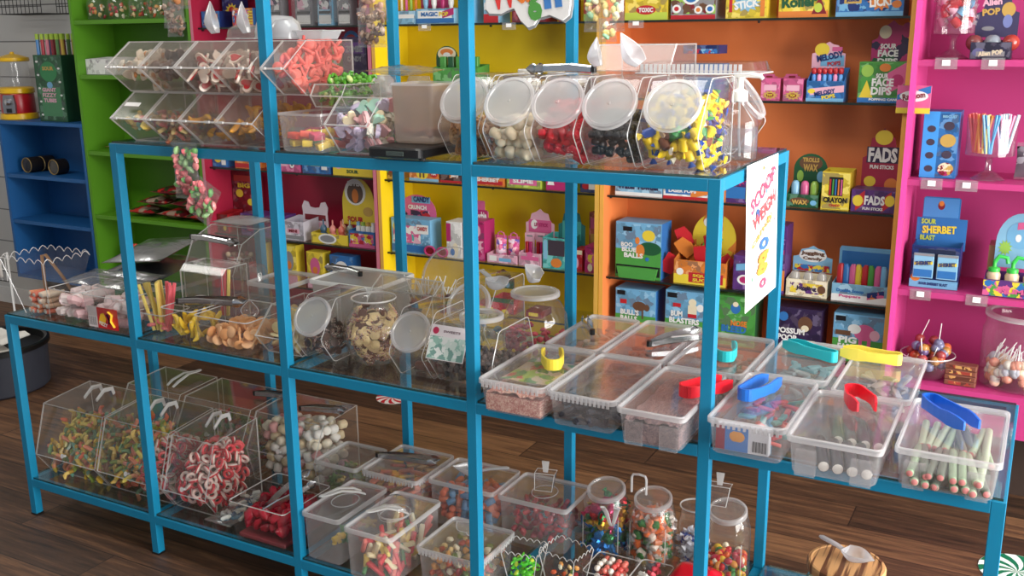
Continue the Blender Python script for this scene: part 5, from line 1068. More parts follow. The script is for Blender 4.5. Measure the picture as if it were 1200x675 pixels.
PUF = protos('popcorn_puff', crush_m(), [paint((236, 230, 222), .7), paint((206, 70, 84), .6), paint((234, 226, 216), .7)])
fill(PUF, -.84, -.79, 2.225, 2.305, ZB_+.012, ZB_+.085, .026, 'white or pink puff in the clear tub left of the red lid', 'sweet', 'pink and white puffs', cap=40)
rl = thing('lidded_tub', 'round tub with a shiny red peaked lid at the lower edge', 'tub', (-.73, 2.27, ZB_)); rl.location = (-.70, 2.29, ZB_)
MB().lathe([(.04, .001), (.045, .004), (.05, .07)], 24, 0, True).build('tub_body', PET, rl, smooth=True)
MB().loft([rr(.12, .11, .02, .068), rr(.122, .112, .022, .078), rr(.1, .06, .02, .098), rr(.08, .01, .004, .105)], 0, True, True).build('red_lid', paint((206, 14, 36), .22, name='red_gloss_plastic'), rl, smooth=True, angle=25)

# ================================================================ things on the floor
def pinwheel(label, x, y, r, c1, c2, n=20):
    b = MB()
    for i in range(n):
        P = []
        for k in range(6): q = r*k/5; a = 2*PI*i/n+q/r*.7; P.append((q*math.cos(a), q*math.sin(a)))
        Q = []
        for k in range(6): q = r*k/5; a = 2*PI*(i+1)/n+q/r*.7; Q.append((q*math.cos(a), q*math.sin(a)))
        for k in range(5): b.add([(P[k][0], P[k][1], .0015), (P[k+1][0], P[k+1][1], .0015), (Q[k+1][0], Q[k+1][1], .0015), (Q[k][0], Q[k][1], .0015)], [[0, 1, 2, 3]] if k else [[0, 1, 2]], i % 2)
    b.lathe([(r, 0), (r, .0015)], 40, 1)
    return tag(b.build('floor_sticker', [paint(c1, .4), paint(c2, .4)], None, (x, y, .0005)), label, 'floor sticker')
pinwheel('round red and white swirl sticker on the floor behind the rack', -2.53, 3.515, .08, (196, 30, 44), (236, 232, 226))
pinwheel('round green and white swirl sticker on the floor at lower right', .05, 3.13, .11, (10, 110, 76), (226, 236, 230))
ft = thing('round_tub', 'low round dark tub with black rim on the floor at left', 'tub', (-4.33, 2.78, 0))
MB().lathe([(.235, 0), (.245, .01), (.25, .2)], 36, 0, True).build('tub_body', paint((58, 62, 74), .5), ft, smooth=True)
MB().lathe([(.25, .2), (.262, .205), (.262, .225), (.25, .23), (.238, .225), (.238, .19), (.0005, .185)], 36).build('rim', BLACK, ft, smooth=True, angle=40)
for i, (dx, dy, dz, rz, l) in enumerate(((-.02, .04, .23, .2, 'white folded paper lying topmost on the round dark tub'), (.06, -.06, .192, -.15, 'white folded paper lying at the front of the round tub'), (-.1, -.02, .20, .5, 'grey folded paper lying underneath on the round tub'))):
    b = MB(); b.loft([[(-.12, y, .0), (-.04, y, .02), (.02, y, .002), (.1, y, .015), (.13, y, .0)] for y in (-.09, .09)], 0, closed=False)
    b.v += [(x, y, z-.004) for x, y, z in b.v]; n = 10; b.f += [[i_+n for i_ in f][::-1] for f in b.f]; b.m += [0]*4
    tag(b.build('folded_paper', paint(((222, 220, 214), (206, 202, 194), (170, 168, 162))[i], .7), None, (-4.33+dx, 2.78+dy, dz), (0, 0, rz)), l, 'paper')
# ================================================================ WALL SHELVING
YS, YW = 3.55, 3.80
C = dict(red=(206, 30, 40), dred=(140, 22, 36), yel=(240, 208, 40), blu=(40, 116, 196), dblu=(24, 50, 120), lblu=(130, 190, 226), grn=(70, 160, 60), dgrn=(24, 92, 52), lgrn=(150, 200, 70), ora=(234, 126, 40), pnk=(228, 90, 150), lpnk=(240, 176, 200), pur=(96, 48, 130), dpur=(52, 34, 76), wht=(238, 238, 236), blk=(24, 22, 26), brn=(110, 70, 46), teal=(70, 186, 180), cream=(236, 222, 186), mag=(196, 34, 110), gry=(140, 140, 146), lim=(190, 214, 60), sky=(110, 180, 226), gold=(206, 164, 70))
C = {k: tuple(int(.9*(.86*v+.14*(.3*c[0]+.59*c[1]+.11*c[2]))) for v in c) for k, c in C.items()}
def cp(k, r=.4): return paint(C[k] if isinstance(k, str) else k, r, name='printed_card')
ZU = .285
def bay(name, label, x0, x1, h, pan, shelves, glass, front=None, depth=YW-YS, lip=None, th=.018, left=True, right=True, y0=YS, lips=None):
    t = thing(name, label, 'shelving', (x0, y0, 0)); w = x1-x0; m = paint(pan, .5, var=.03, scale=6, name='painted_board'); le = paint(lips or pan, .5, name='board_edge')
    d = YW-y0
    for on, xa, nm_ in ((left, 0, 'side_panel'), (right, w-th, 'side_panel')):
        if on: b = MB().box(xa, 0, ZU, xa+th, d, h); b.m[2] = 1; b.build(nm_, [m, le], t)
    MB().box(0, d, ZU, w, d+.018, h).build('back_panel', m, t)
    MB().box(th, 0, ZU, w-th, d-.001, ZU+.02).build('bottom_board', m, t)
    MB().box(.02, d-.09, 0, w-.02, d+.018, ZU).build('plinth', paint((58, 42, 34), .6, name='dark_plinth'), t)
    for z in shelves:
        if glass:
            g = MB().box(th+.001, .03, z-.008, w-th-.001, d-.001, z); g.m = [0, 0, 1, 0, 0, 0]; g.build('glass_shelf', [GLASS, paint((22, 30, 26), .3, name='shelf_front_edge')], t)
            for xx in (th+.004, w*.52, w-th-.010):
                MB().bbox(xx, .05, z-.016, xx+.006, .062, z-.0082, .001).build('shelf_pin', BLACK, t)
        else: MB().box(th, .004, z-.02, w-th, d-.001, z).build('shelf', m, t)
    if h < 1.9: MB().box(-.003, -.006, h, w+.003, d+.018, h+.018).build('top_board', m, t)
    return t
blue_b = bay('bookcase', 'low blue painted bookcase at the far left', -5.17, -4.482, 1.160, (18, 84, 142), (.622, .882), False)
bay('bookcase', 'tall green painted bookcase between blue and crimson bays', -4.478, -3.645, 2.25, (78, 134, 16), (.38, .70, 1.039, 1.43, 1.702), False)
GZ = (.445, .668, .996, 1.372, 1.656, 1.95)
cr_b = bay('bookcase', 'crimson painted shelving bay with dark glass shelves', -3.643, -2.60, 2.25, (160, 22, 56), GZ, True, lips=(196, 110, 130))
ye_b = bay('bookcase', 'bright yellow shelving bay with dark glass shelves', -2.597, -1.535, 2.25, (228, 194, 14), GZ, True, lips=(206, 158, 70))
or_b = bay('bookcase', 'orange painted shelving bay with dark glass shelves', -1.532, -.428, 2.25, (216, 118, 62), GZ, True, lips=(222, 160, 70))
pk_b = bay('bookcase', 'magenta pink painted bookcase at the right', -.425, .75, 2.25, (180, 52, 116), (.43, .757, 1.132, 1.517, 1.90), False, y0=3.50, lips=(214, 70, 156))
for px_, py, z in ((1109, 72, 1.517), (1164, 72, 1.517), (1092, 212, 1.132), (1133, 214, 1.132), (1079, 340, .757), (1145, 347, .757)):
    p = onY(px_, py, 3.50); o = MB().box(-.033, -.003, -.02, .033, -.0005, .016).build('price_tag', PPL, pk_b, (p.x+.425, .002, z-.009)); lbl(o, -.012, -.009, .012, .009, -.003, WHITE, name='price_card')
for b_, px_, py, z in ((ye_b, 497, 31, 1.656), (ye_b, 596, 30, 1.656), (or_b, 745, 27, 1.656)):
    p = onY(px_, py, 3.575); o = MB().box(-.03, -.004, -.016, .03, -.001, .012).build('price_tag', PPL, b_, (p.x-(-2.597 if b_ is ye_b else -1.532), .03, z-.012)); lbl(o, -.012, -.006, .012, .008, -.004, WHITE, name='price_card')

def shapes_on(par, w, h, x0, z0, y, shp, ink=.0007):
    for i, (k, cx, cy, sw, sh, col) in enumerate(shp):
        X, Z, a, b_ = x0+cx*w, z0+cy*h, sw*w/2, sh*h/2; yy = y-ink*(1+.25*i)
        if k == 'r': P = [(X-a, Z-b_), (X+a, Z-b_), (X+a, Z+b_), (X-a, Z+b_)]
        elif k == 'e': P = [(X+a*math.cos(2*PI*i_/20), Z+b_*math.sin(2*PI*i_/20)) for i_ in range(20)]
        elif k == 't': P = [(X-a, Z-b_), (X+a, Z-b_), (X, Z+b_)]
        elif k == 'd': P = [(X-a, Z-b_), (X+a, Z-b_*.3), (X+a, Z+b_), (X-a, Z+b_*.3)]
        else: P = [(X+a*(1 if i_ % 2 else .62)*math.cos(2*PI*i_/22), Z+b_*(1 if i_ % 2 else .62)*math.sin(2*PI*i_/22)) for i_ in range(22)]
        m = art(col[0], col[1], col[2]) if isinstance(col, tuple) and isinstance(col[0], (tuple, list)) and isinstance(col[0][0], tuple) else cp(col)
        MB().prism(P, yy, y-.0001).build('printed_panel', m, par)
def texts_on(par, w, h, x0, z0, y, tx):
    for s, col, cx, cy, sw, sh, *ti in tx: text(s, sw*w, sh*h, cp(col), par, x0+cx*w, y-.0022, z0+cy*h, ti[0] if ti else 0, .045)
def A3(cols, sc=30, seed=0): return (tuple(C[c] for c in cols), sc, seed)
PKN = 0
BAYS = [(-4.458, -3.665), (-3.622, -2.622), (-2.576, -1.556), (-1.51, -.45), (-.404, .72)]
HOUT = {'rect': [(0, 0), (1, 0), (1, .94), (.97, 1), (.03, 1), (0, .94)],
        'arch': [(0, 0), (1, 0), (1, .45)]+[(.5+.5*math.cos(PI*i/14), .45+.55*math.sin(PI*i/14)) for i in range(1, 14)]+[(0, .45)],
        'crown': [(0, 0), (1, 0), (1, .55), (.86, .6), (.78, .86), (.62, .9), (.5, 1), (.36, .9), (.2, .84), (.14, .6), (0, .55)],
        'ears': [(0, 0), (1, 0), (.97, .6), (1, .8), (.9, 1), (.74, .96), (.68, .8), (.5, .77), (.32, .8), (.26, .96), (.1, 1), (0, .8), (.03, .6)],
        'step': [(0, 0), (1, 0), (1, .6), (.84, .6), (.84, .97), (.8, 1), (.14, 1), (.1, .97), (.1, .6), (0, .6)]}
def pk(name, label, cat, l, r, t, b, zs, depth, body, shp=(), tx=(), Y=3.60, side=None, header=None, tray=None, group=None, rz=0, top=None):
    """carton on a shelf: l r t b are its picture edges, zs the shelf it stands on"""
    mx = (l+r)/2; p0, p1 = onY(l, b, Y), onY(r, b, Y); w = p1.x-p0.x; h = onY(mx, t, Y).z-onY(mx, b, Y).z
    depth = min(depth, YW-Y-.004)
    mid = (p0.x+p1.x)/2; BL = [q for q in BAYS if q[0]-.05 < mid < q[1]+.05] or [(-9, 9)]; BL = BL[0]
    xa, xb = max(p0.x, BL[0]), min(p1.x, BL[1]); p0.x, p1.x = xa, xb; w = xb-xa
    o = thing(name, label, cat, ((p0.x+p1.x)/2, Y+depth/2, zs+.0006), rz, group); y = -depth/2
    mb = cp(body) if not isinstance(body[0], (tuple, list)) else art(*body); ms = cp(side) if side else mb
    if tray is None:
        q = MB().box(-w/2, y, 0, w/2, depth/2, h); q.m = [0, 0, 0, 1, 0, 1]; q.build('carton', [mb, ms], o)
    else:
        q = MB(); th = .003; hf = h*tray
        q.box(-w/2, y, 0, w/2, depth/2, th, 1).box(-w/2, y, th, w/2, y+th, hf, 0).box(-w/2, depth/2-th, th, w/2, depth/2, h, 1)
        for s in (-1, 1): q.prism([(y+th, th), (depth/2-th, th), (depth/2-th, h), (y+th, hf)], s*(w/2-th/2)-th/2, s*(w/2-th/2)+th/2, 1, 1, 'x')
        q.build('carton', [mb, ms], o); h = hf
    if not isinstance(body[0], (tuple, list)) and len(shp) and h > .03:
        c0 = C[body] if isinstance(body, str) else body; global PKN; PKN += 1
        shp = [('r', .5, .5, .97, .95, ((c0, tuple(int(v*.82) for v in c0), tuple(int(v+(255-v)*.22) for v in c0), c0, tuple(int(v*.9) for v in c0), ((c0[0]+90)//2, (c0[1]+80)//2, (c0[2]+90)//2)), 42, PKN % 7))]+list(shp)
    shapes_on(o, w, h, -w/2, 0, y, shp); texts_on(o, w, h, -w/2, 0, y, tx)
    if header:
        kind, hl, hr, ht, hb, hc, hs, htx = header; yh = Y+depth-.002
        a, c = onY(hl, hb, yh), onY(hr, hb, yh); a.x = max(a.x, BL[0]); c.x = min(c.x, BL[1]); hw = c.x-a.x; hh = onY((hl+hr)/2, ht, yh).z-a.z; x0 = a.x-(p0.x+p1.x)/2; z0 = a.z-zs
        base = -z0+.004 if z0 > 0 else 0
        P = [(x0+u*hw, z0+v*hh) for u, v in HOUT[kind]]
        hm = cp(hc) if not isinstance(hc[0], (tuple, list)) else art(*hc)
        if tray is None: yy = depth/2-.004
        else: yy = depth/2-.003
        hd = MB().prism(P, yy-.0025, yy, 0).build('header_card', hm, o)
        shapes_on(hd, hw, hh, x0, z0, yy-.0025, hs); texts_on(hd, hw, hh, x0, z0, yy-.0025, htx)
    o['w'] = w; return o
def inside(o): return o.location.x, o.location.y, o.location.z, o['w']
# ---- orange bay, top shelf
z = GZ[4]
pk('sweet_box', 'yellow sweet box with a red oval, left end of orange top shelf', 'box', 732, 782, -14, 23, z, .13, 'yel', [('r', .5, .12, 1, .24, 'lim'), ('e', .5, .32, .46, .3, 'red')], [('TOXIC', 'wht', .5, .32, .34, .15)])
pk('sweet_box', 'grey red box printed with blue eyeballs on the orange top shelf', 'box', 786, 838, -20, 22, z, .13, 'gry', [('r', .5, .06, 1, .12, 'red'), ('r', .5, .6, 1, .9, A3(('gry', 'brn', 'lgrn', 'dred'), 50)), ('e', .45, .66, .42, .5, 'wht'), ('e', .45, .66, .3, .38, 'blu'), ('e', .45, .66, .12, .16, 'blk'), ('e', .13, .3, .2, .24, 'wht'), ('e', .13, .3, .11, .13, 'red'), ('e', .62, .26, .18, .22, 'wht'), ('e', .62, .26, .1, .12, 'ora'), ('e', .88, .28, .2, .24, 'wht'), ('e', .88, .28, .12, .14, 'blu')])
pk('sweet_box', 'yellow box with stripes of colour and white lettering, orange top shelf', 'box', 850, 899, -15, 22, z, .13, 'yel', [('r', .12, .5, .08, .6, 'red'), ('r', .88, .4, .1, .7, 'ora'), ('r', .7, .7, .08, .4, 'grn'), ('r', .3, .75, .1, .4, 'blu'), ('s', .5, .45, .7, .5, 'lblu')], [('STICK', 'wht', .5, .45, .6, .26, .15)])
pk('sweet_box', 'yellow orange box with green lettering on the orange top shelf', 'box', 912, 970, -16, 21, z, .13, 'yel', [('r', .5, .1, 1, .2, 'ora'), ('t', .82, .4, .3, .6, 'dred'), ('e', .8, .3, .16, .3, 'lim'), ('r', .35, .8, .6, .3, 'lim')], [('Roller', 'dgrn', .42, .5, .72, .36, .05)])
pk('sweet_box', 'wide blue box with orange white lettering on the orange top shelf', 'box', 979, 1058, -14, 20, z, .13, 'blu', [('r', .5, .08, 1, .16, 'sky'), ('r', .5, .5, .9, .62, A3(('dblu', 'blu', 'dblu', 'sky'), 40, 2)), ('r', .25, .55, .26, .2, 'gold'), ('s', .66, .5, .4, .66, 'ora'), ('e', .9, .4, .14, .26, 'ora')], [('LICK!', 'wht', .66, .5, .32, .34, .1), ('juice', 'dblu', .25, .55, .2, .12)])
# ---- orange bay, second shelf
z = GZ[3]
pk('sweet_box', 'deep blue box standing high behind the yellow wrapped sweets jar', 'box', 800, 842, 68, 78, z+.162, .10, 'dblu', [('r', .5, .3, .9, .5, A3(('blu', 'red', 'dblu', 'lblu'), 60))], top=1)
pk('sweet_box', 'plain blue carton carrying the deep blue box on the orange bay', 'box', 800, 842, 80, 121, z, .12, 'blu')
for i, (l, r) in enumerate(((891, 913), (917, 940))):
    pk('sweet_box', ('pink toy box with handle, left of the pair on the orange bay', 'pink toy box with handle, right of the pair on the orange bay')[i], 'box', l, r, 92, 118, z, .08, 'pnk', [('s', .5, .24, .9, .44, 'gold'), ('r', .5, .58, .66, .26, 'lpnk'), ('e', .5, .24, .4, .2, 'dred')], [('TOY', 'yel', .5, .24, .3, .12)], header=('step', l+2, r-2, 87, 93, 'pnk', [('r', .5, .5, .4, .4, 'dred')], []))
mel = pk('lollipop_display', 'blue and pink lollipop whistle display box with header card', 'display box', 944, 988, 80, 119, z, .09, 'blu', [('d', .55, .55, .9, .5, 'lpnk'), ('e', .14, .5, .2, .24, 'yel'), ('r', .5, .08, 1, .16, 'sky')], [('MELODY', 'dblu', .5, .45, .56, .22, .2), ('POPS', 'yel', .6, .24, .36, .2, .2)], tray=.62, header=('crown', 951, 990, 49, 80, 'lpnk', [('e', .3, .7, .44, .5, 'yel'), ('r', .62, .28, .7, .4, 'sky'), ('r', .75, .72, .3, .16, 'pnk')], [('MELODY', 'dblu', .55, .45, .8, .26, .2), ('POPS', 'red', .68, .18, .4, .16, .1)]))
x, y, zz, w = inside(mel)
WHI = [('whistle_lollipop', mesh_of(MB().lathe([(.006, 0), (.007, .002), (.007, .075), (.004, .08), (.009, .084), (.009, .098), (.004, .102)], 10, 0, True, True, ms=[0, 0, 0, 1, 1, 1, 1]), 'whistle_lollipop', [paint(c, .35), cp('red')])) for c in ((70, 130, 200), (220, 140, 180), (90, 150, 210))]
for i in range(6): put(WHI[i % 3], (x-w/2+.018+(w-.036)*i/5, y-.02, zz+.012), (0, 0, 0), 'whistle lollipop with red cap in the blue and pink display', 'lollipop', 'whistle lollipops')
sf = pk('sweet_box', 'green and pink box with big white lettering at the orange bay end', 'box', 1004, 1064, 73, 121, z, .10, 'grn', [('d', .8, .6, .4, .8, 'pnk'), ('t', .18, .3, .34, .5, 'yel'), ('e', .18, .78, .26, .3, 'lgrn'), ('e', .82, .55, .26, .3, 'mag'), ('e', .55, .86, .24, .2, 'ora'), ('r', .5, .06, 1, .12, 'blu')], [('SOUR', 'wht', .5, .66, .26, .12), ('FACE', 'wht', .52, .5, .46, .2), ('DIPS', 'wht', .5, .29, .44, .2), ('POPPING CANDY', 'wht', .6, .08, .7, .06)],
        header=('crown', 1020, 1072, 24, 76, A3(('dpur', 'mag', 'dgrn', 'dpur'), 22, 4), [('e', .32, .74, .3, .3, 'cream'), ('e', .84, .78, .26, .34, 'mag')], [('SOUR', 'wht', .42, .42, .4, .12), ('FACE', 'wht', .42, .26, .5, .16), ('DIPS', 'wht', .42, .08, .5, .14)]))
p = onY(1070, 117, 3.52); t = thing('hang_tag', 'pink and blue card tag hung on the post beside the magenta bookcase', 'tag', (p.x, 3.535, p.z))
MB().loft([rr(.105, .002, .0009, z_) for z_ in (-.045, .045)], 0, True, True).build('card', cp('pnk'), t); shapes_on(t, .105, .09, -.0525, -.045, -.001, [('r', .5, .1, 1, .2, 'yel'), ('d', .8, .8, .36, .4, 'blu'), ('d', .12, .62, .22, .3, 'blu'), ('e', .5, .62, .84, .4, 'wht')]); text('Random', .07, .02, cp('dred'), t, 0, -.004, .012, .15)
MB().box(-.004, .0, .045, .004, .001, .05).build('string', WHITE, t)
# ---- orange bay, third shelf
z = GZ[2]
pk('sweet_box', 'pale blue box with purple lettering under the top shelf end', 'box', 721, 776, 205, 231, z, .12, 'lblu', [('r', .5, .8, .9, .3, A3(('wht', 'lblu', 'red', 'wht'), 50)), ('r', .5, .08, 1, .16, 'wht')], [('Water Powder', 'dpur', .5, .42, .9, .26)])
pk('sweet_box', 'white blue box with diagonal orange stripe beside the rack post', 'box', 777, 831, 205, 238, z, .12, 'wht', [('r', .5, .62, 1, .3, A3(('dblu', 'red', 'yel', 'dblu'), 60, 3)), ('r', .5, .3, .9, .26, 'blu'), ('d', .8, .3, .4, .5, 'ora'), ('r', .5, .05, 1, .1, 'red')], [('LASER POPS', 'wht', .42, .3, .6, .14)])
pk('sweet_box', 'purple and orange box between rack post and paper sign', 'box', 846, 884, 203, 243, z, .1, 'pur', [('r', .4, .3, .6, .34, 'blu'), ('r', .85, .5, .25, .9, 'lgrn'), ('s', .5, .7, .5, .4, 'mag'), ('r', .05, .3, .12, .6, 'ora')])
wx = pk('wax_display', 'dark green display of wax bottle sweets with arched header', 'display box', 921, 958, 218, 246, z, .09, 'dgrn', [('e', .85, .4, .2, .4, 'sky'), ('e', .42, .5, .62, .5, 'brn')], [('WAX', 'gold', .42, .4, .5, .36)], tray=.55, header=('arch', 930, 969, 180, 212, 'dgrn', [('e', .5, .66, .7, .5, 'brn'), ('e', .82, .2, .24, .4, 'sky'), ('e', .2, .2, .2, .4, 'lgrn')], [('TROLLS', 'gold', .5, .78, .5, .16), ('WAX', 'gold', .5, .5, .44, .26)]))
x, y, zz, w = inside(wx)
for i, c in enumerate(('lblu', 'pnk', 'lgrn')): tag(MB().lathe([(.008, 0), (.014, .006), (.015, .06), (.013, .075), (.007, .082)], 12, 0, True, True).build('wax_bottle', paint(C[c], .25), None, (x-w/2+.022+(w-.044)*i/2, y-.012, zz+.01), smooth=True), ('pale blue', 'pink', 'light green')[i]+' wax bottle sweet standing in the dark green display', 'wax sweet')
cy_ = pk('sweet_box', 'open yellow cut out box showing crayon sweets', 'box', 961, 994, 205, 250, z, .11, 'yel', [('r', .5, .62, .5, .5, 'blk')]+[('r', .3+.1*i, .6, .05, .42, ('red', 'grn', 'blu', 'ora', 'pnk')[i]) for i in range(5)], [('CRAYON', 'blk', .5, .26, .84, .15), ('CANDY', 'red', .5, .12, .4, .07)], tray=.98)
fd = pk('sweet_box', 'purple and red striped box of candy sticks with tall header', 'box', 996, 1050, 228, 254, z, .10, 'pur', [('d', .2, .5, .2, .95, 'red'), ('d', .8, .5, .2, .95, 'red'), ('e', .15, .5, .24, .5, 'yel'), ('e', .87, .55, .22, .5, 'yel')], [('FADS', 'wht', .53, .54, .46, .42), ('FUN STICKS', 'wht', .5, .16, .46, .13)], header=('crown', 1008, 1056, 150, 227, (150, 30, 60), [('e', .5, .86, .44, .22, 'yel'), ('r', .5, .6, .8, .24, 'dpur'), ('e', .22, .2, .3, .16, 'yel'), ('e', .76, .16, .34, .2, 'ora')], [('FADS', 'wht', .5, .6, .72, .22), ('FUN STICKS', 'wht', .5, .42, .6, .06)]))
# ---- orange bay, fourth shelf
z = GZ[1]
bo = pk('sweet_box', 'green and blue kangaroo sweet box with tray front, fourth orange shelf', 'box', 721, 774, 262, 327, z, .11, 'sky', [('r', .5, .26, 1, .52, 'grn'), ('e', .75, .55, .5, .24, 'dgrn'), ('e', .72, .78, .28, .2, 'yel'), ('e', .54, .5, .2, .24, 'ora'), ('e', .48, .68, .1, .13, 'ora'), ('r', .26, .88, .2, .08, 'blk'), ('r', .5, .14, .96, .18, 'blk'), ('r', .5, .14, .8, .12, A3(('dblu', 'grn', 'wht', 'blk'), 70)), ('e', .7, .36, .08, .07, 'blu')], [('BOO', 'wht', .25, .6, .26, .08), ('BLUE', 'wht', .3, .51, .32, .08), ('BALLS', 'wht', .4, .41, .42, .09)], side='blu')
MB().prism([(-.075, 0), (.075, 0), (.085, .045), (-.085, .045)], -.07, -.058).build('tray_lip', cp('grn'), bo)
sq = pk('lollipop_display', 'orange yellow display of red wrapped suckers with arched header', 'display box', 789, 850, 300, 337, z, .1, 'ora', [('r', .5, .2, 1, .4, 'yel'), ('r', .62, .3, .66, .42, 'red'), ('e', .12, .5, .14, .3, 'wht')], [('SQUASH', 'yel', .62, .38, .5, .14), ('SUCKER', 'yel', .62, .2, .5, .14)], tray=.75, header=('arch', 811, 862, 250, 302, A3(('yel', 'ora', 'sky', 'yel'), 14, 1), [('e', .35, .8, .2, .2, 'wht'), ('r', .3, .4, .4, .3, 'yel')], []))
x, y, zz, w = inside(sq)
SKR = [('wrapped_sucker', mesh_of(MB().prism([(-.022, 0), (.022, 0), (.03, .035), (.02, .075), (-.02, .08), (-.028, .04)], -.007, .007), 'wrapped_sucker', paint(C[c], .25), smooth=False)) for c in ('red', 'ora', 'red', 'grn')]
for i in range(9): put(SKR[i % 4], (x-w/2+.03+(w-.06)*R.random(), y+R.uniform(-.02, .03), zz+.05+.012*i*.9), (R.uniform(-.3, .3), R.uniform(-.8, .8), R.uniform(-.4, .4)), 'red, orange or green wrapped sucker in the arched display', 'lollipop', 'wrapped suckers')
put(SKR[0], (bo.location.x+.105, bo.location.y-.02, z+.03), (.1, .35, .2), 'red wrapped sucker leaning on the kangaroo box', 'lollipop', None)
pk('sweet_box', 'purple box partly behind the paper sign, fourth orange shelf', 'box', 858, 892, 302, 342, z, .1, 'pur', [('e', .4, .3, .5, .3, 'wht'), ('e', .4, .3, .34, .2, 'mag'), ('d', .5, .7, .8, .3, 'sky')])
pk('sweet_box', 'tall purple box behind the right end upright of the top shelf', 'box', 903, 918, 263, 343, z, .1, 'pur', [('d', .5, .6, .8, .1, 'mag'), ('r', .5, .2, 1, .3, 'ora')])
jg = pk('candy_display', 'display of small clear domed candy toys with cloud header', 'display box', 920, 968, 330, 352, z, .09, 'cream', [('r', .5, .5, .8, .6, A3(('yel', 'cream', 'gold', 'pur'), 60)), ('e', .87, .5, .2, .5, 'brn')], [('Juggling', 'dpur', .5, .5, .5, .3)], tray=.9, header=('crown', 929, 975, 288, 316, 'lblu', [('e', .5, .62, .7, .5, 'wht'), ('r', .5, .14, .9, .24, A3(('yel', 'blu', 'red', 'blu'), 60, 2))], [('Juggling', 'brn', .5, .7, .6, .18), ('Candy', 'brn', .5, .5, .5, .16)]))
x, y, zz, w = inside(jg)
for i in range(3): tag(MB().lathe([(.016, 0), (.018, .01), (.018, .05), (.013, .066), (.0005, .072)], 14, 0, True).build('candy_capsule', clear((250, 250, 250), .35), None, (x-w/2+.025+(w-.05)*i/2, y-.018, zz+.02), smooth=True), 'clear domed candy capsule in the cloud display, '+('left', 'middle', 'right')[i]+' one', 'candy toy', 'candy capsules')
ic = pk('candy_display', 'pale blue tray of two colour ice lolly shaped candies', 'display box', 973, 1038, 338, 361, z, .1, 'lblu', [('r', .5, .2, 1, .4, 'wht'), ('d', .8, .5, .3, .6, A3(('pnk', 'dblu', 'ora'), 50))], [('Double Scoop', 'blu', .34, .6, .5, .24), ('Poppers', 'pnk', .34, .3, .4, .2)], tray=.9, header=('rect', 981, 1045, 290, 340, 'sky', [('r', .5, .5, .9, .8, 'blu')], []))
x, y, zz, w = inside(ic)
for i, (a, b_, l) in enumerate((('red', 'blu', 'red and blue'), ('pnk', 'yel', 'pink and yellow'), ('red', 'grn', 'red and green'), ('pnk', 'sky', 'pink and pale blue'))):
    q = MB(); cx = -w/2+.03+(w-.06)*i/3
    for s, m_ in ((-1, 0), (1, 1)): q.loft([rr(.02, .02, .007, 0, s*.0105), rr(.023, .022, .009, .008, s*.0105), rr(.023, .022, .009, .085, s*.0105), rr(.014, .014, .006, .098, s*.0085)], m_, True, True)
    t = thing('ice_lolly_candy', l+' ice lolly shaped candy standing in the pale blue tray', 'candy', (x+cx, y-.012, zz+.032)); q.build('candy_body', [paint(C[a], .3), paint(C[b_], .3)], t, smooth=True, angle=40); MB().bbox(-.005, -.003, -.028, .005, .003, .002, .001).build('stick', cp('cream'), t)
# ---- orange bay, bottom shelf in view
z = GZ[0]
TN = [('r', .14, .9, .2, .1, 'blk')]
pk('sweet_box', 'blue and green sweet box with a brown bull', 'box', 721, 768, 330, 380, z, .11, 'sky', [('r', .5, .2, 1, .4, 'grn'), ('e', .6, .62, .34, .22, 'brn'), ('e', .78, .6, .14, .16, 'brn'), ('r', .52, .45, .04, .24, 'brn'), ('r', .68, .45, .04, .24, 'brn'), ('e', .6, .2, .5, .1, 'gold'), ('r', .2, .7, .16, .1, 'red')]+TN, [("BULL'S", 'wht', .36, .46, .46, .13), ('BALLS', 'wht', .34, .31, .42, .13)], side='blu')
pk('sweet_box', 'blue and green sweet box with a figure in red shorts', 'box', 779, 836, 330, 386, z, .11, 'sky', [('r', .5, .2, 1, .4, 'grn'), ('e', .56, .78, .16, .16, 'cream'), ('r', .56, .62, .18, .2, 'cream'), ('r', .56, .5, .18, .08, 'red'), ('e', .72, .68, .14, .16, 'wht'), ('t', .9, .66, .2, .5, 'dgrn'), ('e', .62, .2, .5, .08, 'gold'), ('r', .24, .7, .16, .08, 'red')]+TN, [('BUM', 'wht', .24, .52, .24, .12), ('BLASTERS', 'wht', .4, .38, .62, .12)], side='blu')
pk('sweet_box', 'bright green sweet box with blue and orange lettering', 'box', 837, 884, 340, 398, z, .11, 'grn', [('e', .5, .76, .24, .22, 'blu'), ('e', .5, .84, .14, .1, 'cream'), ('r', .5, .1, .8, .06, 'dgrn')], [('NOSE', 'ora', .6, .46, .4, .12), ('BLEED', 'blu', .48, .34, .62, .14)], side='dgrn')
pk('sweet_box', 'dark purple night sky box with a brown furry animal', 'box', 905, 961, 355, 409, z, .11, 'dpur', [('r', .5, .1, 1, .2, 'dgrn'), ('e', .66, .68, .3, .32, 'brn'), ('e', .66, .58, .16, .14, 'cream'), ('r', .66, .28, .44, .1, 'cream'), ('e', .2, .8, .2, .2, 'blu')], [('POSSUM', 'wht', .36, .5, .6, .13), ('POOP', 'wht', .3, .35, .4, .13)])
pk('sweet_box', 'blue green box with a pink pig seen from behind', 'box', 974, 1034, 362, 418, z, .11, 'sky', [('r', .5, .24, 1, .48, 'grn'), ('e', .62, .64, .42, .34, 'pnk'), ('e', .82, .6, .2, .22, 'lpnk'), ('r', .55, .44, .07, .2, 'pnk'), ('r', .72, .44, .07, .2, 'pnk'), ('e', .42, .7, .26, .2, 'wht'), ('r', .2, .6, .3, .1, 'brn'), ('e', .7, .16, .5, .14, 'cream')]+TN, [('PIG', 'wht', .3, .46, .36, .14), ('FARTS', 'wht', .32, .31, .42, .13)], side='blu')

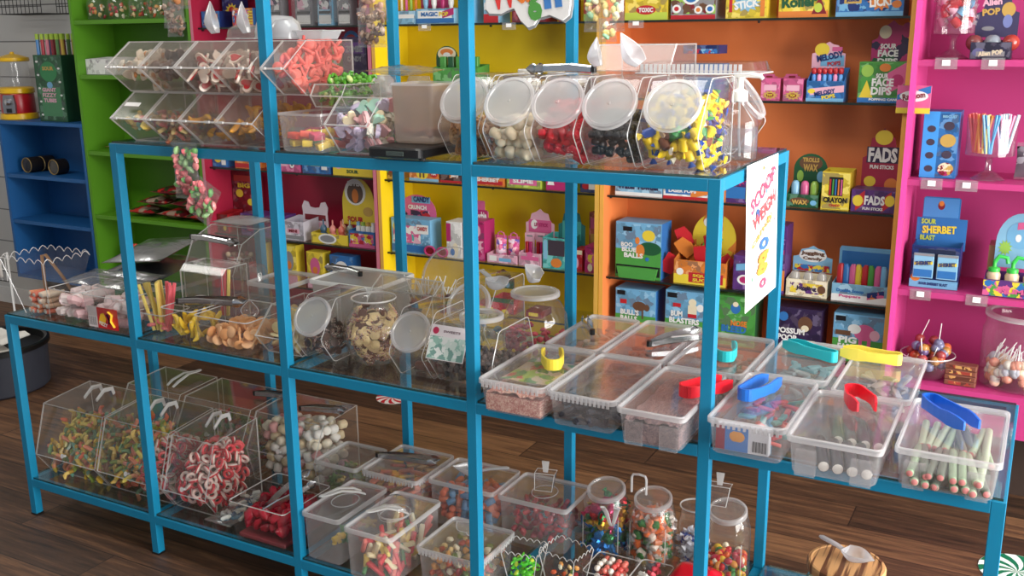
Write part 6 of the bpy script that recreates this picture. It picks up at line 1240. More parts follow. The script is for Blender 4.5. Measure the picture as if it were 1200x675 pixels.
# ---- yellow bay
z = GZ[4]
c1 = pk('candy_tub', 'pale blue tray of stick candies on the yellow top shelf left', 'display box', 458, 487, 10, 27, z, .1, 'lblu', [('r', .5, .6, .9, .3, 'wht')], tray=.9)
x, y, zz, w = inside(c1)
for i in range(5): tag(MB().tube([(0, 0, 0), (0, 0, .1)], .006, 8).build('candy_stick', cp(('ora', 'cream', 'pnk', 'lgrn', 'ora')[i]), None, (x-w/2+.015+(w-.03)*i/4, y-.02, zz+.01), smooth=True), ('leftmost orange', 'cream', 'pink', 'light green', 'rightmost orange')[i]+' candy stick in the pale blue tray', 'candy')
c2 = pk('candy_display', 'pink and blue toy candy display on the yellow top shelf', 'display box', 488, 532, 8, 27, z, .1, 'lblu', [('r', .5, .2, 1, .3, 'blu'), ('r', .5, .62, .9, .5, 'wht'), ('d', .85, .7, .3, .7, 'mag')], [('MAGIC', 'blu', .36, .64, .44, .3), ('POP', 'yel', .74, .64, .24, .3)], tray=.92, header=('arch', 494, 530, -20, 10, 'mag', [('e', .5, .5, .6, .5, 'pnk')], []))
x, y, zz, w = inside(c2)
for i in range(4): tag(MB().lathe([(.007, 0), (.009, .05), (.012, .06), (.012, .08), (.003, .09)], 10, 0, True, True).build('toy_candy', cp(('lblu', 'wht', 'mag', 'wht')[i]), None, (x-w/2+.03+(w-.06)*i/3, y-.02, zz+.02), smooth=True), ('pale blue', 'white left', 'magenta', 'white right')[i]+' candy tube standing in the pink and blue display', 'candy')
pk('candy_tub', 'slim blue carton of spray tubes beside the middle upright', 'box', 548, 556, -15, 27, z, .08, 'sky', [('r', .5, .2, 1, .3, 'blu'), ('d', .5, .6, .7, .2, 'wht')])
pk('sweet_box', 'red white striped carton left of the hanging sign', 'box', 567, 584, -16, 27, z, .1, 'lblu', [('d', .5, .5, .9, .3, 'wht'), ('r', .5, .12, 1, .24, 'red'), ('d', .5, .8, .9, .14, 'pnk')])
pk('sweet_box', 'dark red carton right of the hanging sign', 'box', 655, 668, -16, 26, z, .1, 'dred', [('e', .5, .5, .6, .3, 'pnk'), ('r', .5, .1, 1, .2, 'red')])
pk('sweet_box', 'red and green carton right of the back upright', 'box', 684, 698, -16, 26, z, .1, 'red', [('e', .5, .5, .6, .3, 'grn'), ('r', .5, .1, 1, .2, 'lgrn')])
pk('sweet_box', 'dull red carton behind the hanging sign', 'box', 600, 640, -16, 26, z, .1, 'dred', [('e', .5, .5, .6, .3, 'ora')])
z = GZ[3]
wh = pk('candy_display', 'green and yellow sour candy display with round scalloped header', 'display box', 508, 560, 76, 110, z, .1, 'grn', [('r', .5, .2, 1, .4, 'yel')], tray=.9, header=('arch', 512, 537, 54, 78, 'dgrn', [('e', .5, .62, .84, .66, 'cream'), ('e', .5, .7, .6, .34, 'ora'), ('e', .5, .56, .34, .26, 'wht'), ('e', .5, .26, .26, .4, 'gold')], []))
x, y, zz, w = inside(wh)
for i in range(5): tag(MB().bbox(-.014, -.01, 0, .014, .01, .14, .003).build('green_pouch', cp(('grn', 'dgrn', 'grn', 'lim', 'grn')[i]), None, (x-w/2+.03+(w-.06)*i/4, y-.01, zz+.01)), 'green sour candy pouch in the yellow bay display, '+('leftmost one', 'second from the left', 'middle one', 'second from the right', 'rightmost one')[i], 'pouch', 'green pouches')
pk('sweet_box', 'low brown carton behind the tongs on the second yellow shelf', 'box', 590, 690, 96, 120, z, .12, 'brn', [('r', .5, .5, .9, .6, A3(('gold', 'brn', 'cream'), 30))])
z = GZ[2]
for l, r, t_, b_, lab, body, shp, tx in (
    (448, 470, 195, 212, 'multicoloured carton at the left end of the third yellow shelf', 'gold', [('r', .5, .4, 1, .5, A3(('dred', 'gold', 'grn', 'brn'), 60, 1))], []),
    (480, 514, 196, 215, 'orange carton with yellow dome print, third yellow shelf', 'ora', [('r', .5, .08, 1, .16, 'lblu'), ('e', .45, .45, .4, .7, 'yel'), ('r', .38, .4, .06, .4, 'brn'), ('r', .5, .4, .06, .4, 'brn'), ('e', .85, .5, .26, .5, 'red')], [('MIX', 'wht', .85, .5, .16, .2)]),
    (516, 541, 198, 220, 'dark brown chocolate carton, third yellow shelf', (60, 34, 30), [('d', .3, .6, .4, .3, 'cream'), ('d', .65, .4, .4, .3, 'ora'), ('r', .5, .06, 1, .12, 'red')], [('Jaffy', 'wht', .7, .4, .4, .26)]),
    (553, 591, 200, 222, 'carton with three tub pictures right of the middle upright', 'ora', [('r', .5, .7, 1, .5, 'pnk'), ('e', .18, .65, .26, .5, 'wht'), ('e', .5, .65, .26, .5, 'lblu'), ('e', .82, .65, .26, .5, 'wht'), ('r', .5, .16, .9, .2, 'red')], [('SHERBET', 'wht', .5, .3, .7, .2)]),
    (594, 634, 203, 225, 'lime green carton with pink print, third yellow shelf', 'lim', [('r', .48, .35, .8, .4, 'pnk'), ('r', .5, .85, .9, .2, 'dgrn')], [('SLIME', 'wht', .48, .36, .6, .22)]),
    (640, 668, 205, 228, 'green and magenta carton left of the back upright', 'lgrn', [('r', .5, .25, 1, .5, 'mag'), ('t', .2, .6, .3, .7, 'wht'), ('e', .7, .7, .4, .4, 'gry')], []),
    (680, 702, 207, 231, 'dark blue and yellow carton at the right end of third yellow shelf', 'dblu', [('e', .3, .7, .4, .5, 'lim'), ('e', .3, .3, .4, .3, 'red'), ('r', .7, .3, .5, .3, 'wht')], [])):
    pk('sweet_box', lab, 'box', l, r, t_, b_, z, .11, body, shp, tx)
z = GZ[1]
cdy = pk('candy_box', 'tall blue and pink candy kit box with stepped pink header', 'box', 460, 505, 258, 298, z, .09, 'sky', [('r', .4, .55, .7, .5, A3(('lpnk', 'pnk', 'wht', 'teal', 'pnk'), 45, 5)), ('r', .5, .14, 1, .2, 'blu'), ('e', .15, .75, .2, .3, 'yel'), ('r', .8, .72, .3, .26, 'wht')], [('CANDY', 'red', .8, .74, .26, .12)], side='sky', header=('arch', 463, 512, 228, 262, 'pnk', [('r', .5, .3, .9, .4, A3(('pnk', 'red', 'dpur', 'pnk', 'lpnk'), 40, 3)), ('r', .6, .84, .5, .2, 'sky')], [('CANDY', 'dblu', .62, .86, .44, .18), ('CRUNCH', 'wht', .5, .6, .5, .14)]))
gl = thing('toy_sunglasses', 'magenta toy sunglasses lying on the yellow bay shelf', 'sunglasses', (0, 0, 0)); p = onY(512, 297, 3.61); gl.location = (p.x+.01, 3.588, z+.001)
for s in (-1, 1): MB().tube([(s*.032+.026*math.cos(a), 0, .022+.02*math.sin(a)) for a in [2*PI*i/16 for i in range(17)]], .005, 6).build('rim', cp('mag'), gl, smooth=True); MB().lathe([(.023, 0), (.0005, .001)], 16, sy=.8).build('lens', cp('dred', .15), gl, (s*.032, 0, .022), (PI/2, 0, 0)); MB().tube([(s*.058, .006, .025), (-s*.03, .012+.004*s, .02)], .002, 6).build('temple', cp('mag'), gl)
bb = pk('candy_box', 'white and magenta toy candy carton left of middle upright', 'box', 524, 541, 261, 303, z, .1, 'wht', [('r', .14, .7, .3, .5, 'mag'), ('e', .6, .22, .4, .4, 'cream'), ('e', .4, .16, .3, .2, 'blu')], side='wht')
b2 = pk('candy_box', 'pink doll candy box with magenta header beside the upright', 'box', 547, 568, 262, 308, z, .09, 'mag', [('e', .6, .75, .4, .3, 'lpnk'), ('r', .5, .3, .9, .4, A3(('mag', 'pnk', 'lpnk'), 45, 2))], [], header=('step', 548, 573, 235, 264, 'pnk', [('r', .66, .4, .6, .5, 'mag'), ('r', .5, .1, 1, .2, 'gry')], [('Barbie', 'wht', .68, .42, .5, .32, .1)]))
tb = pk('candy_tray', 'low pink tray of patterned candy bags on the yellow bay', 'display box', 571, 606, 301, 312, z, .1, 'lpnk', [('r', .2, .5, .24, .6, 'wht'), ('r', .6, .4, .4, .4, 'sky')], tray=.9)
x, y, zz, w = inside(tb)
for i, dx in enumerate((-.031, .031)):
    q = bag('candy_bag', ('left', 'right')[i]+' round pink and purple patterned candy bag in the pink tray', (x+dx, y+.0, zz+.014), .056, .085, .04, art(((226, 120, 160), (110, 90, 180), (240, 180, 190), (200, 60, 130), (236, 210, 226)), 60, i), seed=50+i, extra=cp('pnk')); MB().tube([(-.018, 0, .085), (-.014, 0, .105), (.0, 0, .112), (.014, 0, .105), (.018, 0, .085)], .003, 6).build('handle', cp('pnk'), q)
lp = pk('candy_display', 'pale pink lip candy display with crown header', 'display box', 608, 634, 298, 315, z, .1, 'lpnk', [('r', .5, .6, .8, .3, 'pnk'), ('e', .5, .9, .3, .4, 'pnk')], tray=.9, header=('crown', 617, 650, 245, 280, 'lpnk', [('r', .5, .45, .8, .4, 'pnk'), ('e', .3, .5, .24, .3, 'wht')], [('LIP STICK', 'mag', .55, .5, .5, .12)]))
x, y, zz, w = inside(lp)
for i in range(2):
    q = thing('lip_candy_pack', ('left', 'right')[i]+' pale pink lip candy blister pack standing in the display', 'candy pack', (x-.0235+.047*i, y-.005+.01*i, zz+.012)); MB().box(-.022, 0, 0, .022, .004, .12).build('backing_card', cp('lpnk'), q); MB().bbox(-.014, -.014, .02, -.001, 0, .085, .003).build('blister', paint(C['red'], .2), q); MB().bbox(.002, -.014, .02, .015, 0, .085, .003).build('blister', paint(C['mag'], .2), q); shapes_on(q, .044, .12, -.022, 0, 0, [('r', .5, .9, .6, .06, 'gry')])
te = pk('candy_display', 'teal candy display with cut away front beside back upright', 'display box', 636, 668, 282, 320, z, .1, 'teal', [('r', .1, .6, .14, .6, 'lblu'), ('r', .9, .6, .14, .6, 'lblu'), ('e', .5, .2, .4, .3, 'ora'), ('r', .5, .68, .6, .5, (60, 50, 60))], tray=.95, header=('crown', 655, 686, 244, 286, (40, 110, 110), [('r', .5, .4, .7, .5, 'teal'), ('e', .5, .75, .3, .3, 'gry')], []))
x, y, zz, w = inside(te)
for i in range(4): tag(MB().bbox(-.012, -.008, 0, .012, .008, .05, .003).build('candy_packet', cp(('dred', 'dgrn', 'pur', 'dgrn')[i]), None, (x-.035+.024*i, y-.005, zz+.075), (R.uniform(-.3, .3), R.uniform(-.5, .5), 0)), ('dark red', 'left dark green', 'purple', 'right dark green')[i]+' candy packet poking out of the teal display', 'packet')
pk('candy_box', 'pink red candy carton half behind the back upright', 'box', 671, 682, 297, 322, z, .09, 'red', [('e', .4, .4, .5, .5, 'lpnk'), ('r', .5, .9, 1, .2, 'cream')])
pk('candy_box', 'magenta candy carton with cream face circle, right of back upright', 'box', 685, 704, 297, 328, z, .09, 'mag', [('r', .5, .5, .8, .5, A3(('pnk', 'mag', 'yel', 'pnk'), 50)), ('e', .4, .2, .36, .3, 'cream')])
pk('candy_box', 'dull pink stacked carton behind the magenta candy carton', 'box', 690, 705, 256, 318, z, .04, (176, 90, 80), [('r', .5, .8, .8, .2, 'pnk'), ('r', .5, .5, .8, .2, 'gold')], Y=3.73)
z = GZ[0]
tr_ = pk('candy_display', 'red tray with green brown tree print behind the white ring jar', 'display box', 576, 602, 334, 352, z, .1, 'red', [('r', .5, .9, 1, .3, 'dgrn')], tray=.95, header=('crown', 578, 603, 315, 336, 'brn', [('r', .5, .2, 1, .4, 'dgrn'), ('e', .3, .2, .2, .3, 'lblu'), ('e', .7, .2, .2, .3, 'lblu')], []))
for i in range(2): pk('candy_bag', ('red flat bag lying left of the red tray', 'dark red flat bag behind the bottom of the rack post')[i], 'bag', 556+i*60, 574+i*60, 345, 353, z, .1, ('red', 'dred')[i], [('r', .5, .5, .6, .5, 'yel')])

# ---- crimson bay
z = GZ[4]
pk('sweet_box', 'blue sweet box at the left of the crimson top shelf', 'box', 237, 258, 12, 31, z, .11, 'blu', [('r', .5, .5, .8, .7, A3(('blu', 'lblu', 'ora', 'dblu'), 60, 7))], side='dblu')
pk('sweet_box', 'dark blue carton with yellow sun print, stacked at the crimson top shelf', 'box', 262, 284, -16, 29, z, .05, 'dblu', [('s', .5, .45, .7, .4, 'yel'), ('e', .5, .45, .3, .2, 'red')], Y=3.72)
pk('sweet_box', 'box with orange bars and coloured print left of the front upright', 'box', 273, 297, 9, 31, z, .09, 'ora', [('r', .42, .5, .8, .8, A3(('red', 'wht', 'blu', 'ora', 'pnk'), 70, 8))]+[('r', .88, .2+.15*i, .22, .08, 'yel') for i in range(5)], side='blu')
for i, (l, r) in enumerate(((313, 331), (347, 366), (373, 390), (396, 412))):
    q = pk('toy_pack', 'clear fronted toy candy pack on the crimson top shelf, '+('leftmost', 'second', 'third', 'rightmost')[i]+' of four', 'toy pack', l, r, -22, 30, z, .05, ('gry', 'gry', 'lblu', 'gry')[i], [('r', .5, .3, .8, .06, 'blk'), ('r', .5, .62, .7, .5, A3(('wht', 'lpnk', 'gry', 'dpur'), 40, i)), ('r', .5, .14, .8, .2, 'wht')], group=None); ww = q['w']
    MB().bbox(-ww/2-.004, -.05, .012, ww/2+.004, -.0265, .15, .006).build('blister', PET, q)
z = GZ[3]
for i, (l, r, t_, c_, hc) in enumerate(((333, 352, 68, 'gry', 'lblu'), (357, 372, 66, 'gry', 'pnk'), (383, 400, 62, 'lgrn', 'cream'))):
    pk('toy_pack', ('left toy card with hanging hole behind the coral gummies', 'right toy card with hanging hole behind the coral gummies', 'green grass toy card with hanging hole behind the frogs')[i], 'toy pack', l, r, t_, 116, z, .04, c_, [('r', .5, .5, .8, .5, A3(('gry', 'wht', 'lgrn', 'dgrn'), 40, i))], header=('ears', l, r, t_-12, t_, hc, [], []), Y=3.66)
pk('sweet_box', 'dark purple carton with pale lettering and round header, crimson bay', 'box', 404, 432, 52, 116, z, .09, 'dpur', [('r', .5, .8, .8, .2, 'pur')], [('ZOMBIE', 'gry', .5, .78, .7, .12), ('CANDY', 'gry', .5, .6, .6, .1)], header=('arch', 404, 421, 36, 53, 'blu', [('e', .5, .5, .6, .5, 'red')], []))
z = GZ[2]
for l, r, t_, b_, lab, body, shp, tx in (
    (240, 266, 180, 196, 'blue yellow carton at the left of the third crimson shelf', 'blu', [('e', .4, .6, .5, .6, 'yel'), ('r', .8, .4, .3, .5, 'wht')], []),
    (276, 300, 182, 199, 'orange white carton behind the second upright, third crimson shelf', 'ora', [('e', .5, .7, .7, .4, 'wht'), ('r', .5, .2, 1, .3, 'red')], []),
    (326, 352, 186, 203, 'pink carton with eye dot, third crimson shelf', 'pnk', [('e', .65, .5, .2, .5, 'wht'), ('e', .65, .5, .08, .2, 'blk'), ('r', .3, .5, .3, .3, 'lpnk')], []),
    (355, 387, 188, 207, 'bright blue carton with yellow lettering, third crimson shelf', 'blu', [('r', .5, .75, .9, .4, 'sky'), ('r', .8, .4, .2, .3, 'wht')], [('Fizz', 'yel', .42, .64, .5, .4)]),
    (391, 437, 190, 211, 'pink and yellow carton with dark lettering, third crimson shelf', 'pnk', [('r', .5, .25, 1, .5, 'yel'), ('e', .14, .6, .2, .5, 'lpnk')], [('MONSTER', 'dgrn', .54, .66, .7, .3), ('SOUR', 'dgrn', .5, .24, .3, .2)])):
    pk('sweet_box', lab, 'box', l, r, t_, b_, z, .11, body, shp, tx)
z = GZ[1]
pk('sweet_box', 'open red gum box with yellow lettering on the crimson bay', 'box', 248, 268, 254, 277, z, .11, (120, 34, 30), [('e', .7, .25, .3, .3, 'yel')], [('GUM', 'yel', .5, .6, .6, .2)], side='red', tray=.9)
pk('sweet_box', 'tall dark red header carton with yellow print behind the gum box', 'box', 276, 304, 205, 272, z, .05, 'dred', [('e', .3, .62, .3, .14, 'yel'), ('e', .75, .48, .3, .12, 'yel'), ('r', .5, .88, .8, .1, (170, 60, 50))], [('BIG', 'yel', .5, .76, .5, .08)], Y=3.72)
pk('sweet_box', 'purple glittery carton beside the second upright', 'box', 284, 331, 259, 284, z, .11, 'pur', [('r', .5, .5, .9, .7, A3(('pur', 'dpur', 'mag', 'dblu'), 50, 4))])
m_ = pk('candy_box', 'silver grey open candy carton with round eared header', 'box', 333, 357, 266, 290, z, .12, (190, 186, 196), [('r', .5, .5, .6, .24, 'lpnk'), ('r', .5, .16, 1, .2, 'gry')], [('MINI', 'dred', .5, .5, .4, .16)], tray=.9, header=('ears', 356, 386, 236, 268, (204, 190, 198), [('r', .5, .44, .8, .2, 'dred'), ('r', .5, .2, .8, .16, 'lpnk')], []))
dr = pk('candy_tray', 'yellow tray of bear shaped dispensers with arched sign front', 'display box', 366, 408, 283, 296, z, .1, 'yel', [('e', .45, .5, .5, 1, 'wht'), ('e', .45, .5, .4, .7, 'gry')], tray=.9)
x, y, zz, w = inside(dr)
DIS = MB().lathe([(.022, 0), (.024, .01), (.02, .035), (.012, .042), (.016, .05), (.017, .06), (.012, .072), (.004, .08), (.004, .1), (.0005, .104)], 14, 0, True)
for i, (c, l, dy) in enumerate((((60, 90, 110), 'dark blue dispenser at the left of the yellow tray', 0), ((206, 130, 120), 'pink dispenser in the middle of the yellow tray', .0), ((196, 100, 84), 'copper red dispenser at the right of the yellow tray', 0), ((200, 150, 120), 'copper dispenser behind in the yellow tray', .04), ((150, 160, 150), 'grey green dispenser behind at the right of the yellow tray', .04))):
    me = mesh_of(DIS, 'candy_dispenser', [paint(c, .3)]); tag(link('candy_dispenser', me, None, (x+(-.055, 0, .05, .03, .07)[i], y-.02+dy, zz+.006+(.0 if dy == 0 else .0))), l, 'candy dispenser')
tu = pk('candy_display', 'colourful tray of capped candy tubes below the yellow arch', 'display box', 410, 440, 278, 299, z, .09, 'blu', [('r', .5, .5, .9, .7, A3(('yel', 'red', 'wht', 'blu', 'pnk'), 60, 6)), ('r', .5, .1, 1, .2, 'pnk')], tray=.9, header=('arch', 403, 440, 209, 262, 'yel', [('e', .42, .7, .66, .56, 'wht'), ('e', .42, .68, .5, .44, (90, 70, 60)), ('e', .42, .62, .2, .3, 'ora'), ('e', .8, .3, .3, .2, 'gold')], [('RIPPER', 'wht', .42, .88, .44, .1), ('SOUR', 'red', .4, .12, .5, .12)]))
x, y, zz, w = inside(tu)
for i, (c, l) in enumerate(((C['lblu'], 'pale blue'), (C['lgrn'], 'light green'), (C['gold'], 'golden'), (C['wht'], 'white'))):
    tag(MB().lathe([(.011, 0), (.012, .07), (.009, .075), (.009, .092), (.0005, .094)], 12, 0, True, ms=[0, 0, 1, 1]).build('candy_tube', [cp('wht'), paint(c, .35)], None, (x-.042+.028*i, y-.01, zz+.02), smooth=True), l+' capped candy tube in the tray below the yellow arch', 'candy tube')
z = GZ[0]
for l, r, t_, b_, lab, c_, face in ((304, 311, 287, 330, 'narrow yellow card between the two uprights, low crimson bay', 'yel', 'ora'), (332, 349, 284, 330, 'yellow card with a grey face low in the crimson bay', 'yel', 'gry'), (361, 380, 290, 332, 'yellow card with pink face low in the crimson bay', 'yel', 'pnk'), (388, 415, 292, 334, 'blue card with a white splash low in the crimson bay', 'blu', 'wht')):
    pk('sweet_box', lab, 'box', l, r, t_, b_, z, .06, c_, [('e', .5, .6, .6, .5, face), ('e', .5, .5, .3, .2, 'ora'), ('r', .5, .12, 1, .24, 'lpnk' if c_ == 'yel' else 'dblu')])
wl = thing('wire_rings', 'clear hoop shaped tub of mixed lollies low in the crimson bay', 'tub', (0, 0, 0)); p = onY(262, 312, 3.62); p.x = max(p.x, -3.55); wl.location = (p.x, 3.66, z+.001); wl['category'] = 'tub'; wl.name = 'lolly_tub'
MB().lathe([(.05, .001), (.06, .01), (.062, .09)], 20, 0, True).build('tub_body', PET, wl, smooth=True); MB().tube([(.062*math.cos(a), .062*math.sin(a), .09) for a in [2*PI*i/24 for i in range(25)]], .002, 5).build('rim', EDGE, wl)
LM = protos('small_lolly', lolly_m(.014), [[gummy(c), WHITE] for c in ((120, 90, 70), (190, 170, 140), (150, 60, 60), (80, 70, 70))])
for i in range(18): put(R.choice(LM), (p.x+R.uniform(-.045, .045), 3.66+R.uniform(-.045, .045), z+.09+R.uniform(-.01, .03)), (R.uniform(-.5, .5), R.uniform(-.5, .5), 0), 'brown or cream lolly heaped in the tub low in crimson bay', 'lollipop', 'lollies in the crimson bay tub')
pk('candy_box', 'red low carton beside the lolly tub, crimson bay', 'box', 293, 304, 306, 325, z, .09, 'red', [('r', .5, .6, .7, .4, 'dred')])

# ---- green bay
for i, (cx_, l) in enumerate(((117, 'leftmost of the four'), (141, 'second of the four'), (166, 'third of the four'), (187, 'rightmost of the four'))):
    p = onY(cx_, 20, 3.66); zz = 1.7025; q = lathe_jar('sweet_jar', 'small clear jar of mixed sweets on the green bay, '+l, (p.x, 3.66, zz), [(.05, .001), (.058, .01), (.06, .08), (.05, .11), (.045, .12), (.045, .14)], lid=(.05, .146), lidm=PPL)
    for k in range(16):
        a = R.uniform(PI, 2*PI); put(R.choice(MIX if False else MXS), (p.x+.043*math.cos(a), 3.66+.043*math.sin(a), zz+.015+.06*R.random()), (R.uniform(0, 6), R.uniform(0, 6), 0), 'mixed sweet in a small clear jar high on the green bay', 'sweet', 'mixed sweets in the green bay jars')
pk('sweet_box', 'open white carton on the green bay beside the slanted bins', 'box', 100, 136, 68, 88, 1.431, .14, 'wht', [('r', .5, .5, .3, .4, (214, 214, 210))], side='wht', tray=.9)
SB2 = art(((150, 26, 36), (196, 50, 44), (40, 70, 36), (170, 150, 130), (90, 20, 30)), 26, 3)
for i, (bx_, lv, l, r_) in enumerate(((-4.17, 0, 'dark red printed sweet bag lying at the front left of the green bay heap', .1), (-3.955, 0, 'dark red printed sweet bag lying in the middle at the bottom of the green heap', -.08), (-3.76, 0, 'dark red printed sweet bag at the right of the green bay heap', .1), (-4.07, 1, 'dark red printed sweet bag on the second layer of the green heap, left', .15), (-3.86, 1, 'dark red printed sweet bag behind the hanging pink and green bag', -.15), (-3.97, 2, 'dark red printed sweet bag on top of the green bay heap', .1))):
    bag('sweet_bag', l, (bx_, 3.60, .728+.058*lv), .185, .15, .05, art(((150, 26, 36), (176, 44, 40), (40, 60, 34), (150, 130, 112), (90, 20, 30)), 26, i), rx=-PI/2, ry=0, rz=r_, seed=60+i, extra=paint((130, 30, 36), .3))
for i, x_ in enumerate((140, 155)):
    p = onY(x_, 166, 3.6); bag('sweet_bag', ('left dark red sweet bag seen behind the lower slanted bins', 'right dark red sweet bag seen behind the lower slanted bins')[i], (p.x+(-.05, .05)[i], 3.6, 1.062), .11, .14, .04, SB2, rx=-PI/2, seed=70+i, extra=paint((130, 30, 36), .3))
p = onY(155, 292, 3.62); yb = thing('sauce_bottle', 'small yellow bottle low in the green bookcase', 'bottle', (p.x, 3.64, .3805)); MB().lathe([(.03, 0), (.034, .01), (.034, .1), (.014, .125), (.014, .14)], 16, 0, True).build('bottle_body', paint((226, 170, 40), .3), yb, smooth=True); MB().lathe([(.015, .14), (.013, .16), (.0005, .162)], 12).build('cap', paint((200, 60, 40), .4), yb, smooth=True)

# ---- blue bookcase
ZB3 = 1.1785
p = onY(22, 141, 3.66); gm = thing('gumball_machine', 'red and yellow gumball machine with clear globe on the blue bookcase', 'gumball machine', (p.x, 3.67, ZB3), .45)
YEL = paint((222, 176, 20), .3, name='yellow_plastic'); REDP = paint((170, 20, 34), .3, name='red_plastic')
MB().lathe([(.098, 0), (.1, .004), (.096, .03), (.088, .034)], 32, 0, True, True).build('base', YEL, gm, smooth=True); MB().lathe([(.088, .034), (.09, .04), (.088, .135), (.086, .14)], 32).build('body', REDP, gm, smooth=True)
MB().lathe([(.086, .14), (.094, .145), (.094, .168), (.08, .176)], 32, 0, False, True).build('collar', YEL, gm, smooth=True); MB().lathe([(.078, .176), (.082, .2), (.074, .315)], 32).build('globe', PET, gm, smooth=True)
MB().lathe([(.082, .315), (.086, .32), (.084, .335), (.03, .352), (.012, .356), (.01, .366), (.0005, .368)], 32, 0, True).build('lid', YEL, gm, smooth=True, angle=30)
q = MB(); q.prism([(-.034, 0), (.034, 0), (.036, .05), (.028, .1), (-.028, .1), (-.036, .05)], -.012, .004); o = q.build('coin_mechanism', paint((140, 140, 142), .3, .8), gm, (-.0, -.088, .036)); MB().lathe([(.018, 0), (.018, .012), (.004, .016)], 16, 0, True, True).build('turn_knob', CHROME, o, (0, -.012, .062), (PI/2, 0, 0), smooth=True); MB().box(-.014, -.016, .004, .014, -.011, .026).build('chute_flap', BLACK, o)
tbx = pk('candy_tube_box', 'tall dark green printed box of long candy tubes on the blue bookcase', 'display box', 48, 80, 66, 144, ZB3, .14, 'dgrn', [('r', .5, .3, .7, .44, (60, 120, 80)), ('e', .5, .75, .6, .3, (40, 120, 70)), ('e', .5, .55, .2, .1, 'sky')]+[('e', .12+.76*(i % 2), .1+.1*i, .08, .03, 'wht') for i in range(9)], [('GIANT', 'lpnk', .46, .48, .5, .06), ('FIZZY', 'lpnk', .46, .4, .5, .06), ('TUBES', 'lpnk', .46, .32, .46, .06), ('SOUR', 'gold', .5, .8, .4, .06)], side=(20, 60, 40), tray=1)
x, y, zz, w = inside(tbx)
for i in range(6):
    for j in range(2):
        t = thing('candy_tube', ('blue', 'red', 'pink', 'dark red', 'green', 'yellow')[i]+' capped long candy tube in the '+('front', 'back')[j]+' row of the green box', 'candy tube', (x-w/2+.013+(w-.026)*i/5, y-.04+.07*j, zz+.01))
        MB().tube([(0, 0, 0), (0, 0, .42)], .0095, 8).build('tube_body', paint(((70, 130, 190), (176, 50, 60), (206, 120, 140), (130, 40, 50), (90, 130, 80), (190, 160, 70))[i], .25), t, smooth=True); MB().tube([(0, 0, .42), (0, 0, .45)], .0105, 8).build('cap', paint((160, 190, 60), .4), t, smooth=True)
for i, (cx_, cy__, yy, l) in enumerate(((31, 191, 3.62, 'left dark round tin with gold rim on the blue bookcase'), (62, 191, 3.62, 'right dark round tin with gold rim on the blue bookcase'), (47, 188, 3.70, 'dark round tin behind the pair on the blue bookcase'))):
    p = onY(cx_, cy__, yy); r = .043; t = thing('round_tin', l, 'tin', (p.x, yy, .8825+r), 0)
    MB().lathe([(r, 0), (r, .07), (.0005, .07)], 28, 0, False).build('tin_body', paint((30, 26, 24), .3), t, rot=(-PI/2, 0, 0), smooth=True, angle=40)
    MB().tube([(r*.94*math.cos(a), 0, r*.94*math.sin(a)) for a in [2*PI*k/30 for k in range(31)]], .0028, 6).build('gold_rim', paint((190, 160, 100), .3, .7), t, smooth=True); MB().lathe([(r*.9, 0), (.0005, .001)], 28).build('lid_face', art(((24, 22, 24), (60, 56, 54), (30, 28, 30), (150, 110, 80) if i == 0 else (70, 66, 62)), 30, i), t, (0, .002, 0), (PI/2, 0, 0))
# ---- wire baskets and far left stand
def wires(name, label, x0, x1, y0, y1, z0, z1, nx, nz):
    t = thing(name, label, 'wire basket', (x0, y0, z0)); m = paint((40, 40, 42), .4, .6)
    for i in range(nx+1): MB().tube([((x1-x0)*i/nx, 0, z1-z0), ((x1-x0)*i/nx, 0, 0), ((x1-x0)*i/nx, y1-y0, 0)], .0022, 5).build('upright_wire', m, t)
    for i in range(nz+1): MB().tube([(0, 0, (z1-z0)*i/nz), (x1-x0, 0, (z1-z0)*i/nz)], .0022, 5).build('cross_wire', m, t)
    for i in range(1, 4): MB().tube([(0, (y1-y0)*i/3, 0), (x1-x0, (y1-y0)*i/3, 0)], .0022, 5).build('floor_wire', m, t)
    return t
a, b_ = onY(-6, 17, 3.66), onY(49, 17, 3.66); wires('wire_basket', 'dark wire basket high on the grey wall above the gumball machine', a.x, b_.x, 3.66, 3.835, a.z, a.z+.22, 12, 6)
a, b_ = onY(67, 16, 3.66), onY(81, 16, 3.66); wires('wire_basket', 'narrow dark wire basket high on the wall beside the green bookcase', a.x, b_.x, 3.66, 3.835, a.z, a.z+.22, 4, 6)
p = onY(0, 323, 3.3); t = thing('wire_stand', 'white wire stand with small white bags at the far left edge', 'wire stand', (p.x-.1, 3.3, 0)); 
for i in range(5): MB().tube([(.04*i, 0, .34), (.04*i, 0, .47)], .0025, 5).build('upright_wire', WHITE, t)
for z_ in (.34, .405, .47): MB().tube([(-.04, 0, z_), (.17, 0, z_)], .003, 5).build('cross_wire', BLACK if z_ == .34 else WHITE, t)
for x_ in (-.04, .17): MB().tube([(x_, .01, 0), (x_, .01, .5)], .006, 6).build('leg', WHITE, t)
bag('small_bag', 'small white bag hanging on the wire stand at the far left edge', (p.x-.01, 3.296, .355), .09, .1, .02, paint((226, 220, 214), .5), seed=81)

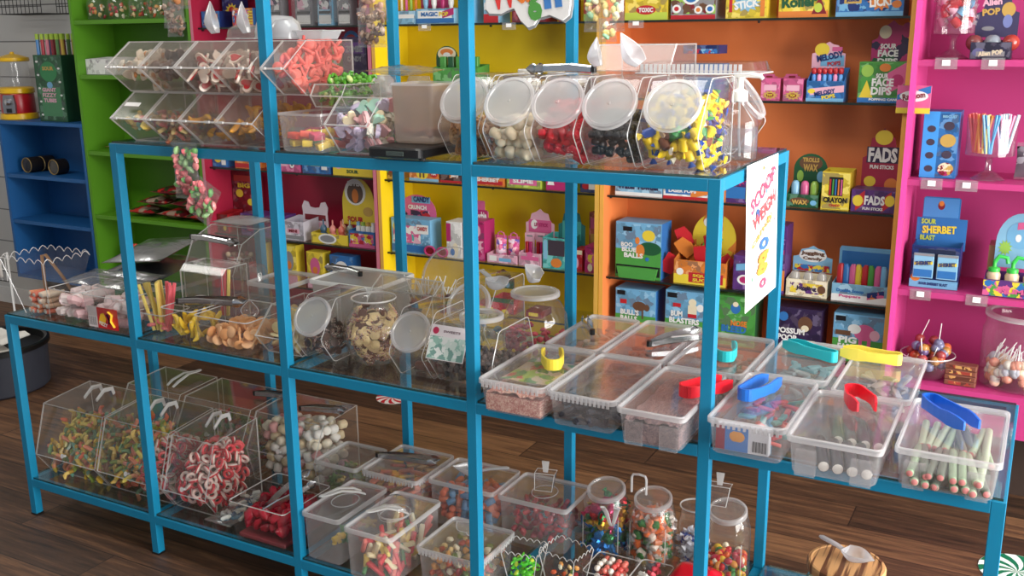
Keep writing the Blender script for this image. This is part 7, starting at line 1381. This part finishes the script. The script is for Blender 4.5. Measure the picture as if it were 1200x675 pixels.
# ---- pink bookcase
def goblet(label, px_, pyb, pyt, zs, rb, rt, h, Y=3.62):
    p = onY(px_, pyb, Y); t = thing('glass_goblet', label, 'goblet', (p.x, Y, zs+.0006)); n = 28
    MB().lathe([(.052, 0), (.05, .003), (.012, .03), (.009, .05), (.012, .058), (.008, .066), (.02, .075)], n, 0, True).build('stem_foot', clear((246, 246, 246), .04, base=.1, refl=.8), t, smooth=True)
    MB().lathe([(.02, .075), (rb, .08), (rb, h*.6), (rt, h)], n).build('bowl', PET, t, smooth=True, angle=50); return p.x, Y
gx, gy = goblet('glass goblet of red sweets in a clear bag, top of pink bookcase', 1115, 70, 0, 1.517, .062, .064, .28)
RW = protos('wrapped_sweet', wrapped_m(.035, .014), [[paint(C[c], .3), PP] for c in ('red', 'red', 'lpnk', 'sky', 'red')])
for i in range(40):
    a = R.uniform(PI*.8, 2.3*PI); put(R.choice(RW), (gx+.04*math.cos(a), gy+.04*math.sin(a), 1.517+R.uniform(.1, .3)), (R.uniform(0, 6), R.uniform(0, 6), 0), 'red, pink or blue wrapped sweet in the top pink shelf goblet', 'wrapped sweet', 'wrapped sweets in the goblet')
al = pk('candy_display', 'dark alien pop candy display on the top pink shelf', 'display box', 1136, 1184, 46, 68, 1.518, .1, (40, 38, 60), [('e', .2, .4, .3, .5, (90, 90, 130)), ('r', .5, .3, .7, .3, 'gry')], [('Alien POP', 'cream', .5, .36, .6, .3, .1)], Y=3.56, tray=.9, header=('crown', 1142, 1192, -8, 44, (56, 52, 84), [('e', .74, .62, .32, .34, 'gold'), ('e', .74, .36, .22, .3, (110, 120, 170)), ('e', .3, .2, .3, .1, 'gry')], [('Alien', 'lpnk', .34, .8, .46, .16, .1), ('POP', 'gold', .34, .58, .42, .16, .1)]))
x, y, zz, w = inside(al)
for i in range(3): tag(MB().ell((0, 0, 0), .026, 14, 9).build('candy_ball', paint(((120, 60, 60), (130, 140, 150), (160, 60, 50))[i], .2), None, (x-.052+.053*i, y-.01, zz+.05), smooth=True), ('maroon', 'silver', 'red')[i]+' round candy ball in the dark alien display', 'candy')
ck = pk('cookie_tower', 'tall blue box with round cut outs and cookie pictures on pink shelf', 'display box', 1077, 1119, 126, 204, 1.133, .12, 'blu', [('r', .22, .5, .44, 1, (60, 140, 210))]+[('e', .24, .14+.2*i, .24, .1, (60, 50, 66)) for i in range(4)]+[('e', .72, .79, .3, .13, (60, 50, 66)), ('e', .72, .57, .44, .2, 'gold'), ('e', .72, .36, .28, .12, (60, 50, 66)), ('e', .72, .14, .44, .2, A3(('cream', 'dred', 'gold', 'mag'), 90))], [('BISCUIT', 'lblu', .72, .93, .4, .04)], Y=3.56)
gx, gy = goblet('glass goblet of bright candy straws on the second pink shelf', 1157, 206, 136, 1.133, .074, .078, .2, 3.60)
STW = [('candy_straw', mesh_of(MB().tube([(0, 0, 0), (0, 0, .125)], .0045, 6), 'candy_straw', paint(c, .3))) for c in ((226, 90, 90), (240, 150, 80), (226, 206, 110), (120, 180, 220), (60, 150, 210), (226, 130, 170), (190, 220, 230))]
for i in range(46):
    a = R.uniform(PI*.75, 2.3*PI); u = math.cos(a); put(STW[min(6, max(0, int((u+1)*3.4+R.uniform(-1, 1))))], (gx+.05*math.cos(a), gy+.05*math.sin(a), 1.133+.088), (R.uniform(-.1, .1), R.uniform(-.2, .2), 0), 'bright candy straw standing in the second pink shelf goblet', 'candy straw', 'candy straws in the goblet')
p = onY(1200, 206, 3.60); bag('candy_bag', 'silvery crumpled candy bag at the right end of the second pink shelf', (p.x+.02, 3.62, 1.1425), .1, .1, .04, art(((190, 190, 196), (120, 110, 120), (226, 226, 230), (90, 80, 90)), 40, 2), seed=91)
sh = pk('candy_display', 'blue sour sherbet display box with two sachets and header card', 'display box', 1065, 1122, 284, 334, .758, .1, 'dblu', [('r', .5, .1, 1, .2, 'sky'), ('r', .52, .62, .76, .62, (24, 34, 60)), ('e', .12, .24, .2, .2, 'ora')], [('SOUR SHERBET BLAST', 'dblu', .5, .1, .6, .07)], Y=3.56, side='dblu', tray=.98, header=('step', 1072, 1131, 231, 290, 'blu', [('r', .46, .8, .7, .36, (70, 130, 190)), ('e', .46, .84, .14, .16, 'dred'), ('e', .46, .88, .1, .1, 'ora')], [('SOUR', 'lim', .24, .53, .3, .1), ('SHERBET', 'yel', .46, .38, .68, .15, .04), ('BLAST', 'lim', .24, .22, .3, .1)]))
x, y, zz, w = inside(sh)
for i in range(2):
    t = thing('sherbet_sachet', ('left', 'right')[i]+' pale blue sherbet sachet in the blue display box', 'sachet', (x-.035+.075*i, y-.058, zz+.035)); MB().bbox(-.032, -.004, 0, .032, .002, .085, .002).build('sachet_body', cp('lblu'), t); shapes_on(t, .064, .085, -.032, 0, -.004, [('d', .5, .6, .9, .2, 'yel'), ('r', .5, .2, .9, .3, 'blu'), ('r', .5, .95, 1, .1, 'gry')]); text('SHERBET', .05, .014, cp('dblu'), t, 0, -.0064, .052, .1)
sl = pk('candy_display', 'colourful slime candy display with green pumps at the right edge', 'display box', 1150, 1215, 330, 352, .758, .12, 'pur', [('r', .5, .5, 1, .9, A3(('pur', 'blu', 'yel', 'pnk', 'grn'), 45, 9))], [('SLIME', 'pnk', .6, .4, .5, .3)], Y=3.53, tray=.9, header=('arch', 1164, 1222, 250, 312, 'lblu', [('e', .5, .6, .6, .5, 'sky'), ('s', .2, .36, .3, .3, 'lgrn'), ('d', .66, .8, .5, .2, 'pnk'), ('e', .45, .55, .12, .14, 'wht')], []))
x, y, zz, w = inside(sl)
for i in range(3):
    t = thing('slime_pump', ('left', 'middle', 'right')[i]+' green capped slime pump in the colourful display', 'candy toy', (x-.055+.055*i, y-.0+.0*i, zz+.012)); MB().lathe([(.02, 0), (.022, .05), (.016, .06)], 14, 0, True).build('bottle', paint((206, 180, 150), .3), t, smooth=True); MB().lathe([(.018, .06), (.018, .072), (.006, .076), (.006, .095)], 14, 0, True, True).build('cap', paint((60, 180, 70), .3), t, smooth=True); MB().tube([(0, 0, .092), (.012, -.0, .112), (.035, -.0, .108), (.04, 0, .09)], .007, 8).build('curved_spout', paint((60, 190, 80), .3), t, smooth=True)
t = pk('sweet_box', 'brown cardboard carton behind the slime display', 'box', 1153, 1166, 296, 345, .758, .1, (150, 110, 80), Y=3.66)
# bottom of the pink bookcase
p = onY(1083, 446, 3.56); bwl = lathe_jar('sweet_bowl', 'round clear bowl of wrapped lollipops at the foot of pink bookcase', (p.x, 3.60, .4306), [(.05, .001), (.075, .02), (.086, .05), (.088, .085)], cat='bowl')
LO = protos('wrapped_lollipop', lolly_m(.017, .026), [[paint(c, .3), WHITE] for c in ((150, 60, 60), (170, 120, 60), (90, 70, 110), (190, 90, 50), (110, 110, 140))])
LOL = protos('wrapped_lollipop', lolly_m(.017, .075), [[paint(c, .3), WHITE] for c in ((150, 60, 60), (110, 110, 140))])
for i in range(46):
    a, q = R.uniform(0, 6.28), .066*math.sqrt(R.random()); up = R.random() < .12
    put(R.choice(LO) if not up else R.choice(LOL), (p.x+q*math.cos(a), 3.60+q*math.sin(a), .445+.1*R.random()*(1-q*4)+.03), (PI*(1 if up else .12)+R.uniform(-.3, .3), R.uniform(-.4, .4), R.uniform(0, 6)), 'dark wrapped lollipop in the round clear bowl', 'lollipop', 'lollipops in the round bowl')
for i in range(4):
    q = onY(1124, 455, 3.55); t = thing('chocolate_bar', 'small brown wrapped bar in the stack beside lollipop bowl, '+('lowest', 'second', 'third', 'topmost')[i], 'bar', (q.x, 3.56, .431+.019*i), R.uniform(-.15, .15)); MB().bbox(-.05, -.02, 0, .05, .02, .018, .004).build('bar_body', paint((120, 70, 56), .4), t); MB().box(-.035, -.0206, .004, .035, -.02, .014).build('printed_panel', art(((200, 150, 90), (150, 60, 50), (90, 50, 40)), 60, i), t)
MB().box(.018, .001, ZU+.02, 1.157, .018, .41).build('front_board', paint((180, 52, 116), .5, var=.03), pk_b)
jz = .4306
jq = lathe_jar('sweet_jar', 'large clear jar of pale lollipops at the foot of the pink bookcase, right edge', (onY(1188, 474, 3.52).x, 3.63, jz), [(.10, .001), (.118, .012), (.122, .06), (.122, .2), (.114, .22), (.116, .23), (.116, .25)], lid=(.12, .255), lidm=PET, n=32)
JX = jq.location.x
LPX = protos('pale_lollipop', lolly_m(.017), [[gummy(c), WHITE] for c in ((226, 190, 150), (236, 206, 180), (220, 150, 130), (226, 220, 210), (190, 190, 200))])
for i in range(90):
    a = R.uniform(PI*.7, 2.2*PI); q = .088 if R.random() < .7 else .088*math.sqrt(R.random()); h_ = R.uniform(.02, .1)
    ux, uy = -math.cos(a), -math.sin(a); e = Vector((0, 0, -1)).rotation_difference(Vector((ux*R.uniform(.1, 1), uy*R.uniform(.1, 1), R.uniform(.4, 1.2))).normalized()).to_euler()
    put(R.choice(LPX), (JX+q*math.cos(a), 3.63+q*math.sin(a), jz+h_), tuple(e), 'pale peach or white lollipop in the large clear jar', 'lollipop', 'pale lollipops in the jar')
